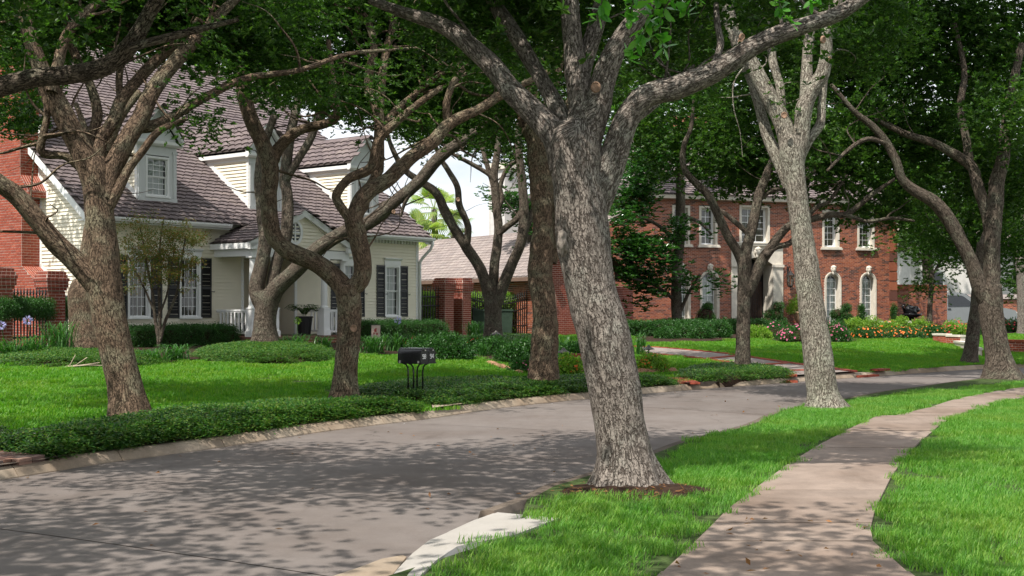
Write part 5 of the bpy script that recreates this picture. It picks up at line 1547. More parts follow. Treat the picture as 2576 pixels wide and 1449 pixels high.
shingles(rw, P0 + Zv * .012, ed, vd, in_w, (2, LW), (0, 9.5), M['shingle_tan'], w=.36, ex=.26, th=.02, limit=220, wavy=.045)
mb = MB(); mb.tube([WQ(0, v1), WQ(u1_, v1)], .07, 6); mb.tube([WQ(u1_, v1), WQ(LW, vR)], .06, 6); mb.build('ridge_cap', M['shingle_tan'], gwg)
st = []; fE = Frame(Vector((WQ(LW - .1, 0).x, WQ(LW - .1, 0).y, 0)) + bk * .5, bk, ed)
brick_wall(gwg, fE, 0, 4.0, .5, EZW + 1.6, M['brick_pillar'], M['mortar'], span=lambda z: (max(0, (z - EZW) / SLW - .4), 4.0 - max(0, (z - EZW) / SLW - .4)), store=st); place_bricks(gwg, st, M['brick_pillar'], 60)
fW2 = Frame(e_start + bk * .5, ed, -bk); st = []
brick_wall(gwg, fW2, 0, LW, .5, EZW + .2, M['brick_house'], M['mortar'], store=st); place_bricks(gwg, st, M['brick_house'], 150)
M['brown_trim'] = plain('brown_trim', (.16, .10, .075), .5, .1, 4)
mb = MB(); mb.prism([P0 + Zv * -.16, P0 + Zv * .0, P0 + bk * .1 + Zv * .0, P0 + bk * .5 - Zv * .16], ed * LW); mb.build('gutter', M['brown_trim'], gwg)
mb = MB(); q = e_start + ed * 15.6; mb.tube([q + Zv * (EZW - .1) + bk * .02, q + Zv * (EZW - .3) + bk * .05, q + Zv * (EZW - .6) + bk * .4 + ed * .25, q + Zv * (EZW - .8) + bk * .45 + ed * .3, q + Zv * .6 + bk * .45 + ed * .3], .07, 6); mb.build('downspout', M['brown_trim'], gwg)
# white boarded chimney with a cupola lantern
cc = at(1268, 779, 60); cc.z = 0
cb = empty('boarded_chimney'); tag(cb, 'tall white boarded chimney with a small metal cap above the grey roof', 'chimney')
ax = (Vector((.62, -.78, 0)), Vector((.78, .62, 0)), Zv)
mb = MB(); mb.box(cc + Zv * 6.6, (1.25, .9, 4.0), ax); b_ = mb.build('body', M['white_paint'], cb)
for i in range(9):
    mb = MB(); mb.box(cc + Zv * 6.6 - ax[1] * .455 + ax[0] * (-.56 + .14 * i), (.128, .02, 3.9), ax); mb.build('board', M['white_paint'], b_)
for i in range(6):
    mb = MB(); mb.box(cc + Zv * 6.6 - ax[0] * .63 + ax[1] * (-.36 + .145 * i), (.02, .132, 3.9), ax); mb.build('board', M['white_paint'], b_)
mb = MB(); mb.box(cc + Zv * 8.45, (1.5, 1.15, .16), ax); mb.box(cc + Zv * 8.62, (1.36, 1.0, .18), ax); mb.build('cornice', M['stone_trim'], cb)
mb = MB()
for i in (-1, 1):
    for j in (-1, 1): mb.box(cc + Zv * 8.95 + ax[0] * (.26 * i) + ax[1] * (.2 * j), (.06, .06, .5), ax)
mb.box(cc + Zv * 8.72, (.66, .54, .06), ax); mb.add([cc + Zv * 9.2 + ax[0] * (.36 * i) + ax[1] * (.3 * j) for i, j in ((-1, -1), (1, -1), (1, 1), (-1, 1))] + [cc + Zv * 9.62], [(0, 1, 4), (1, 2, 4), (2, 3, 4), (3, 0, 4), (3, 2, 1, 0)])
mb.build('flue_cap', M['lamp_green'], cb)

# ================================================================== BRICK PILLARS, IRON FENCES, GATE
def pillar(c, w, z0, z1, ua, label, name='brick_pillar', lim=150):
    """c centre on ground; corbelled top"""
    root = empty(name); tag(root, label, 'pillar')
    vb = Vector((-ua.y, ua.x, 0)); st = []
    core = MB(); core.box(c + Zv * ((z0 + z1) / 2 - .05), (w - .03, w - .03, z1 - z0 - .1), (ua, vb, Zv)); core.build('core', M['mortar'], root)
    def ring(hw, za, zb, bl=.215, bh=.079):
        for o_, u_, n_v in ((c - ua * hw - vb * hw, ua, -vb), (c - ua * hw + vb * hw, -vb, -ua), (c + ua * hw - vb * hw, vb, ua)):
            brick_wall(root, Frame(o_, u_, n_v), 0, 2 * hw, za, zb, M['brick_pillar'], M['mortar'], store=st, bl=bl, bh=bh)
    top = z1 - .50
    ring(w / 2, z0, top)
    off = [.03, .06, .06, .08, .05, .02]
    for k, o_ in enumerate(off):
        za = top + k * .0833; ring(w / 2 + o_, za, za + .083, .115, .083)
        cp = MB(); cp.box(c + Zv * (za + .0415), (w + 2 * o_ - .004, w + 2 * o_ - .004, .083), (ua, vb, Zv)); cp.build('course', M['mortar'], root)
    cp = MB(); cp.box(c + Zv * (z1 + .005), (w - .02, w - .02, .02), (ua, vb, Zv)); cp.build('cap', M['brick_pillar'], root)
    place_bricks(root, st, M['brick_pillar'], lim)
    return root
LF = Vector((0, 1, 0))
pillar(at(129, 779, 33) * 1 + Vector((0, 0, -1.7)), .50, .45, 2.70, Vector((.62, .785, 0)), 'dark brick fence pillar with corbelled cap beside the brick chimney')
pillar(at(-6, 779, 30.2) * 1 + Vector((0, 0, -1.7)), .50, .45, 2.70, Vector((.62, .785, 0)), 'dark brick fence pillar cut by the left edge of the picture', lim=60)
def FP(t): return HW(LEN, 0, 0) + A2 * t
pillar(FP(1.50), .50, .45, 2.88, A2, 'brick pillar with corbelled cap nearest the white house corner')
pillar(FP(2.52), .50, .45, 2.90, A2, 'brick pillar carrying the left side of the iron gate')
pillar(FP(7.12), .46, .45, 2.95, A2, 'narrow brick pillar right of the iron gate, behind the knobbly oak', lim=80)
def picket_mesh(h, r=.017):
    mb = MB(); mb.box((0, 0, h / 2), (r * 1.7, r * 1.7, h))
    mb.lathe([(.012, h), (.024, h + .03), (.012, h + .045), (.028, h + .08), (.004, h + .17)], (0, 0, 0), 6)
    me = bpy.data.meshes.new('picket'); me.from_pydata(mb.v, [], mb.f); me.update(); me.materials.append(M['black_iron']); return me
def fence(p0, p1, z0, hfun, n, rails, label, name='iron_fence', cat='fence'):
    root = empty(name); tag(root, label, cat)
    d = (p1 - p0); L = d.length; d.normalize(); nn = Vector((-d.y, d.x, 0))
    for rz in rails:
        mb = MB(); k = 14
        pts = [p0 + d * (L * i / k) + Zv * (rz(i / k) if callable(rz) else rz) for i in range(k + 1)]
        mb.tube(pts, .028, 6); mb.build('rail', M['black_iron'], root)
    me = picket_mesh(1.0)
    for i in range(n + 1):
        t = (i + .5) / (n + 1); h = hfun(t) - z0
        o = bpy.data.objects.new('picket', me); COL.objects.link(o); o.parent = root
        o.location = p0 + d * (L * t) + Zv * z0; o.scale = (1, 1, h - .12)
        o.rotation_euler = (0, 0, math.atan2(d.y, d.x))
    return root
pA = at(-6, 779, 30.2) - Zv * 1.7 + Vector((0, .3, 0)); pB = at(129, 779, 33) - Zv * 1.7 - Vector((0, .3, 0))
fence(pA, pB, .55, lambda t: 2.12, 13, [1.80, 1.0, .72], 'black iron fence with spear tips between the two left pillars')
fence(at(129, 779, 33) - Zv * 1.7 + Vector((.15, .3, 0)), HW(-.1, .9, 0), .55, lambda t: 2.0, 8, [1.72, 1.1, .72], 'black iron fence section joining the left pillar to the house')
fence(FP(.05), FP(1.22), .6, lambda t: 2.42, 7, [2.18, 1.85, .8], 'short black iron fence between the house corner and the brick pillar')
dip = lambda t: 2.38 - .26 * math.sin(math.pi * t)
gt = fence(FP(2.85), FP(6.82), .55, dip, 28, [lambda t: dip(t) - .2, lambda t: dip(t) - .55, 1.05, .65], 'double black iron gate with dipped top rail and spear tips', 'iron_gate', 'gate')
for t in (2.82, 4.82, 4.86, 6.84):
    mb = MB(); mb.box(FP(t) + Zv * 1.4, (.05, .05, 1.8), (A2, B2, Zv)); mb.build('gate_stile', M['black_iron'], gt)
mb = MB(); mb.box(FP(6.9) - B2 * .28 + Zv * 1.15, (.14, .10, .26), (A2, B2, Zv)); tag(mb.build('gate_box', M['black_paint']), 'small black gate opener box on the brick pillar', 'control box')
bwal = empty('garden_wall'); tag(bwal, 'dark red brick wall running right from the gate pillar', 'wall')
fwl = Frame(FP(7.35) + B2 * .1, A2, -B2); st = []
brick_wall(bwal, fwl, 0, 7.5, .45, 2.75, M['brick_pillar'], M['mortar'], store=st); place_bricks(bwal, st, M['brick_pillar'], 200)
mb = MB(); fwl.box(mb, 0, 7.5, .45, 2.75, -.3, -.01); mb.build('wall_core', M['mortar'], bwal)
# bins behind the gate
def bin_(px, Y, label, h=1.05, w=.62):
    c = at(px, 779, Y); c.z = .6
    r = empty('wheelie_bin', c); tag(r, label, 'bin')
    mb = MB(); a_, b_ = w * .42, w * .5
    mb.add([(i * a_, j * a_, 0) for i, j in ((-1, -1), (1, -1), (1, 1), (-1, 1))] + [(i * b_, j * b_, h) for i, j in ((-1, -1), (1, -1), (1, 1), (-1, 1))], [(3, 2, 1, 0), (4, 5, 6, 7), (0, 1, 5, 4), (1, 2, 6, 5), (2, 3, 7, 6), (3, 0, 4, 7)])
    mb.build('body', M['bin_green'], r)
    mb = MB(); mb.box((0, 0, h + .03), (w * 1.08, w * 1.1, .07)); mb.box((0, .34, h + .02), (w * .8, .05, .05)); mb.build('lid', M['bin_green'], r)
    for s_ in (-1, 1):
        mb = MB(); mb.tube([(s_ * w * .45 - .02, w * .4, .1), (s_ * w * .45 + .02, w * .4, .1)], .1, 10); mb.build('wheel', M['rubber'], r)
bin_(1270, 50.2, 'dark green wheelie bin behind the right gate leaf')
bin_(1207, 48.9, 'dark wheelie bin partly hidden behind the left gate leaf')

# ================================================================== TREES
class Wood:
    """collects limb tubes with bark coordinates into one mesh"""
    def __init__(self): self.V = []; self.F = []; self.UV = []; self.nv = 0
    def limb(self, pts, rad, nseg=None, step=None, flare=None, seed=0, lump=.05):
        P4 = np.array([[p.x, p.y, p.z, r] for p, r in zip(pts, rad)])
        rmax = max(rad)
        step = step or max(.05, rmax * .55)
        C = catmull(P4, step)
        n = nseg or (30 if rmax > .2 else 18 if rmax > .1 else 10 if rmax > .04 else 6)
        cen = C[:, :3]; rr = np.maximum(C[:, 3], .003)
        tan = np.gradient(cen, axis=0); tan /= np.linalg.norm(tan, axis=1)[:, None] + 1e-9
        a = np.cross(tan[0], [0, 1, 0.05]); a /= np.linalg.norm(a) + 1e-9
        rows = []
        L = np.concatenate([[0], np.cumsum(np.linalg.norm(np.diff(cen, axis=0), axis=1))])
        th = np.linspace(0, 2 * np.pi, n + 1) + np.pi / 2
        uvs = []
        for i in range(len(cen)):
            a = a - tan[i] * (a @ tan[i]); a /= np.linalg.norm(a) + 1e-9
            b = np.cross(tan[i], a)
            dirs = np.cos(th)[:, None] * a + np.sin(th)[:, None] * b
            r = np.full(n + 1, rr[i])
            if rmax > .03 and lump:
                q = [1 + lump * 1.6 * mnoise.noise(Vector(cen[i] * 1.6 + d * .9) + Vector((seed, 0, 0))) + lump * mnoise.noise(Vector(cen[i] * 4.5 + d * 1.6) + Vector((0, seed, 0))) for d in dirs[:-1]]
                r = r * np.array(q + q[:1])
            if flare and L[i] < flare[0]:
                f = (1 - L[i] / flare[0]) ** 2.2
                lob = 1 + .35 * np.cos(th * flare[2] + seed) + .18 * np.cos(th * (flare[2] + 2) + 1.3 * seed)
                r = r * (1 + flare[1] * f * np.maximum(.2, lob))
            rows.append(cen[i] + dirs * r[:, None])
            circ = 2 * np.pi * max(rr[i], rmax * .45)
            uvs.append(np.stack([np.linspace(0, circ, n + 1) + seed * .37, np.full(n + 1, L[i] + seed * .71)], 1))
        V = np.concatenate(rows); m = n + 1
        i = np.arange(len(cen) - 1)[:, None] * m; k = np.arange(n)[None, :]
        F = np.stack([i + k, i + k + 1, i + m + k + 1, i + m + k], -1).reshape(-1, 4)
        U = np.concatenate(uvs)
        tipi = len(V)
        self.V.append(V); self.F.append(F + self.nv); self.UV.append(U); self.nv += len(V)
        # closing cap
        c = cen[-1] + tan[-1] * rr[-1] * .4
        ringb = (len(cen) - 1) * m + np.arange(n) + self.nv - len(V)
        self.V.append(c[None]); self.UV.append(U[-1:]); ci = self.nv; self.nv += 1
        self.F.append(np.stack([ringb, np.roll(ringb, -1), np.full(n, ci), np.full(n, ci)], 1))
        return cen, rr
    def build(self, name, mat, parent):
        V = np.concatenate(self.V); F = np.concatenate(self.F).astype(np.int32); U = np.concatenate(self.UV)
        tri = F[:, 2] == F[:, 3]
        me = bpy.data.meshes.new(name)
        Fq, Ft = F[~tri], F[tri][:, :3]
        loops = np.concatenate([Fq.ravel(), Ft.ravel()]).astype(np.int32)
        me.vertices.add(len(V)); me.vertices.foreach_set('co', V.astype(np.float32).ravel())
        me.loops.add(len(loops)); me.loops.foreach_set('vertex_index', loops)
        tot = np.concatenate([np.full(len(Fq), 4), np.full(len(Ft), 3)]).astype(np.int32)
        me.polygons.add(len(tot)); me.polygons.foreach_set('loop_total', tot)
        me.polygons.foreach_set('loop_start', np.concatenate([[0], np.cumsum(tot)[:-1]]).astype(np.int32))
        me.polygons.foreach_set('use_smooth', np.ones(len(tot), bool))
        l = me.uv_layers.new(name='UVMap'); l.data.foreach_set('uv', U[loops].astype(np.float32).ravel())
        me.update(calc_edges=True); me.validate()
        me.materials.append(mat)
        o = bpy.data.objects.new(name, me); COL.objects.link(o); o.parent = parent
        return o
CAN_X = [-400, 0, 60, 110, 150, 300, 440, 520, 600, 640, 700, 770, 830, 900, 960, 1010, 1080, 1150, 1230, 1300, 1350, 1400, 1480, 1560, 1700, 1800, 1900, 1960, 2050, 2200, 2260, 2300, 2350, 2575, 3000]
CAN_Y = [400, 370, 360, 300, 170, 130, 170, 215, 230, 250, 290, 260, 325, 330, 310, 350, 395, 385, 405, 430, 480, 300, 260, 470, 490, 500, 490, 470, 560, 570, 560, 660, 720, 740, 740]
def tree(name, label, base, trunk, limbs, blobs, bark, spray='oak', twigs=30, group=None, flare=(.7, .5, 5), seed=1, dens=1.0, scars=(), Yt=None, mode='any', scl=(.8, 1.25), twig_mat=None, tl=.045, cat='tree'):
    """trunk: [(px,py,w)] at depth Y; limbs: ([(px,py,w)], Y0, Y1); blobs: (px,py,rx,ry,Y,ry_m,count)"""
    root = empty(name); tag(root, label, cat, group)
    wd = Wood()
    b = base; Y = b.y
    def cv(lst, Y0, Y1):
        n = len(lst); out = []; rad = []
        for i, (px, py, w) in enumerate(lst):
            yy = Y0 + (Y1 - Y0) * (i / max(1, n - 1)) ** 1.2
            out.append(at(px, py, yy)); rad.append(w / 2 / FOC * yy)
        return out, rad
    tp, tr = cv(trunk, Y, Yt if Yt else Y)
    tp[0] = Vector((tp[0].x, tp[0].y, b.z - .12))
    wd.limb(tp, tr, flare=flare, seed=seed, step=.07 if Y < 22 else .12, lump=tl)
    ends = []
    for i, (lst, y0, y1) in enumerate(limbs):
        p, r = cv(lst, Y + y0, Y + y1)
        c, rr = wd.limb(p, r, seed=seed * 3 + i, lump=.07)
        ends.append((c, rr))
    leafp = []
    r_ = random.Random(seed * 77)
    tw = Wood()
    for k in range(twigs):
        if not ends: break
        c, rr = ends[r_.randrange(len(ends))]
        t = r_.uniform(.45, 1.0); j = min(len(c) - 1, int(t * (len(c) - 1)))
        st_ = Vector(c[j]); L = r_.uniform(.7, 2.0)
        d = Vector((r_.gauss(0, 1), abs(r_.gauss(.5, .6)), r_.gauss(.6, .5))).normalized()
        pts = [st_]; dd = d.copy()
        for q in range(4):
            dd = (dd + Vector((r_.gauss(0, .35), r_.gauss(0, .35), r_.gauss(.05, .3)))).normalized()
            pts.append(pts[-1] + dd * (L / 4))
        r0 = min(rr[j] * .6, r_.uniform(.012, .032))
        tw.limb(pts, [r0, r0 * .8, r0 * .6, r0 * .4, r0 * .2], seed=k, nseg=5, lump=0)
        for q in (2, 3, 4):
            for _ in range(2): leafp.append(np.array(pts[q]) + np.array([r_.gauss(0, .22), abs(r_.gauss(0, .3)) + (.5 if Y > 25 else .15), r_.gauss(0, .22)]))
    tk = wd.build('trunk', bark, root)
    if tw.V: o = tw.build('twigs', twig_mat or bark, root); o['kind'] = 'stuff'
    for (px, py, yy, rpx, nrm) in scars:
        c = at(px, py, yy); r0 = .8 * rpx / FOC * yy
        nrm = Vector(nrm).normalized(); a_ = nrm.cross(Zv).normalized(); b_ = nrm.cross(a_)
        mb = MB(); n = 16; rg = []
        for rr_, h_ in ((1.25, -.03), (1.18, .02), (1.0, .03), (.85, .012), (.3, .0)):
            rg.append([c + (a_ * math.cos(2 * math.pi * k / n) + b_ * math.sin(2 * math.pi * k / n) * 1.1) * (r0 * rr_) + nrm * (h_ * r0 * 12) for k in range(n)])
        for q in range(4):
            for k in range(n): mb.quad(rg[q][k], rg[q][(k + 1) % n], rg[q + 1][(k + 1) % n], rg[q + 1][k])
        mb.quad(*rg[4]); mb.build('pruning_scar', M['cut_wood'], root, smooth=True)
    pts = []; free = []; high = []
    for bl_ in blobs:
        px, py, rx, ry, yy, rd, cnt = bl_[:7]
        c = np.array(at(px, py, yy)); sx_, sz_ = rx / FOC * yy, ry / FOC * yy
        k = max(3, int(cnt * dens / 11))
        sub = c + ball_pts(k, (sx_, rd, sz_))
        per = max(1, int(cnt * dens * (.72 if Y < 45 else 1) / k))
        q = np.repeat(sub, per, 0) + rng.normal(size=(k * per, 3)) * np.array([.30, .30, .18]) * (1.6 if spray in ('back', 'oak_far') else 1)
        (free if len(bl_) > 7 else high if (py + ry < 0 and spray == 'oak') else pts).append(q)
    if leafp: pts.append(np.array(leafp))
    pts = np.concatenate(pts) if pts else np.zeros((0, 3))
    if Y < 45 and len(pts):                       # crowns end at the lower edge of the real canopy
        qx = CX + pts[:, 0] / pts[:, 1] * FOC; qy = HY - (pts[:, 2] - CAM_H) / pts[:, 1] * FOC
        rad_px = .30 / pts[:, 1] * FOC
        pts = pts[(qy + rad_px * .6 < np.interp(qx, CAN_X, CAN_Y) + rng.normal(size=len(qx)) * 14)]
    pts = np.concatenate([pts] + free)
    if high: scatter('upper_crown', np.concatenate(high), T['airy'], .85, 1.3, mode, root, 'stuff')
    cr = scatter('crown', pts, T[spray], scl[0], scl[1], mode, root, 'stuff')
    return root

def gbase(px, py, dz=0.0):
    return hit(px, py) + Vector((0, 0, dz))
def base_at(px, Y, z=None):
    p = at(px, HY, Y); p.z = float(zg(p.x, p.y)) if z is None else z
    return p

# --- left roadside oak on the jasmine strip
tree('oak_tree', 'leaning oak with spreading limbs standing in front of the left gable', base_at(322, 17.0), 
     [(328, 1080, 92), (322, 1030, 92), (312, 960, 86), (292, 880, 84), (274, 800, 84), (264, 720, 86), (260, 650, 80), (252, 560, 72), (244, 480, 70), (236, 430, 72), (230, 400, 60)],
     [([(262, 740, 66), (222, 690, 60), (178, 645, 52), (130, 600, 50), (85, 545, 50), (40, 492, 48), (0, 462, 46), (-70, 415, 42)], 0, -.6),
      ([(243, 480, 60), (222, 415, 60), (200, 370, 56), (160, 290, 52), (130, 231, 46), (95, 150, 42), (71, 74, 38), (60, -20, 34), (45, -110, 26)], 0, -.5),
      ([(262, 500, 52), (280, 430, 50), (320, 350, 48), (355, 296, 44), (380, 237, 42), (420, 178, 38), (474, 118, 34), (530, 60, 28), (600, -10, 22)], 0, .9),
      ([(245, 400, 36), (258, 345, 34), (284, 305, 34), (305, 252, 32), (341, 207, 30), (385, 160, 28), (444, 110, 24), (500, 60, 20)], .1, 1.3),
      ([(350, 322, 30), (385, 316, 30), (430, 296, 26), (504, 252, 22), (578, 213, 20), (637, 193, 17), (748, 178, 14), (837, 148, 12), (896, 133, 10), (1044, 121, 6)], .3, 1.6),
      ([(232, 440, 24), (204, 424, 22), (166, 394, 20), (120, 390, 20), (103, 378, 20), (106, 350, 19), (118, 296, 17), (115, 252, 15), (90, 190, 10)], .1, -.3),
      ([(262, 540, 30), (300, 470, 26), (323, 426, 22), (355, 385, 20), (394, 335, 18), (438, 311, 14), (470, 300, 8)], -.05, .3),
      ([(238, 410, 34), (236, 340, 30), (244, 280, 26), (225, 210, 24), (190, 140, 22), (170, 70, 20), (176, -20, 18)], .2, .8),
      ([(130, 232, 30), (146, 160, 28), (166, 95, 26), (207, 40, 24), (270, -10, 20)], -.35, .2),
      ([(305, 262, 20), (300, 200, 18), (312, 120, 16), (330, 40, 12)], .6, 1.4)],
     [(110, 40, 190, 80, 18.6, 1.2, 260), (330, 30, 230, 60, 19.2, 1.4, 260), (560, 70, 200, 100, 19.2, 1.3, 300), (548, 320, 52, 55, 17.6, .3, 24, 1), (35, 310, 80, 90, 19.5, .9, 90), (470, 150, 110, 70, 19.5, .8, 70), (655, 225, 70, 50, 19.0, .6, 45),
      (300, -260, 520, 190, 18.0, 3.2, 480), (-260, -80, 240, 200, 17.5, 2.5, 200)],
     M['bark_brown'], 'oak', 60, seed=2, scars=())
# --- second roadside oak, S-shaped
tree('oak_tree', 'twisting oak left of the mailboxes with a sawn branch scar', base_at(868, 20.9),
     [(866, 1010, 64), (868, 985, 62), (870, 930, 60), (876, 860, 60), (880, 790, 58), (876, 745, 62), (874, 718, 62)],
     [([(872, 735, 54), (851, 708, 50), (799, 663, 48), (728, 632, 46), (692, 599, 44), (679, 551, 44), (676, 494, 42), (679, 423, 44), (662, 366, 42), (629, 295, 38), (612, 230, 34), (600, 160, 30), (590, 80, 24), (575, -20, 20)], 0, .4),
      ([(680, 410, 34), (705, 366, 28), (752, 328, 24), (809, 314, 22), (842, 300, 20), (847, 270, 18), (840, 220, 17), (833, 170, 15), (826, 100, 12)], .3, .5),
      ([(878, 730, 46), (906, 705, 46), (912, 660, 46), (902, 610, 46), (894, 575, 48), (888, 550, 46)], 0, -.2),
      ([(890, 560, 30), (872, 540, 26), (852, 512, 24), (847, 490, 24), (875, 452, 24), (932, 423, 26), (946, 376, 26), (956, 345, 26), (989, 314, 22), (1040, 270, 18), (1110, 220, 14)], -.2, -.5),
      ([(888, 560, 44), (902, 515, 42), (930, 480, 40), (975, 452, 38), (1036, 395, 34), (1084, 362, 32), (1131, 310, 30), (1202, 276, 24), (1260, 240, 22), (1310, 215, 18), (1380, 180, 12)], -.2, .4),
      ([(1131, 312, 22), (1122, 285, 20), (1126, 245, 18), (1142, 205, 16), (1166, 172, 12), (1182, 156, 7)], .15, .1),
      ([(925, 480, 28), (950, 428, 28), (953, 352, 28), (953, 290, 28), (940, 255, 26), (927, 225, 24), (930, 178, 22), (941, 118, 22), (927, 59, 20), (897, 20, 16)], .4, 1.0),
      ([(953, 300, 24), (960, 207, 22), (971, 133, 20), (989, 59, 18), (1002, -20, 15)], .6, 1.2),
      ([(958, 330, 20), (985, 290, 20), (1030, 250, 18), (1090, 200, 14), (1170, 150, 10)], .6, 1.5)],
     [(760, 40, 260, 70, 23, 1.4, 330), (800, 150, 210, 60, 24, 1.4, 230), (1010, 210, 190, 60, 24, 1.2, 220), (1140, 100, 170, 90, 23.5, 1.4, 260), (1120, 275, 120, 50, 25, .9, 120), (805, 245, 100, 40, 24.5, .8, 80), (960, 300, 90, 30, 24.5, .6, 50), (1000, 60, 180, 70, 23, 1.2, 200), (640, 150, 80, 70, 23, .9, 80),
      (900, -230, 520, 180, 22, 3.2, 520)],
     M['bark_brown'], 'oak', 70, seed=5, scars=((889, 826, 20.62, 9, (.1, -1, .05)), (1152, 502, 21.0, 5, (.3, -1, 0))))
# --- stout oak by the left fence
tree('oak_tree', 'stout oak behind the leaning one, rooted in the left ground cover mound', base_at(216, 31.0),
     [(220, 900, 88), (217, 880, 84), (213, 830, 76), (207, 775, 70), (204, 735, 66), (200, 715, 50), (196, 703, 30)],
     [([(212, 760, 52), (220, 690, 44), (222, 630, 38), (230, 570, 34), (242, 510, 32), (252, 450, 28), (268, 380, 26), (300, 300, 22), (350, 230, 18)], 0, 1.0),
      ([(250, 470, 20), (225, 400, 18), (215, 330, 15), (190, 260, 12)], .7, 1.2)],
     [(300, 120, 160, 80, 33, 2.0, 150), (120, 150, 160, 100, 33, 2, 160), (200, -150, 400, 160, 32, 3.5, 420)], M['bark_brown'], 'oak_far', 14, seed=9, flare=(.9, .25, 5))
# --- forked oak by the porch
tree('oak_tree', 'thick trunked forked oak on the round mound before the porch', base_at(667, 33.0),
     [(668, 886, 74), (667, 862, 68), (666, 825, 60), (668, 790, 55), (672, 760, 57), (676, 738, 56)],
     [([(664, 770, 46), (648, 745, 40), (645, 725, 38), (655, 677, 36), (664, 639, 34), (667, 590, 32), (660, 552, 30), (657, 515, 28), (652, 450, 26), (660, 380, 22), (690, 290, 18)], 0, .4),
      ([(676, 755, 50), (700, 720, 44), (742, 682, 40), (799, 627, 38), (866, 584, 36), (932, 558, 34), (989, 509, 32), (1050, 461, 30), (1107, 395, 30), (1202, 329, 26), (1260, 298, 24), (1340, 272, 18), (1440, 250, 10)], 0, -.8),
      ([(684, 740, 36), (688, 700, 30), (696, 660, 30), (712, 620, 30), (721, 580, 30), (723, 530, 30), (722, 485, 28), (716, 447, 28), (728, 352, 26), (744, 280, 22), (765, 200, 18)], .2, .9),
      ([(718, 455, 20), (750, 400, 20), (780, 350, 20), (800, 300, 22), (838, 255, 22), (912, 231, 18), (980, 225, 12)], .6, .8),
      ([(1050, 461, 14), (1035, 480, 12), (1018, 510, 10), (1008, 545, 6)], -.5, -.4)],
     [(720, 240, 110, 50, 35, 1.6, 110), (880, 230, 140, 50, 35, 1.6, 140), (1010, 340, 80, 40, 34, 1.0, 50), (1100, 250, 130, 60, 36, 1.8, 120), (700, -100, 400, 150, 34, 3.5, 420)], M['bark_dark'], 'oak_far', 26, seed=12, flare=(.9, .3, 5), scars=((990, 533, 32.0, 5, (.2, -1, 0)),))
# --- knobbly straight oak right of the mailboxes
tree('oak_tree', 'knobbly straight dark trunked oak beside the big grey oak', base_at(1367, 24.4),
     [(1368, 975, 84), (1367, 950, 80), (1366, 905, 72), (1369, 860, 70), (1370, 800, 62), (1364, 740, 60), (1359, 680, 62), (1362, 640, 60), (1364, 600, 56), (1363, 520, 54), (1358, 440, 54), (1352, 380, 52), (1344, 330, 48), (1338, 270, 42), (1330, 200, 34)],
     [([(1385, 660, 30), (1400, 610, 34), (1402, 540, 36), (1398, 470, 36), (1396, 400, 34), (1410, 330, 30), (1440, 240, 22)], .3, .8),
      ([(1350, 370, 24), (1320, 330, 20), (1300, 270, 16), (1260, 210, 12)], 0, .8),
      ([(1345, 330, 26), (1370, 270, 22), (1400, 200, 18), (1420, 100, 14)], 0, 1.0)],
     [(1250, 160, 150, 90, 27, 1.6, 220), (1320, 60, 190, 80, 27, 1.6, 240), (1270, 290, 110, 50, 27, 1.0, 110), (1480, 140, 140, 100, 27.5, 1.4, 200), (1350, -180, 380, 160, 26, 3.2, 520)], M['bark_brown'], 'oak', 34, seed=15, flare=(.6, .4, 4), tl=.11, scars=())
# --- three stemmed oak at the gate
tree('oak_tree', 'three stemmed oak standing in front of the iron gate', base_at(1240, 40.0),
     [(1240, 868, 54), (1240, 850, 50), (1240, 815, 44), (1240, 780, 42), (1241, 755, 42)],
     [([(1238, 780, 34), (1228, 737, 30), (1209, 680, 28), (1171, 618, 26), (1143, 576, 24), (1119, 533, 24), (1096, 485, 22), (1058, 457, 18), (1015, 425, 15), (985, 370, 12), (970, 320, 9)], 0, -.6),
      ([(1172, 620, 20), (1177, 580, 18), (1172, 555, 17), (1155, 515, 17), (1150, 471, 15), (1128, 430, 14), (1103, 390, 12), (1090, 340, 9)], -.2, -.2),
      ([(1241, 770, 30), (1239, 727, 26), (1244, 661, 25), (1253, 585, 23), (1248, 519, 21), (1243, 448, 20), (1248, 400, 18), (1255, 340, 14)], 0, .4),
      ([(1245, 455, 14), (1228, 438, 12), (1185, 412, 11), (1134, 384, 9), (1100, 350, 6)], .2, .2),
      ([(1242, 470, 14), (1226, 420, 13), (1214, 375, 12), (1200, 330, 9)], .2, .6),
      ([(1246, 770, 34), (1258, 737, 30), (1286, 666, 28), (1309, 613, 26), (1318, 542, 24), (1314, 471, 22), (1309, 414, 20), (1303, 350, 18), (1312, 280, 14)], 0, -.4),
      ([(1252, 590, 16), (1272, 572, 16), (1304, 545, 15), (1322, 500, 12)], .1, .0),
      ([(1315, 590, 18), (1335, 545, 16), (1350, 500, 14), (1352, 430, 11)], -.1, .3),
      ([(1252, 530, 12), (1262, 500, 12), (1258, 470, 12), (1272, 430, 11), (1300, 400, 9)], .2, .4)],
     [(1200, 330, 120, 45, 42, 1.6, 90), (1300, 330, 90, 60, 42, 1.6, 90), (1100, 330, 100, 40, 42, 1.6, 60), (1300, 420, 50, 40, 42, 1.0, 26), (1180, 200, 200, 80, 43, 2, 160)], M['bark_dark'], 'oak_far', 18, seed=18, flare=(.6, .25, 4))
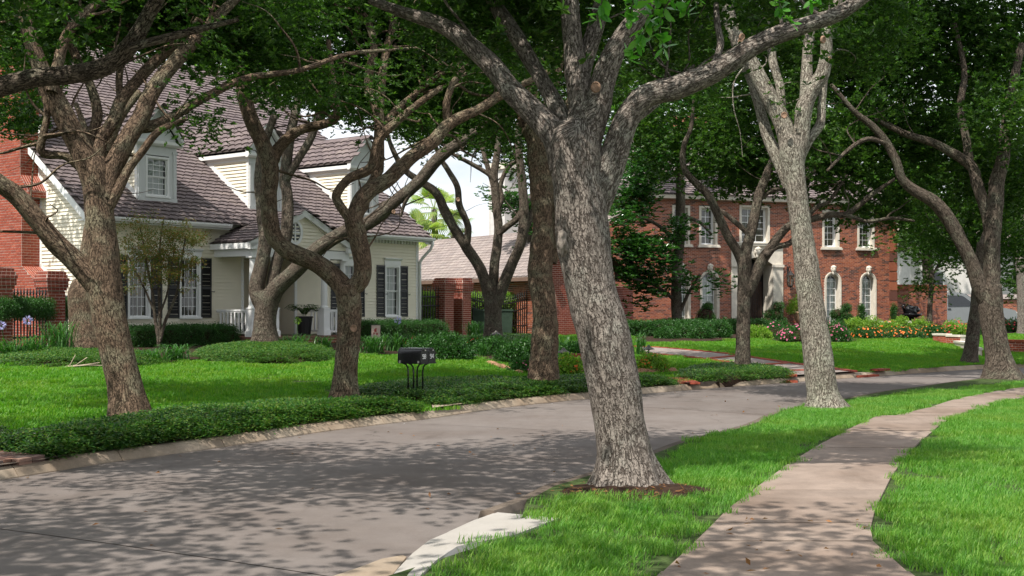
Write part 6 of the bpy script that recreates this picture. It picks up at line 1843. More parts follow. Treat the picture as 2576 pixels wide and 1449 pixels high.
# --- the big grey oak in the foreground
tree('oak_tree', 'big grey barked oak in the foreground beside the kerb', Vector((at(1577, HY, 11.2).x, 11.2, .14)),
     [(1580, 1262, 136), (1578, 1215, 134), (1574, 1170, 132), (1566, 1110, 130), (1558, 1062, 128), (1546, 980, 130), (1530, 900, 132), (1516, 830, 132), (1497, 770, 130), (1484, 718, 128), (1473, 650, 130), (1466, 580, 134), (1458, 510, 132), (1450, 440, 132), (1446, 390, 138), (1442, 345, 132), (1440, 310, 96)],
     [([(1424, 420, 84), (1402, 355, 72), (1375, 318, 66), (1341, 281, 62), (1282, 222, 58), (1237, 166, 54), (1184, 118, 48), (1134, 77, 42), (1074, 50, 36), (1010, 30, 28), (930, 0, 20)], -.05, .5),
      ([(1424, 320, 50), (1400, 268, 44), (1376, 226, 42), (1350, 178, 42), (1311, 113, 42), (1282, 68, 40), (1252, 24, 38), (1225, -30, 34), (1190, -110, 26)], .15, 1.1),
      ([(1452, 370, 92), (1468, 290, 76), (1462, 235, 68), (1452, 185, 64), (1444, 133, 54), (1436, 59, 50), (1430, -10, 46), (1420, -100, 36)], 0, .2),
      ([(1458, 200, 50), (1472, 148, 46), (1496, 74, 44), (1514, 10, 42), (1525, -70, 34)], .1, .5),
      ([(1470, 360, 88), (1500, 272, 70), (1512, 222, 62), (1528, 170, 58), (1550, 122, 54), (1580, 74, 50), (1610, 32, 46), (1640, -30, 40)], 0, -.3),
      ([(1478, 560, 70), (1508, 490, 76), (1532, 430, 72), (1552, 365, 68), (1572, 310, 66), (1600, 265, 62), (1640, 236, 60), (1700, 222, 58), (1779, 190, 56), (1838, 155, 52), (1897, 116, 48), (1971, 82, 46), (2045, 58, 42), (2110, 34, 38), (2190, -20, 30)], .05, -.5),
      ([(1780, 190, 20), (1800, 150, 18), (1812, 110, 18), (1804, 60, 16), (1800, 10, 14)], -.2, .2),
      ([(1560, 335, 24), (1600, 300, 20), (1650, 262, 16), (1700, 205, 12), (1745, 165, 8)], .5, 1.0)],
     [(1420, -190, 560, 150, 11.8, 2.2, 480), (1180, 30, 180, 50, 12.6, .7, 110), (1380, 60, 120, 60, 13, .8, 70), (1900, -260, 300, 100, 11.5, 1.6, 240)],
     M['bark_gray'], 'oak', 16, seed=21, flare=(.6, .75, 5),
     scars=((1498, 219, 10.93, 13, (-.1, -1, .1)), (1866, 93, 10.6, 8, (.5, -1, -.2)), (2070, 100, 10.4, 9, (.8, -1, -.2))))
_big = [o for o in bpy.data.objects if o.get('label') == 'big grey barked oak in the foreground beside the kerb'][0]
mb = MB(); mb.ball(at(1416, 610, 11.08), (.055, .09, .12), 22, 16, .55, 4.0); o = mb.build('knot', M['callus'], _big, smooth=True)
# --- pale oak beside the sidewalk
tree('oak_tree', 'pale lichen covered oak leaning beside the sidewalk', Vector((at(2072, HY, 20.0).x, 20.0, .13)),
     [(2078, 1052, 84), (2074, 1020, 80), (2066, 968, 76), (2056, 890, 72), (2045, 814, 68), (2035, 730, 64), (2027, 660, 60), (2018, 600, 54), (2011, 544, 52), (2003, 480, 52), (1996, 429, 56), (1990, 380, 60), (1990, 345, 58)],
     [([(1994, 430, 44), (1978, 345, 46), (1962, 296, 44), (1927, 231, 42), (1891, 166, 40), (1868, 124, 38), (1844, 74, 36), (1830, 25, 32), (1815, -50, 26)], 0, .4),
      ([(2000, 420, 44), (2014, 340, 44), (2024, 267, 42), (2044, 222, 38), (2068, 184, 34), (2078, 133, 30), (2079, 89, 28), (2097, 44, 26), (2110, -10, 22), (2125, -80, 16)], 0, -.3),
      ([(2026, 265, 32), (2028, 200, 30), (2031, 133, 28), (2037, 80, 26), (2042, 10, 22)], .0, .5),
      ([(2010, 400, 26), (2036, 350, 24), (2062, 312, 22), (2067, 255, 20), (2073, 200, 18), (2085, 130, 14)], .2, .8),
      ([(1985, 470, 34), (1960, 412, 30), (1930, 345, 28), (1912, 281, 26), (1891, 207, 24), (1870, 160, 20), (1845, 110, 16)], .2, 1.2),
      ([(1966, 300, 24), (1962, 222, 22), (1945, 163, 22), (1939, 110, 20), (1928, 40, 18)], .2, .7)],
     [(1830, 60, 230, 80, 22.5, 1.3, 220), (2010, 130, 120, 90, 23.5, 1.2, 90), (2180, 70, 150, 90, 22.5, 1.5, 200), (2000, -160, 420, 150, 21.5, 3, 700), (1700, 160, 150, 70, 23.5, 1.0, 90)],
     M['bark_pale'], 'oak', 18, seed=24, flare=(.5, .7, 4), scars=((1972, 290, 19.6, 8, (-.1, -1, 0)), (2086, 149, 19.4, 6, (.7, -1, 0)), (1862, 103, 19.9, 7, (-.7, -1, 0))))
# --- thin oak in the driveway bed
tree('oak_tree', 'slim dark oak with forked limbs in the clipped driveway bed', base_at(1868, 30.5),
     [(1867, 940, 46), (1867, 920, 40), (1868, 870, 36), (1869, 814, 34), (1871, 718, 33), (1872, 670, 35), (1872, 640, 34)],
     [([(1872, 680, 28), (1858, 640, 24), (1831, 595, 22), (1804, 537, 21), (1781, 491, 20), (1754, 464, 18), (1725, 433, 16), (1716, 400, 15), (1722, 360, 13), (1738, 320, 10), (1745, 250, 7)], 0, -.4),
      ([(1872, 660, 30), (1878, 622, 27), (1888, 583, 27), (1899, 537, 26), (1910, 487, 24), (1925, 448, 22), (1945, 400, 19), (1980, 330, 15), (2020, 270, 11)], 0, .4),
      ([(1875, 740, 30), (1894, 706, 30), (1914, 660, 28), (1935, 629, 25), (1958, 595, 22), (1988, 566, 20), (2042, 552, 17), (2089, 540, 16), (2127, 540, 15), (2166, 512, 14), (2195, 488, 12), (2250, 450, 8)], 0, -.6),
      ([(2120, 540, 11), (2150, 548, 11), (2185, 557, 10), (2243, 549, 9), (2300, 556, 6)], -.5, -.6),
      ([(1925, 645, 18), (1950, 622, 16), (1985, 612, 15), (2010, 585, 13), (2045, 528, 12), (2085, 505, 10), (2130, 440, 8)], -.2, .2),
      ([(1884, 590, 14), (1850, 560, 13), (1820, 535, 12), (1790, 522, 9)], .1, .4),
      ([(1905, 505, 13), (1940, 480, 12), (1990, 470, 10), (2050, 430, 8)], .2, .5)],
     [(1740, 300, 170, 80, 33, 2.0, 110), (1930, 360, 170, 70, 33.5, 2.0, 110), (2110, 440, 160, 70, 32.5, 1.4, 110), (2200, 535, 90, 22, 31, .6, 60), (1960, 210, 300, 80, 34, 2.5, 170), (2230, 330, 150, 100, 33, 1.8, 90), (1600, 330, 90, 80, 34, 1.6, 50), (1950, 480, 50, 25, 31.5, .5, 24), (1780, 440, 110, 45, 33, 1.2, 70), (1890, 450, 90, 35, 33, 1.2, 50), (1900, 60, 420, 100, 34, 3.5, 320), (1850, -330, 420, 140, 31, 3.5, 260)],
     M['bark_dark'], 'oak_far', 12, seed=27, flare=(.5, .25, 4))
# --- right hand oak with two stems
tree('oak_tree', 'large two stemmed oak at the right edge beside the street', base_at(2515, 29.0),
     [(2520, 968, 84), (2518, 945, 78), (2511, 900, 62), (2503, 852, 58), (2494, 790, 58), (2489, 745, 60), (2488, 715, 58)],
     [([(2490, 750, 44), (2494, 690, 40), (2495, 640, 40), (2496, 583, 40), (2504, 506, 38), (2508, 450, 36), (2522, 400, 34), (2528, 350, 30), (2536, 281, 27), (2550, 200, 22), (2570, 110, 16)], 0, .2),
      ([(2484, 760, 44), (2466, 730, 40), (2446, 668, 36), (2414, 602, 35), (2379, 544, 34), (2345, 506, 32), (2299, 479, 28), (2268, 450, 24), (2256, 412, 22), (2226, 355, 20), (2187, 311, 17), (2149, 281, 14), (2090, 213, 9)], 0, -.8),
      ([(2494, 600, 34), (2484, 544, 32), (2458, 467, 28), (2439, 415, 26), (2356, 364, 22), (2279, 338, 17), (2200, 300, 10)], .1, .6),
      ([(2440, 425, 22), (2430, 350, 20), (2415, 270, 18), (2425, 180, 15), (2400, 60, 11)], .4, 1.0),
      ([(2226, 360, 12), (2180, 350, 12), (2130, 380, 10), (2080, 430, 7)], -.6, -.8)],
     [(2330, 110, 230, 130, 31.5, 2.2, 300), (2330, 320, 200, 90, 32.5, 2.0, 190), (2500, 90, 170, 150, 31.5, 2.2, 210), (2430, 470, 160, 80, 33.5, 1.6, 120), (2545, 430, 70, 140, 32.5, 1.4, 90), (2200, 210, 110, 110, 33, 1.6, 110), (2540, 260, 90, 100, 28.0, 1.2, 60), (2400, -140, 420, 140, 31, 3.5, 400), (2150, -420, 450, 130, 27.5, 3.5, 300), (2500, -420, 300, 130, 29, 3.0, 240)],
     M['bark_dark'], 'oak_far', 14, seed=30, flare=(.9, .45, 4))
# --- small oak behind it
tree('oak_tree', 'small dark oak half hidden behind the large right hand oak', base_at(2438, 36.5),
     [(2437, 920, 44), (2438, 905, 40), (2444, 860, 34), (2452, 800, 32), (2458, 740, 30), (2462, 680, 28), (2470, 610, 24)],
     [([(2462, 690, 18), (2430, 640, 15), (2400, 590, 12), (2370, 540, 9)], 0, .5), ([(2468, 620, 18), (2490, 560, 15), (2520, 500, 12)], 0, .5)],
     [(2360, 600, 90, 70, 40, 1.6, 90), (2480, 560, 100, 90, 39, 1.8, 130), (2560, 600, 60, 110, 40, 1.5, 100)], M['bark_dark'], 'oak_far', 12, seed=33, flare=(.5, .4, 4))
tree('oak_tree', 'pale trunked tree cut by the right edge beyond the flower bed', base_at(2570, 54.0),
     [(2572, 826, 28), (2571, 780, 24), (2568, 700, 23), (2562, 600, 22), (2560, 500, 18)], [([(2562, 600, 14), (2580, 540, 12), (2600, 470, 9)], 0, .4)],
     [(2520, 480, 110, 120, 57, 3, 160), (2560, 680, 50, 60, 56, 1.5, 50), (2600, 350, 200, 150, 58, 3, 160)], M['bark_gray'], 'oak_far', 6, seed=34, flare=(.5, .3, 4))
tree('evergreen_tree', 'dark evergreen tree with a thin trunk before the garden wall', base_at(2338, 61.5),
     [(2338, 822, 16), (2338, 780, 13), (2342, 720, 12), (2338, 650, 10), (2345, 580, 8)], [([(2340, 700, 7), (2370, 650, 5), (2400, 610, 3)], 0, .2), ([(2340, 680, 7), (2310, 640, 5), (2290, 600, 3)], 0, .2)],
     [(2330, 610, 70, 60, 61.5, 1.4, 90, 1), (2390, 630, 60, 50, 62, 1.3, 60, 1), (2300, 560, 60, 60, 62, 1.4, 60, 1), (2330, 700, 50, 22, 61.5, .8, 20, 1), (2440, 590, 60, 70, 63, 1.4, 60, 1)], M['bark_dark'], 'oak_far', 0, seed=36, flare=(.3, .3, 4))
# --- off to the left: the oak whose limb crosses the top left corner, and the oaks whose shade falls on the street
tree('oak_tree', 'oak beyond the left edge whose dark limb crosses the top left corner', Vector((-8.1, 11.6, .15)),
     [(-910, 1180, 170), (-900, 1100, 150), (-870, 950, 140), (-840, 800, 130), (-800, 640, 120), (-750, 500, 110)],
     [([(-760, 520, 80), (-600, 420, 66), (-420, 345, 58), (-200, 280, 52), (-60, 244, 50), (0, 219, 48), (89, 197, 47), (178, 188, 47), (267, 166, 46), (326, 118, 44), (370, 44, 40), (405, -20, 36), (450, -120, 28)], 0, -.8),
      ([(326, 120, 24), (370, 108, 22), (440, 90, 20), (530, 66, 16), (600, 50, 10)], -.75, -.6),
      ([(-760, 500, 80), (-740, 300, 70), (-640, 100, 56), (-500, -100, 44)], 0, .6), ([(-780, 520, 70), (-900, 350, 60), (-1000, 150, 46)], 0, -1)],
     [(-350, -150, 420, 160, 11.5, 2.4, 280), (150, -330, 420, 140, 10.5, 2.4, 280), (-800, 0, 350, 250, 12, 2.6, 300), (560, -420, 380, 130, 10.0, 2.4, 260)],
     M['bark_dark'], 'oak', 0, seed=40)
def world_tree(label, pos, h, spread, n, seed):
    """an oak out of the frame, given in metres"""
    root = empty('oak_tree'); tag(root, label, 'tree', 'street oaks outside the picture')
    r_ = random.Random(seed); wd = Wood(); p = Vector(pos)
    top = p + Vector((r_.uniform(-.4, .4), r_.uniform(-.4, .4), 2.6))
    wd.limb([p - Zv * .1, p + Zv * .7, p + Zv * 1.6 + Vector((.1, 0, 0)), top], [.30, .27, .25, .26], flare=(.6, .5, 5), seed=seed, step=.1)
    pts = []
    for k in range(6):
        a = k * 1.047 + r_.uniform(-.3, .3); e = Vector((math.cos(a), math.sin(a), 0)) * spread * r_.uniform(.6, .95)
        q = [top - Zv * .2, top + e * .3 + Zv * (h - 2.6) * .35, top + e * .65 + Zv * (h - 2.6) * .55, top + e + Zv * (h - 2.6) * .65]
        wd.limb(q, [.16, .12, .08, .03], seed=seed + k)
        pts.append(np.array(q[2]) + ball_pts(n // 12, (spread * .35, spread * .35, 1.1))); pts.append(np.array(q[3]) + ball_pts(n // 12, (spread * .35, spread * .35, 1.0)))
    wd.build('trunk', M['bark_gray'], root)
    scatter('crown', np.concatenate(pts), T['airy'], .9, 1.4, 'any', root, 'stuff')
world_tree('oak behind the viewer on the verge of the street', (-2.8, 2.2, .12), 7.4, 5.2, 760, 51)
world_tree('oak on the far verge left of the picture', (-11.6, 2.0, .2), 7.4, 4.8, 560, 52)
world_tree('oak across the street just left of the picture', (-9.9, 6.6, .2), 7.0, 5.6, 760, 54)
# --- trees behind the houses
for i, (px, Y, hh, w, lab) in enumerate([(1600, 78, 250, 200, 'tall tree behind the left end of the brick house'), (1830, 84, 250, 220, 'tall tree rising over the middle of the brick house'), (2080, 86, 250, 220, 'tall tree behind the right part of the brick house'),
                                         (2330, 82, 300, 200, 'dense tree behind the garden wall and the silver van'), (2560, 84, 300, 200, 'dense tree at the far right beyond the lawns')]):
    tree('background_tree', lab, base_at(px, Y), [(px, 830, 30), (px + 5, 700, 28), (px - 5, 560, 26), (px, 430, 20)],
         [([(px, 560, 18), (px - 60, 440, 14), (px - 120, 330, 9)], 0, -1), ([(px, 500, 18), (px + 70, 400, 14), (px + 130, 300, 9)], 0, -1)],
         [(px, 330, w * .85, hh * .75, Y, 4.0, 300), (px - 40, 480, w * .7, 80, Y - 1, 2.5, 90), (px + 60, 120, w * .9, 110, Y, 3.5, 60)], M['bark_dark'], 'back', 0, seed=60 + i, group='trees behind the houses')
tree('background_tree', 'tall tree behind the roof of the white house', base_at(250, 66), [(250, 830, 30), (250, 600, 26), (250, 300, 20)], [([(250, 420, 18), (180, 250, 12)], 0, -1)],
     [(150, 60, 260, 90, 66, 3.5, 130), (480, 60, 240, 90, 67, 3.5, 120)], M['bark_dark'], 'back', 0, seed=70, group='trees behind the houses')
# magnolia before the brick house
tree('magnolia_tree', 'glossy leaved magnolia in front of the left part of the brick house', base_at(1703, 54.0),
     [(1703, 845, 32), (1702, 800, 27), (1701, 700, 26), (1708, 620, 25), (1711, 540, 25), (1711, 460, 22), (1708, 380, 16)],
     [([(1704, 800, 10), (1730, 740, 8), (1760, 690, 5)], 0, -.6), ([(1708, 620, 12), (1660, 570, 9), (1600, 540, 6)], 0, -1), ([(1710, 540, 12), (1760, 560, 9), (1790, 590, 5)], 0, -.6), ([(1703, 760, 10), (1650, 720, 8), (1590, 700, 5)], 0, -1)],
     [(1585, 560, 45, 120, 53.5, 1.6, 120), (1625, 660, 70, 50, 53, 1.4, 60), (1700, 592, 50, 24, 53, .5, 22), (1630, 740, 60, 30, 53.5, 1.0, 20), (1740, 700, 34, 26, 53, .4, 6), (1600, 480, 60, 60, 54, 1.6, 70), (1690, 390, 110, 70, 52, 2.2, 120), (1610, 400, 60, 60, 53, 1.8, 60), (1840, 410, 90, 50, 50, 1.6, 70), (1680, 110, 170, 90, 56, 3.0, 220), (1640, 250, 110, 60, 55, 2.4, 80)],  # upper clumps added to shade the left house wall and cover its roof
     M['bark_dark'], 'mag', 8, seed=80, flare=(.4, .2, 4), scl=(.9, 1.3), mode='up')
tree('magnolia_tree', 'sunlit magnolia leaves behind the gate near the white chimney', base_at(1330, 55.0),
     [(1335, 850, 20), (1335, 700, 18), (1332, 600, 14), (1330, 500, 10)], [([(1332, 560, 8), (1300, 520, 6), (1255, 495, 4)], 0, -.3), ([(1333, 640, 8), (1310, 600, 5)], 0, -.2)],
     [(1300, 510, 50, 28, 54.6, .8, 26), (1330, 560, 35, 60, 55, .8, 34), (1335, 650, 26, 60, 55, .7, 26), (1248, 492, 18, 12, 54.5, .3, 6)], M['bark_dark'], 'mag', 0, seed=82, mode='up', scl=(.9, 1.2))

# ================================================================== SHRUBS, FLOWERS, HEDGES
def surf_box_pts(c, ax, size, n, jit=.03):
    """points near the faces of a box"""
    h = np.array(size) / 2; a = rng.uniform(-1, 1, (n, 3)); f = rng.integers(0, 5, n)
    w = np.array([size[1] * size[2], size[1] * size[2], size[0] * size[2], size[0] * size[2], size[0] * size[1]]); w = w / w.sum()
    f = rng.choice(5, n, p=w)
    for k, (ax_i, s) in enumerate(((0, 1), (0, -1), (1, 1), (1, -1), (2, 1))): a[f == k, ax_i] = s
    a = a * h + rng.normal(size=(n, 3)) * jit
    A_ = np.array([list(ax[0]), list(ax[1]), list(ax[2])])
    return np.array(c) + a @ A_
def hedge(label, c, ax, size, n, t='box', name='boxwood_hedge', scl=(.8, 1.2)):
    r = empty(name); tag(r, label, 'hedge')
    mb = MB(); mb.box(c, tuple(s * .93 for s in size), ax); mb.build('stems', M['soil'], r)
    scatter('foliage', surf_box_pts(c, ax, size, n), T[t], scl[0], scl[1], 'all', r, 'stuff')
    return r
AX = (A2, B2, Zv)
hedge('long clipped boxwood hedge under the left windows of the white house', HW(2.35, -.95, .82), AX, (3.7, .8, .62), 1500)
hedge('clipped boxwood hedge under the right windows of the white house', HW(11.5, -.85, .86), AX, (4.6, .9, .68), 1500)
pv = (pA + pB) / 2
hedge('leafy hedge topping the left iron fence in front of the chimney', pv + Vector((.05, .1, 1.70)), (Vector((1, 0, 0)), Vector((0, 1, 0)), Zv), (.45, 4.8, .36), 900)
hedge('sunlit leafy hedge behind the bars of the iron gate', FP(3.4) + B2 * 1.0 + Zv * 1.35, AX, (7.4, .3, 1.75), 1500, 'lime', 'vine_hedge')
hedge('low dark clipped hedge left of the brick house lawn', base_at(1640, 50) + Zv * .25, (Vector((1, .12, 0)).normalized(), Vector((-.12, 1, 0)).normalized(), Zv), (5.0, .8, .5), 900, 'box_far')
hedge('low clipped hedge below the slim oak in front of the brick house', base_at(1790, 54) + Zv * .25, (Vector((1, .3, 0)).normalized(), Vector((-.3, 1, 0)).normalized(), Zv), (5.2, .9, .5), 900, 'box_far')
def shrub(label, px, py, w, h, t='shrub', n=160, name='shrub', Y=None, group=None, cat='shrub', flat=1.0, blooms=None):
    """px, py: middle of the foot; w, h in picture pixels"""
    b = hit(px, py) if Y is None else base_at(px, Y)
    k = b.y / FOC; rx, rz = w * k / 2, h * k
    r = empty(name, b); tag(r, label, cat, group)
    d = unit(rng.normal(size=(n, 3))); d[:, 2] = np.abs(d[:, 2])
    u = rng.uniform(.72, 1.0, n)[:, None]
    P = d * u * np.array([rx, rx * .85, rz * .92]) * (1 + .14 * np.sin(d[:, :1] * 7 + d[:, 1:2] * 5)) + np.array([0, 0, .04])
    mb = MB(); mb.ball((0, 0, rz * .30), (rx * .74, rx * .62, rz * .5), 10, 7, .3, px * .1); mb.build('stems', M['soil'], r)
    scatter('foliage', P, T[t], .7, 1.15, 'all', r, 'stuff')
    if blooms:
        mat, cnt, size = blooms; cnt = int(cnt * .6); size *= .7
        d = unit(rng.normal(size=(cnt, 3))); d[:, 2] = np.abs(d[:, 2]); d[:, 1] = -np.abs(d[:, 1]) * .8 - .05 * 0
        d = unit(d)
        c = d * np.array([rx, rx * .85, rz]) * 1.06 + np.array([0, 0, .07])
        Ps, Ds, Us = [], [], []
        for q, dn in zip(c, d):
            a_ = np.cross(dn, [0, .3, 1.]); a_ /= np.linalg.norm(a_) + 1e-9; b_ = np.cross(dn, a_)
            for j in range(5):
                an = j * 1.2566 + q[0] * 9
                Ps.append(q); Ds.append(a_ * math.cos(an) + b_ * math.sin(an) + dn * .25); Us.append(dn)
        V, F = leaves_mesh(np.array(Ps), np.array(Ds), size * rng.uniform(.8, 1.2, len(Ps)), size * .9, up=np.array(Us), fold=.05)
        o = np_mesh('blooms', V, F, mat, r); o['kind'] = 'stuff'
    return r
def strap(label, px, py, w, h, n=60, name='lily_clump', mat='leaf_strap', wid=.03, arch=.9, group=None, flower=None, Y=None, cat='plant'):
    b = hit(px, py) if Y is None else base_at(px, Y)
    k = b.y / FOC; rx, rz = w * k / 2, h * k
    r = empty(name, b); tag(r, label, cat, group)
    seg = 6; V = []; F = []
    for i in range(n):
        a = rng.uniform(0, 6.283); base = np.array([rng.normal() * rx * .3, rng.normal() * rx * .25, 0])
        reach = rx * rng.uniform(.5, 1.5); hh = rz * rng.uniform(.55, 1.05); w_ = wid * rng.uniform(.7, 1.2)
        d = np.array([math.cos(a), math.sin(a), 0]); s = np.array([-math.sin(a), math.cos(a), 0])
        for j in range(seg + 1):
            t = j / seg
            p = base + d * reach * t ** 1.4 + np.array([0, 0, hh * (t * (1.55 - arch * .75 * t) / (1.55 - arch * .75))])
            if arch > .8: p[2] = hh * (math.sin(t * 2.1) / 1.0)
            ww = w_ * (1 - t ** 2.2) * .5 + .001
            V += [p - s * ww, p + s * ww]
        o0 = i * (seg + 1) * 2
        for j in range(seg): F.append((o0 + j * 2, o0 + j * 2 + 1, o0 + j * 2 + 3, o0 + j * 2 + 2))
    o = np_mesh('leaves', np.array(V), np.array(F), M[mat], r, smooth=True); o['kind'] = 'stuff'
    if flower:
        for (dx, hz, fm) in flower:
            st_ = MB(); top = Vector((dx, -.1, hz)); st_.tube([(dx * .3, 0, 0), (dx * .7, -.05, hz * .6), top], .008, 5); sk = st_.build('flower_stalk', M['leaf_strap'], r)
            d = unit(rng.normal(size=(70, 3))); V2, F2 = leaves_mesh(np.array(top) + d * .05, d, .07, .022); np_mesh('flower_head', V2, F2, M[fm], sk)
    return r
# white house beds
for i, (px, py, w, h, n, fl, lab) in enumerate([
        (20, 905, 120, 55, 70, [(-.1, .75, 'petal_lilac')], 'strappy lily clump with a lilac flower at the left edge'),
        (80, 902, 110, 60, 70, [(-.05, .85, 'petal_lilac')], 'lily clump with a lilac flower in front of the left fence'),
        (150, 892, 100, 82, 90, None, 'tall grassy clump between the left pillar and the stout oak'),
        (385, 912, 90, 36, 60, None, 'dark strap leaved clump left below the small red maple'),
        (445, 908, 100, 42, 70, None, 'strap leaved clump between the maple and the round mound'),
        (745, 882, 100, 42, 70, [(.05, .8, 'leaf_lime')], 'lily clump with a bud stalk before the porch step'),
        (815, 882, 70, 36, 50, None, 'lily clump between the porch and the twisting oak'),
        (940, 890, 90, 46, 70, None, 'lily clump right of the twisting oak under the hedge'),
        (990, 884, 80, 48, 60, [(.12, .85, 'petal_lilac')], 'lily clump with a lilac flower at the right hedge'),
        (1190, 858, 60, 50, 60, None, 'tall grassy clump at the foot of the gate pillars'),
        (1215, 897, 40, 34, 40, None, 'bright green clump beside the brick edged flower bed')]):
    strap(lab, px, py, w, h, int(n * 1.7), flower=fl, group='lily clumps', wid=.022)
strap('arching ornamental grass behind the knobbly oak', 1420, 905, 70, 62, 60, 'grass_clump', wid=.022)
strap('arching ornamental grass right of the big grey oak', 1605, 892, 60, 60, 50, 'grass_clump', wid=.022, Y=36)
shrub('dark green nandina shrub behind the mailboxes', 1125, 905, 115, 62, n=260)
shrub('dark leafy shrub left of the nandina', 1065, 892, 80, 40, n=150)
shrub('clump of coral red flowers under the right hedge', 1040, 884, 76, 30, n=110, blooms=(M['petal_red'], 46, .05), cat='flowers', name='flower_clump')
shrub('small red flowers in front of the three stemmed oak', 1195, 880, 44, 26, n=60, blooms=(M['petal_red'], 22, .05), cat='flowers', name='flower_clump')
shrub('low rounded shrub behind the stone edging', 1235, 892, 90, 34, n=150)
shrub('lighter green leafy shrub left of the knobbly oak', 1288, 914, 66, 42, n=150)
shrub('low dark shrub in front of the gate', 1310, 890, 70, 28, n=110)
shrub('rounded shrub between the knobbly oak and the big grey oak', 1445, 912, 70, 44, n=150)
shrub('pink flowers left of the knobbly oak trunk', 1322, 938, 66, 24, n=90, blooms=(M['petal_pink'], 34, .04), cat='flowers', name='flower_clump')
shrub('orange and red flowers at the foot of the knobbly oak', 1428, 944, 64, 38, 'lime', 90, blooms=(M['petal_orange'], 40, .045), cat='flowers', name='flower_clump')
shrub('orange and red flowers right of the big grey oak', 1640, 938, 70, 36, 'lime', 90, blooms=(M['petal_orange'], 46, .05), cat='flowers', name='flower_clump')
# stones edging the bed
for i in range(22):
    px = 1230 + i * 6.2 if i < 14 else 1600 + (i - 14) * 13
    py = (916 + i * 2.0) if i < 14 else 941 - (i - 14) * .4
    b = hit(px, py); mb = MB(); s = rng.uniform(.07, .13) if i < 14 else .17
    wd_ = ('first', 'second', 'third', 'fourth', 'fifth', 'sixth', 'seventh', 'eighth', 'ninth', 'tenth', 'eleventh', 'twelfth', 'thirteenth', 'fourteenth')
    mb.ball((0, 0, .04), (s, s * .7, s * .55 if i < 14 else .09), 9, 6, .45, i * 1.7)
    o = mb.build('edging_stone', M['rock']); o.location = b; o.rotation_euler = (0, 0, rng.uniform(0, 3))
    tag(o, wd_[i] + ' rusty edging stone from the left in the bed before the knobbly oak' if i < 14 else wd_[i - 14] + ' flat rusty border stone from the left, right of the big oak', 'stone', 'edging stones left of the oak' if i < 14 else 'edging stones right of the oak')
# low brick sign wall with a plaque
sw_c = hit(1468, 936); sb_ = empty('brick_planter'); tag(sb_, 'low brick plinth with a grey plaque left of the big grey oak', 'planter')
st = []; fS = Frame(sw_c + Vector((-.25, 0, -.05)) - Zv * 0, Vector((1, .15, 0)), Vector((.15, -1, 0)))
brick_wall(sb_, fS, 0, 1.0, 0, .42, M['brick_red'], M['mortar'], store=st); place_bricks(sb_, st, M['brick_red'], 80)
mb = MB(); fS.box(mb, -.02, 1.02, .42, .48, -.3, .03); mb.build('cap', M['brick_red'], sb_)
mb = MB(); fS.box(mb, .16, .5, .24, .36, .01, .03); mb.build('plaque', M['lamp_green'], sb_)
def path_light(px, py, Y=None, h=.5, lab=''):
    b = hit(px, py); r = empty('path_light', b); tag(r, lab, 'garden light', 'garden path lights')
    mb = MB(); mb.tube([(0, 0, -.05), (0, 0, h)], .018, 8); mb.build('post', M['lamp_green'], r)
    mb = MB(); mb.lathe([(.02, h - .03), (.06, h - .02), (.15, h - .01), (.15, h), (.05, h + .06), (.025, h + .1), (.0, h + .11)], (0, 0, 0), 14); mb.build('shade', M['lamp_green'], r)
path_light(1417, 940, lab='small mushroom path light left of the big grey oak'); path_light(1631, 928, lab='small mushroom path light among orange flowers right of the big oak')
path_light(1247, 886, lab='small path light before the three stemmed oak')
# japanese maple
tree('maple_tree', 'small bronze leaved maple with thin stems before the left windows', base_at(400, 33.6),
     [(400, 872, 9), (398, 845, 9), (396, 820, 9)],
     [([(398, 850, 9), (390, 800, 8), (384, 740, 7), (372, 680, 6), (360, 610, 4), (352, 570, 3)], 0, -.2), ([(400, 860, 9), (402, 800, 8), (400, 740, 7), (398, 680, 6), (404, 600, 4), (410, 560, 3)], 0, .2),
      ([(402, 860, 9), (415, 810, 8), (432, 770, 7), (446, 730, 6), (456, 660, 5), (466, 600, 3)], 0, .1), ([(398, 800, 6), (420, 740, 5), (430, 680, 4), (440, 620, 3)], 0, .2), ([(390, 790, 6), (365, 730, 5), (340, 680, 4), (320, 640, 3)], 0, -.3)],
     [(365, 590, 45, 45, 33.4, .5, 71, 1), (420, 610, 60, 45, 33.6, .6, 85, 1), (340, 650, 35, 45, 33.4, .5, 57, 1), (400, 670, 70, 40, 33.5, .6, 78, 1), (468, 600, 22, 36, 33.6, .3, 30, 1), (440, 690, 40, 22, 33.5, .4, 27, 1), (345, 700, 30, 30, 33.4, .4, 23, 1)],
     M['bark_dark'], 'maple', 0, seed=90, flare=None, cat='tree')
# ferns in pots on the porch
def fern(label, c, h=.55):
    r = empty('potted_fern', c); tag(r, label, 'potted plant')
    mb = MB(); mb.lathe([(.17, 0), (.2, .05), (.26, h), (.29, h + .02), (.27, h + .06), (.2, h + .04)], (0, 0, 0), 14); mb.build('pot', M['black_paint'], r)
    Ps, Ds = [], []
    for i in range(46):
        a = rng.uniform(0, 6.28); L = rng.uniform(.35, .7)
        for j in range(14):
            t = j / 13; p = np.array([math.cos(a) * L * t, math.sin(a) * L * t, h + .1 + .5 * L * math.sin(t * 2.4)])
            for s in (-1, 1): Ps.append(p); Ds.append([-math.sin(a) * s + math.cos(a) * .4, math.cos(a) * s + math.sin(a) * .4, -.1])
    V, F = leaves_mesh(np.array(Ps), np.array(Ds), .08, .025); o = np_mesh('fronds', V, F, M['leaf_oak_dark'], r); o['kind'] = 'stuff'
fern('dark potted fern on the porch beside the middle column', HW(7.05, -1.15, PZ))
fern('potted fern half hidden behind the left porch railing', HW(5.0, -.7, PZ), .35)
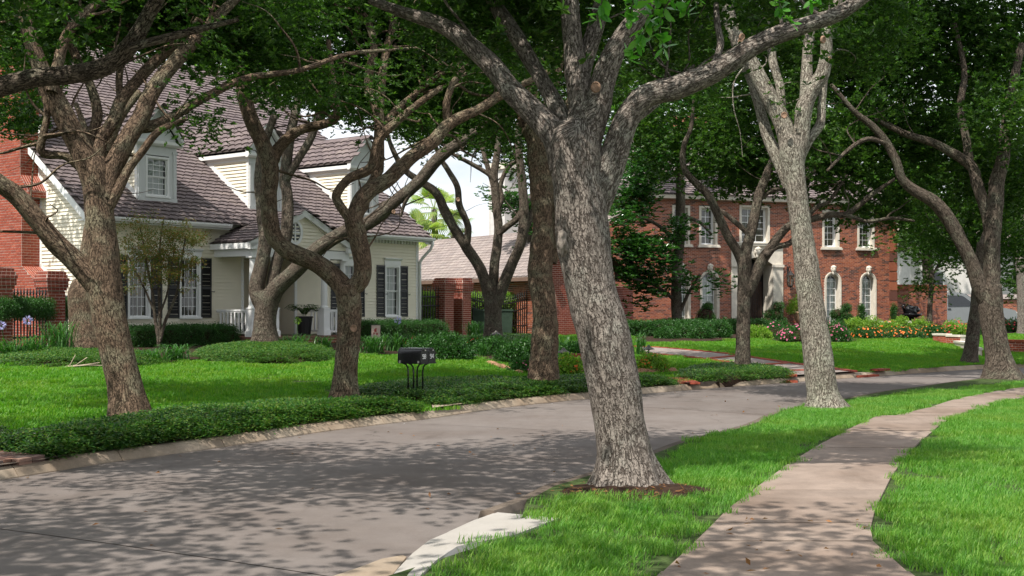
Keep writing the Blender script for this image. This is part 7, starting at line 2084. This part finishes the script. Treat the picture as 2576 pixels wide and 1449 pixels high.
# garden flag
b = hit(944, 868); r = empty('garden_flag', b); tag(r, 'small printed garden flag standing in the lily bed', 'flag')
mb = MB(); mb.tube([(-.14, 0, 0), (-.14, 0, .62), (.16, 0, .62)], .008, 5); mb.build('pole', M['black_iron'], r)
mb = MB(); n_ = 6
for k in range(n_): mb.quad((-.12 + .27 * k / n_, .01 * math.sin(k), .20), (-.12 + .27 * (k + 1) / n_, .01 * math.sin(k + 1), .20), (-.12 + .27 * (k + 1) / n_, .01 * math.sin(k + 1), .60), (-.12 + .27 * k / n_, .01 * math.sin(k), .60))
fl = mb.build('cloth', plain('flag_cloth', (.62, .50, .42), .9, .1, 20), r)
mb = MB()
for (x, z, s) in ((.0, .44, .07), (-.04, .36, .04), (.05, .34, .05), (.02, .5, .035)): mb.box((x, -.014, z), (s, .004, s * 1.2))
mb.build('print', plain('flag_print', (.40, .10, .09), .9, .2, 30), fl)
# fan palms behind the white house
def palm(label, px, py, Y, R_, n, seed):
    c = at(px, py, Y); g_ = base_at(px, Y); r = empty('fan_palm', g_); tag(r, label, 'palm tree', 'fan palms')
    h = c.z - g_.z
    wd = Wood(); wd.limb([Vector((0, 0, -.1)), Vector((.05, 0, h * .5)), Vector((0, 0, h))], [.2, .17, .16], seed=seed); wd.build('trunk', M['bark_gray'], r)
    rs = np.random.default_rng(seed); V = []; F = []
    for i in range(n):
        a = rs.uniform(0, 6.28); e = rs.uniform(-.9, 1.3)
        d = np.array([math.cos(a) * math.cos(e), math.sin(a) * math.cos(e), math.sin(e)]); L = R_ * rs.uniform(.35, .55)
        o_ = np.array([0, 0, h]) + d * L; s = np.cross(d, [0, 0, 1.]); s /= np.linalg.norm(s) + 1e-9; u = np.cross(s, d)
        b0 = len(V); V += [np.array([0, 0, h]) - s * .015, np.array([0, 0, h]) + s * .015, o_ + s * .012, o_ - s * .012]; F.append((b0, b0 + 1, b0 + 2, b0 + 3))
        for k in range(17):
            f = -1.25 + 2.5 * k / 16; dd = d * math.cos(f) + s * math.sin(f); LL = R_ * .58 * (1 - .25 * abs(f)); pp = np.cross(dd, u)
            tip = o_ + dd * LL + np.array([0, 0, -.28 * LL]) ; mid = o_ + dd * LL * .55
            b0 = len(V); V += [o_, mid + pp * .035, tip, mid - pp * .035]; F.append((b0, b0 + 1, b0 + 2, b0 + 3))
    o = np_mesh('fronds', np.array(V), np.array(F), M['leaf_palm'], r); o['kind'] = 'stuff'
palm('pale green fan palm behind the right roof slope of the white house', 1092, 528, 66, 1.9, 30, 3)
palm('fan palm low behind the downspout of the white house', 1060, 588, 64, 1.6, 22, 4); palm('fan palm above the ridge of the grey roof', 1140, 575, 67, 1.6, 20, 5)

# ================================================================== BRICK HOUSE GARDEN
def pompom(label, px, Y, balls, name='topiary', group=None):
    b = base_at(px, Y); b.z = max(b.z, .6); r = empty(name, b); tag(r, label, 'topiary', group)
    k = Y / FOC
    mb = MB(); mb.tube([(0, 0, 0), (.03, 0, .5), (0, 0, 1.0)], .035, 7); tk = mb.build('stem', M['bark_dark'], r)
    for (dx, pyc, rp) in balls:
        c = Vector(((dx) * k, 0, CAM_H + (HY - pyc) * k - b.z)); rr = rp * k
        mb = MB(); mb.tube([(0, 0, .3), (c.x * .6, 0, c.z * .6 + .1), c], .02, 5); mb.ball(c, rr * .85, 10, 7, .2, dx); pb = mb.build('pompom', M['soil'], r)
        d = unit(rng.normal(size=(60, 3))); scatter('foliage', np.array(c) + d * rr * .9 * np.array([1, 1, .8]), T['box_far'], .6, .9, 'all', pb, 'stuff')
pompom('ball topped topiary under the left arched window', 1775, 58.5, [(0, 795, 24), (4, 772, 11), (-8, 812, 14)])
pompom('cloud pruned topiary left of the doorway urn', 1948, 59.5, [(8, 772, 14), (-14, 790, 12), (6, 792, 13), (-18, 812, 18), (18, 812, 14)])
pompom('cloud pruned topiary between the right arched windows', 2118, 61.0, [(10, 775, 10), (-14, 790, 15), (6, 795, 14), (18, 802, 10), (-2, 802, 12)])
for px, py0, py1, w, lab in ((2166, 822, 757, 26, 'narrow conifer between the two right arched windows'), (2248, 822, 756, 18, 'narrow conifer at the right corner of the brick house')):
    b = base_at(px, 61.8); k = 61.8 / FOC; r = empty('conifer', b); tag(r, lab, 'conifer')
    mb = MB(); mb.tube([(0, 0, 0), (0, 0, (py0 - py1) * k)], [.04, .01], 6); mb.build('trunk', M['bark_dark'], r)
    n = 120; t = rng.random(n); a = rng.uniform(0, 6.28, n); rr = w * k / 2 * (1 - t * .8)
    scatter('crown', np.stack([np.cos(a) * rr, np.sin(a) * rr, t * (py0 - py1) * k], 1), T['box_far'], .7, 1.0, 'all', r, 'stuff')
for i, (px, py, w, h, t, bl, lab) in enumerate([
        (1720, 850, 70, 30, 'shrub', None, 'dark shrub under the magnolia trunk'), (1815, 850, 44, 44, 'shrub', None, 'rounded shrub left of the slim oak'), (1760, 852, 60, 34, 'shrub', None, 'dark low shrub under the left arched window'),
        (1905, 852, 60, 26, 'lime', None, 'yellow green shrub left of the doorstep'), (1950, 850, 110, 36, 'shrub', (M['petal_pink'], 40, .06), 'leafy bed with small pink flowers below the doorstep'),
        (2010, 862, 120, 40, 'shrub', (M['petal_pink'], 80, .06), 'mound of pink flowers left of the pale oak'), (2105, 860, 64, 38, 'shrub', (M['petal_pink'], 54, .06), 'mound of pink flowers right of the pale oak'),
        (2100, 846, 70, 36, 'shrub', (M['petal_pink'], 26, .05), 'dusky pink flowers under the first right arched window'), (2150, 846, 60, 44, 'lime', None, 'yellow green shrub under the right arched windows'),
        (2195, 846, 60, 46, 'lime', None, 'yellow green shrub left of the corner conifer'), (2235, 848, 60, 36, 'lime', (M['petal_orange'], 40, .06), 'orange flowers in front of the corner conifer'), (2185, 852, 90, 24, 'shrub', (M['petal_orange'], 60, .06), 'long row of orange flowers at the lawn edge'),
        (2275, 852, 100, 24, 'shrub', (M['petal_orange'], 70, .06), 'orange flowers along the lawn edge below the black fountain'), (2265, 845, 50, 44, 'lime', None, 'yellow green shrub left of the black fountain'), (2315, 842, 70, 36, 'lime', None, 'bright shrub right of the black fountain'),
        (2345, 852, 70, 30, 'shrub', (M['petal_orange'], 40, .06), 'orange flowers beside the low retaining wall'), (2390, 822, 66, 46, 'lime', None, 'bright rounded bush in front of the silver van'), (2400, 846, 70, 36, 'lime', (M['petal_red'], 50, .06), 'red and pink flowers in front of the bright bush'),
        (2450, 844, 60, 34, 'shrub', (M['petal_orange'], 50, .06), 'orange red flowers left of the right hand oak'), (2545, 836, 90, 30, 'shrub', (M['petal_red'], 60, .06), 'red and orange flowers at the right edge'), (1680, 852, 60, 24, 'shrub', None, 'low dark shrub at the left end of the brick house')]):
    shrub(lab, px, py, w, h, t, 120, blooms=bl, name='flower_clump' if bl else 'shrub', cat='flowers' if bl else 'shrub')
# urn with a bushy plant by the door
b = fR.p(-6.35, .66, 1.1); r = empty('stone_urn', b); tag(r, 'stone urn with a bright green plant right of the doorway', 'planter')
mb = MB(); mb.lathe([(.24, 0), (.24, .06), (.14, .12), (.12, .2), (.2, .28), (.38, .62), (.44, .86), (.47, .9), (.44, .94), (.3, .9)], (0, 0, 0), 18); mb.build('urn', M['terracotta'], r, smooth=True)
d = unit(rng.normal(size=(90, 3))); d[:, 2] = np.abs(d[:, 2]); scatter('plant', d * np.array([.6, .6, .75]) + np.array([0, 0, .95]), T['lime'], .8, 1.2, 'all', r, 'stuff')
# wall lantern
b = fR.p(-6.48, 3.1, .02); r = empty('wall_lantern', b); tag(r, 'black iron carriage lantern on the wall right of the doorway', 'lantern')
mb = MB(); mb.tube([(0, 0, .55), (.05, -.25, .75), (.05, -.4, .62), (.05, -.4, .5)], .02, 6); mb.box((0, -.02, .3), (.08, .04, .9)); mb.build('bracket', M['black_iron'], r)
mb = MB()
for i in range(6):
    a = i * 1.047; p0 = Vector((.05 + .12 * math.cos(a), -.4 + .12 * math.sin(a), -.25)); p1 = Vector((.05 + .2 * math.cos(a), -.4 + .2 * math.sin(a), .3)); mb.tube([p0, p1], .014, 5)
mb.lathe([(.0, -.32), (.12, -.25), (.13, -.23), (.0, -.22)], (.05, -.4, 0), 6); mb.lathe([(.22, .3), (.2, .33), (.08, .45), (.03, .52), (.0, .53)], (.05, -.4, 0), 6); mb.build('cage', M['black_iron'], r)
mb = MB(); mb.lathe([(.11, -.22), (.185, .3)], (.05, -.4, 0), 6); mb.build('glass', M['glass'], r)
# black fountain figure
b = base_at(2290, 62.5); b.z = .65; r = empty('fountain', b); tag(r, 'black wall fountain in front of the garden wall', 'fountain')
mb = MB(); mb.lathe([(.3, 0), (.3, .1), (.12, .2), (.1, .55), (.2, .62), (.5, .75), (.55, .85), (.5, .86), (.2, .74)], (0, 0, 0), 16); mb.build('basin', M['black_gloss'], r, smooth=True)
mb = MB(); mb.ball((0, 0, 1.0), (.34, .28, .26), 12, 8, .5, 3); mb.ball((.28, 0, 1.05), (.16, .14, .16), 10, 7, .3, 5); mb.tube([(-.3, 0, .95), (-.42, 0, 1.2), (-.3, 0, 1.32)], .06, 7); mb.build('figure', M['black_gloss'], r, smooth=True)
# stone bench
b = base_at(2250, 60.5); r = empty('bench', b); tag(r, 'pale stone bench among the flowers below the garden wall', 'bench')
mb = MB(); mb.box((0, 0, .48), (1.5, .45, .09)); mb.build('seat', M['stone_trim'], r)
for s in (-1, 1): mb = MB(); mb.box((s * .52, 0, .2), (.12, .36, .5)); mb.build('leg', M['stone_trim'], r)
# retaining walls by the steps, right
rw_ = empty('retaining_wall'); tag(rw_, 'low curved brick retaining wall with stone cap at the garden steps', 'wall')
def low_wall(root, pts, h, thick=.25, capm='stone_trim', lim=60):
    P = [hit(*p) for p in pts]; st = []
    for p, q in zip(P[:-1], P[1:]):
        u = (q - p); u.z = 0; L = u.length; u.normalize(); n = Vector((u.y, -u.x, 0))
        if n.y > 0: n = -n
        o_ = Vector((p.x, p.y, min(p.z, q.z) - .05)); fr_ = Frame(o_, u, n)
        brick_wall(root, fr_, 0, L, 0, h + .05, M['brick_red'], M['mortar'], store=st)
        mb = MB(); fr_.box(mb, -.02, L + .02, h + .05, h + .12, -thick, .03); mb.build('cap', M[capm], root)
        mb = MB(); fr_.box(mb, 0, L, 0, h + .05, -thick + .02, -.01); mb.build('core', M['mortar'], root)
    place_bricks(root, st, M['brick_red'], lim)
low_wall(rw_, [(2346, 862), (2380, 866), (2415, 870)], .32)
low_wall(rw_, [(2415, 870), (2445, 882), (2470, 898)], .22)
rw2 = empty('retaining_wall'); tag(rw2, 'brick retaining wall of the raised lawn at the right edge', 'wall')
low_wall(rw2, [(2480, 884), (2530, 887), (2600, 892)], .42, capm='brick_red')
# ---- silver van
vY = 69.8; vc = base_at(2400, vY); vc.z = .62
van = empty('van', vc, R(6)); tag(van, 'silver van parked behind the flower beds at the right', 'van'); van.scale = (1.15, 1.0, 1.0)
prof = [(-2.75, .35), (-2.75, 1.25), (-2.70, 1.96), (-2.55, 2.03), (-.1, 2.03), (.1, 1.97), (1.0, 1.30), (2.2, 1.16), (2.66, 1.04), (2.78, .80), (2.78, .36)]
mb = MB(); mb.prism([(x, -.98, z) for x, z in prof], (0, 1.96, 0)); mb.build('body', M['van_paint'], van)
mb = MB(); mb.prism([(-.72, -.99, 1.24), (-.72, -.99, 1.86), (-.08, -.99, 1.86), (.06, -.99, 1.80), (.70, -.99, 1.27)], (0, -.012, 0)); mb.build('door_window', M['van_glass'], van)
mb = MB(); mb.prism([(-2.1, -.99, 1.26), (-2.1, -.99, 1.86), (-.90, -.99, 1.86), (-.90, -.99, 1.26)], (0, -.012, 0)); mb.build('side_window', M['van_glass'], van)
mb = MB(); mb.quad((.16, -.90, 1.94), (.16, .90, 1.94), (.97, .93, 1.335), (.97, -.93, 1.335)); o = mb.build('windscreen', M['windshield'], van); o.location = (.02, 0, .02)
for x in (-.81, .78): mb = MB(); mb.box((x, -.983, 1.10 if x < 0 else .85), (.014, .012, 1.5 if x < 0 else .85)); mb.build('door_seam', M['rubber'], van)
mb = MB(); mb.box((-.66, -1.0, 1.12), (.16, .04, .05)); mb.build('door_handle', M['rubber'], van)
mb = MB(); mb.box((.62, -1.08, 1.36), (.14, .22, .2)); mb.build('mirror', M['rubber'], van)
for s in (-1, 1): mb = MB(); mb.box((2.77, s * .74, .86), (.06, .3, .2)); mb.build('headlight', M['trim'], van)
mb = MB(); mb.box((2.79, 0, .82), (.04, 1.1, .26)); mb.build('grille', M['rubber'], van)
mb = MB(); mb.box((2.80, 0, .46), (.14, 1.9, .2)); mb.build('bumper', M['rubber'], van)
for x in (-1.75, 1.9):
    for s in (-1, 1):
        mb = MB(); mb.tube([(x, s * .78, .36), (x, s * 1.0, .36)], .37, 20); wl = mb.build('wheel', M['rubber'], van)
        mb = MB(); mb.tube([(x, s * .985, .36), (x, s * 1.012, .36)], .2, 14); mb.build('rim', M['metal'], wl)

# ================================================================== MAILBOXES
mbx = hit(1038, 1010); mbx.z = float(zg(mbx.x, mbx.y))
mdir = Vector((.83, -.56, 0)).normalized(); mside = Vector((.56, .83, 0)).normalized()
ps = empty('mailbox_stand', mbx); tag(ps, 'black tubular stand with four curved legs holding the mailboxes', 'mailbox stand')
MH = .66
for i, (a, sg) in enumerate(((-.10, -1), (-.015, -1), (.03, 1), (.12, 1))):
    mb = MB(); ft = mdir * a + mside * (.04 * i)
    mb.tube([ft - Zv * .1, ft + Zv * (MH - .16), ft + Zv * (MH - .08) + mdir * (sg * .012), ft + mdir * (sg * .05) + Zv * (MH - .03), ft + mdir * (sg * .12) + Zv * (MH - .012)], .014, 8)
    mb.build('leg', M['black_gloss'], ps, smooth=True)
mb = MB(); mb.box(Zv * (MH - .005) + mside * .12, (.5, .42, .02), (mdir, mside, Zv)); mb.build('tray', M['black_gloss'], ps)
def digits(txt, o, u, up, h, root, n):
    """seven-ish stroke serif numerals built from bars"""
    segs = {'9': ['a', 'b', 'c', 'd', 'f', 'g'], '8': ['a', 'b', 'c', 'd', 'e', 'f', 'g'], '4': ['diag', 'b', 'c', 'g2']}
    w = h * .5; t = h * .17
    for i, chh in enumerate(txt):
        x0 = i * (w * 1.5); mb = MB()
        def bar(xa, za, xb, zb):
            p, q = o + u * (x0 + xa) + up * za, o + u * (x0 + xb) + up * zb; d = (q - p); L = d.length; d.normalize(); s = d.cross(n)
            mb.box((p + q) / 2 + n * .002, (L + t * .6, t, .004), (d, s, n))
        for s_ in segs[chh]:
            {'a': lambda: bar(w * .15, h, w * .85, h), 'b': lambda: bar(w, h * .6, w, h * .92), 'c': lambda: bar(w, h * .1, w, h * .45), 'd': lambda: bar(w * .15, 0, w * .85, 0), 'e': lambda: bar(0, h * .1, 0, h * .45), 'f': lambda: bar(0, h * .6, 0, h * .92), 'g': lambda: bar(w * .15, h * .52, w * .85, h * .52), 'diag': lambda: bar(0, h * .35, w * .9, h), 'g2': lambda: bar(0, h * .32, w * 1.2, h * .32)}[s_]()
        mb.build('numeral', M['number_white'], root)
for k, (txt, off, lab) in enumerate((('98', 0.0, 'black arched mailbox numbered 98, nearer of the pair'), ('94', .21, 'black arched mailbox numbered 94, behind the other'))):
    c = mbx + mside * off + Zv * (MH + .006); r = empty('mailbox', c); tag(r, lab, 'mailbox', 'pair of black mailboxes')
    L, w, h = .46, .19, .15
    n = 12; arcp = [(-w / 2, 0), (w / 2, 0), (w / 2, h)] + [(w / 2 * math.cos(math.pi * i / n), h + w / 2 * math.sin(math.pi * i / n)) for i in range(1, n)] + [(-w / 2, h)]
    mb = MB(); mb.prism([mside * x + Zv * z - mdir * (L / 2) for x, z in arcp], mdir * L); mb.build('body', M['black_gloss'], r)
    arcd = [(x * 1.05, z * 1.03 - .004) for x, z in arcp]
    mb = MB(); mb.prism([mside * x + Zv * z + mdir * (L / 2 + .002) for x, z in arcd], mdir * .018); dr_ = mb.build('door', M['black_gloss'], r)
    mb = MB(); mb.prism([mside * x + Zv * z - mdir * (L / 2 + .02) for x, z in arcd], mdir * .018); mb.build('back_panel', M['black_gloss'], r)
    mb = MB(); mb.box(mdir * (L / 2 + .03) + Zv * .21, (.03, .03, .02), (mdir, mside, Zv)); mb.build('latch', M['metal'], dr_)
    digits(txt, mdir * (L / 2 + .022) - mside * .055 + Zv * .07, mside, Zv, .07, dr_, mdir)
    for s in (-1, 1): mb = MB(); mb.box(mdir * (s * .2) - mside * (w / 2 + .006) + Zv * .012, (.035, .012, .04), (mdir, mside, Zv)); mb.build('hinge', M['metal'], r)
# concrete pad and old kerb piece beside the mailboxes
pad_px = [(1084, 1016), (1100, 1012), (1165, 1026), (1196, 1030), (1180, 1036), (1120, 1034), (1088, 1030)]
drape(px_poly(pad_px), M['kerb'], 'meter_pad', 'small concrete pad between the clipped beds by the mailboxes', .03)
# dead twigs on the left lawn
r = hit(160, 930); tw_ = empty('fallen_twig', r); tag(tw_, 'bleached dead twigs lying on the left lawn', 'twig')
mb = MB()
for a, L in ((.3, .7), (1.2, .5), (.05, .9), (.8, .6)): mb.tube([(0, 0, .05), (math.cos(a) * L * .5, .1, .09), (math.cos(a) * L, .15, .06 + math.sin(a) * .25)], .008, 5)
mb.build('twig', M['rock_pale'], tw_)
# bright leafy twigs hanging into the top of the frame
hb = empty('oak_branch'); tag(hb, 'bright green leafy oak twigs hanging at the top centre', 'branch')
wd = Wood(); Ps, Ds, Ls = [], [], []
for pts in ([(1700, -160), (1680, -60), (1650, 10), (1628, 60), (1602, 110), (1580, 148)], [(1720, -150), (1708, -40), (1672, 20), (1660, 70), (1668, 120)], [(1560, -120), (1530, -40), (1512, 10), (1500, 50)], [(1620, -140), (1600, -30), (1588, 20), (1582, 50)], [(1800, -150), (1770, -40), (1740, 0), (1722, 40)], [(2090, -120), (2060, -30), (2040, 6)], [(1960, -130), (1950, -40), (1968, 30), (1990, 60)]):
    Yb = 5.6 if pts[0][0] < 1900 else 8.0
    P = [at(a, b, Yb + .05 * i) for i, (a, b) in enumerate(pts)]; n = len(P)
    c, rr = wd.limb(P, [.006, .005, .004, .003, .0025, .002][:n], nseg=5, seed=1, lump=0, step=.03)
    for i in range(3, len(c)):
        for _ in range(4):
            if rng.random() < .7:
                Ps.append(c[i]); Ds.append(unit(rng.normal(size=3) * np.array([1, .9, .7]) + np.array([0, -.1, -.25]))); Ls.append(rng.uniform(.045, .085))
wd.build('stem', M['bark_pale'], hb)
Ps, Ds, Ls = np.array(Ps), np.array(Ds), np.array(Ls)
def oval_leaves(P, D, L, w):
    n = len(P); up = unit(rng.normal(size=(n, 3)) * .6 + np.array([0, -.4, .8])); S_ = unit(np.cross(D, up)); N_ = np.cross(S_, D); V = []; F = []
    prof = [(.0, .02), (.2, .6), (.45, 1.0), (.7, .9), (.9, .45), (1.0, .02)]
    for i in range(n):
        b0 = len(V)
        for t, ww in prof:
            m = P[i] + D[i] * L[i] * t; h = S_[i] * L[i] * w * ww * .5; V += [m - h + N_[i] * L[i] * .04 * ww, m - N_[i] * 0, m + h + N_[i] * L[i] * .04 * ww]
        for k in range(len(prof) - 1):
            for q in (0, 1): F.append((b0 + k * 3 + q, b0 + k * 3 + q + 1, b0 + k * 3 + q + 4, b0 + k * 3 + q + 3))
    return np.array(V), np.array(F)
V, F = oval_leaves(Ps, Ds, Ls, .42)
np_mesh('leaves', V, F, M['leaf_bright'], hb, smooth=True)
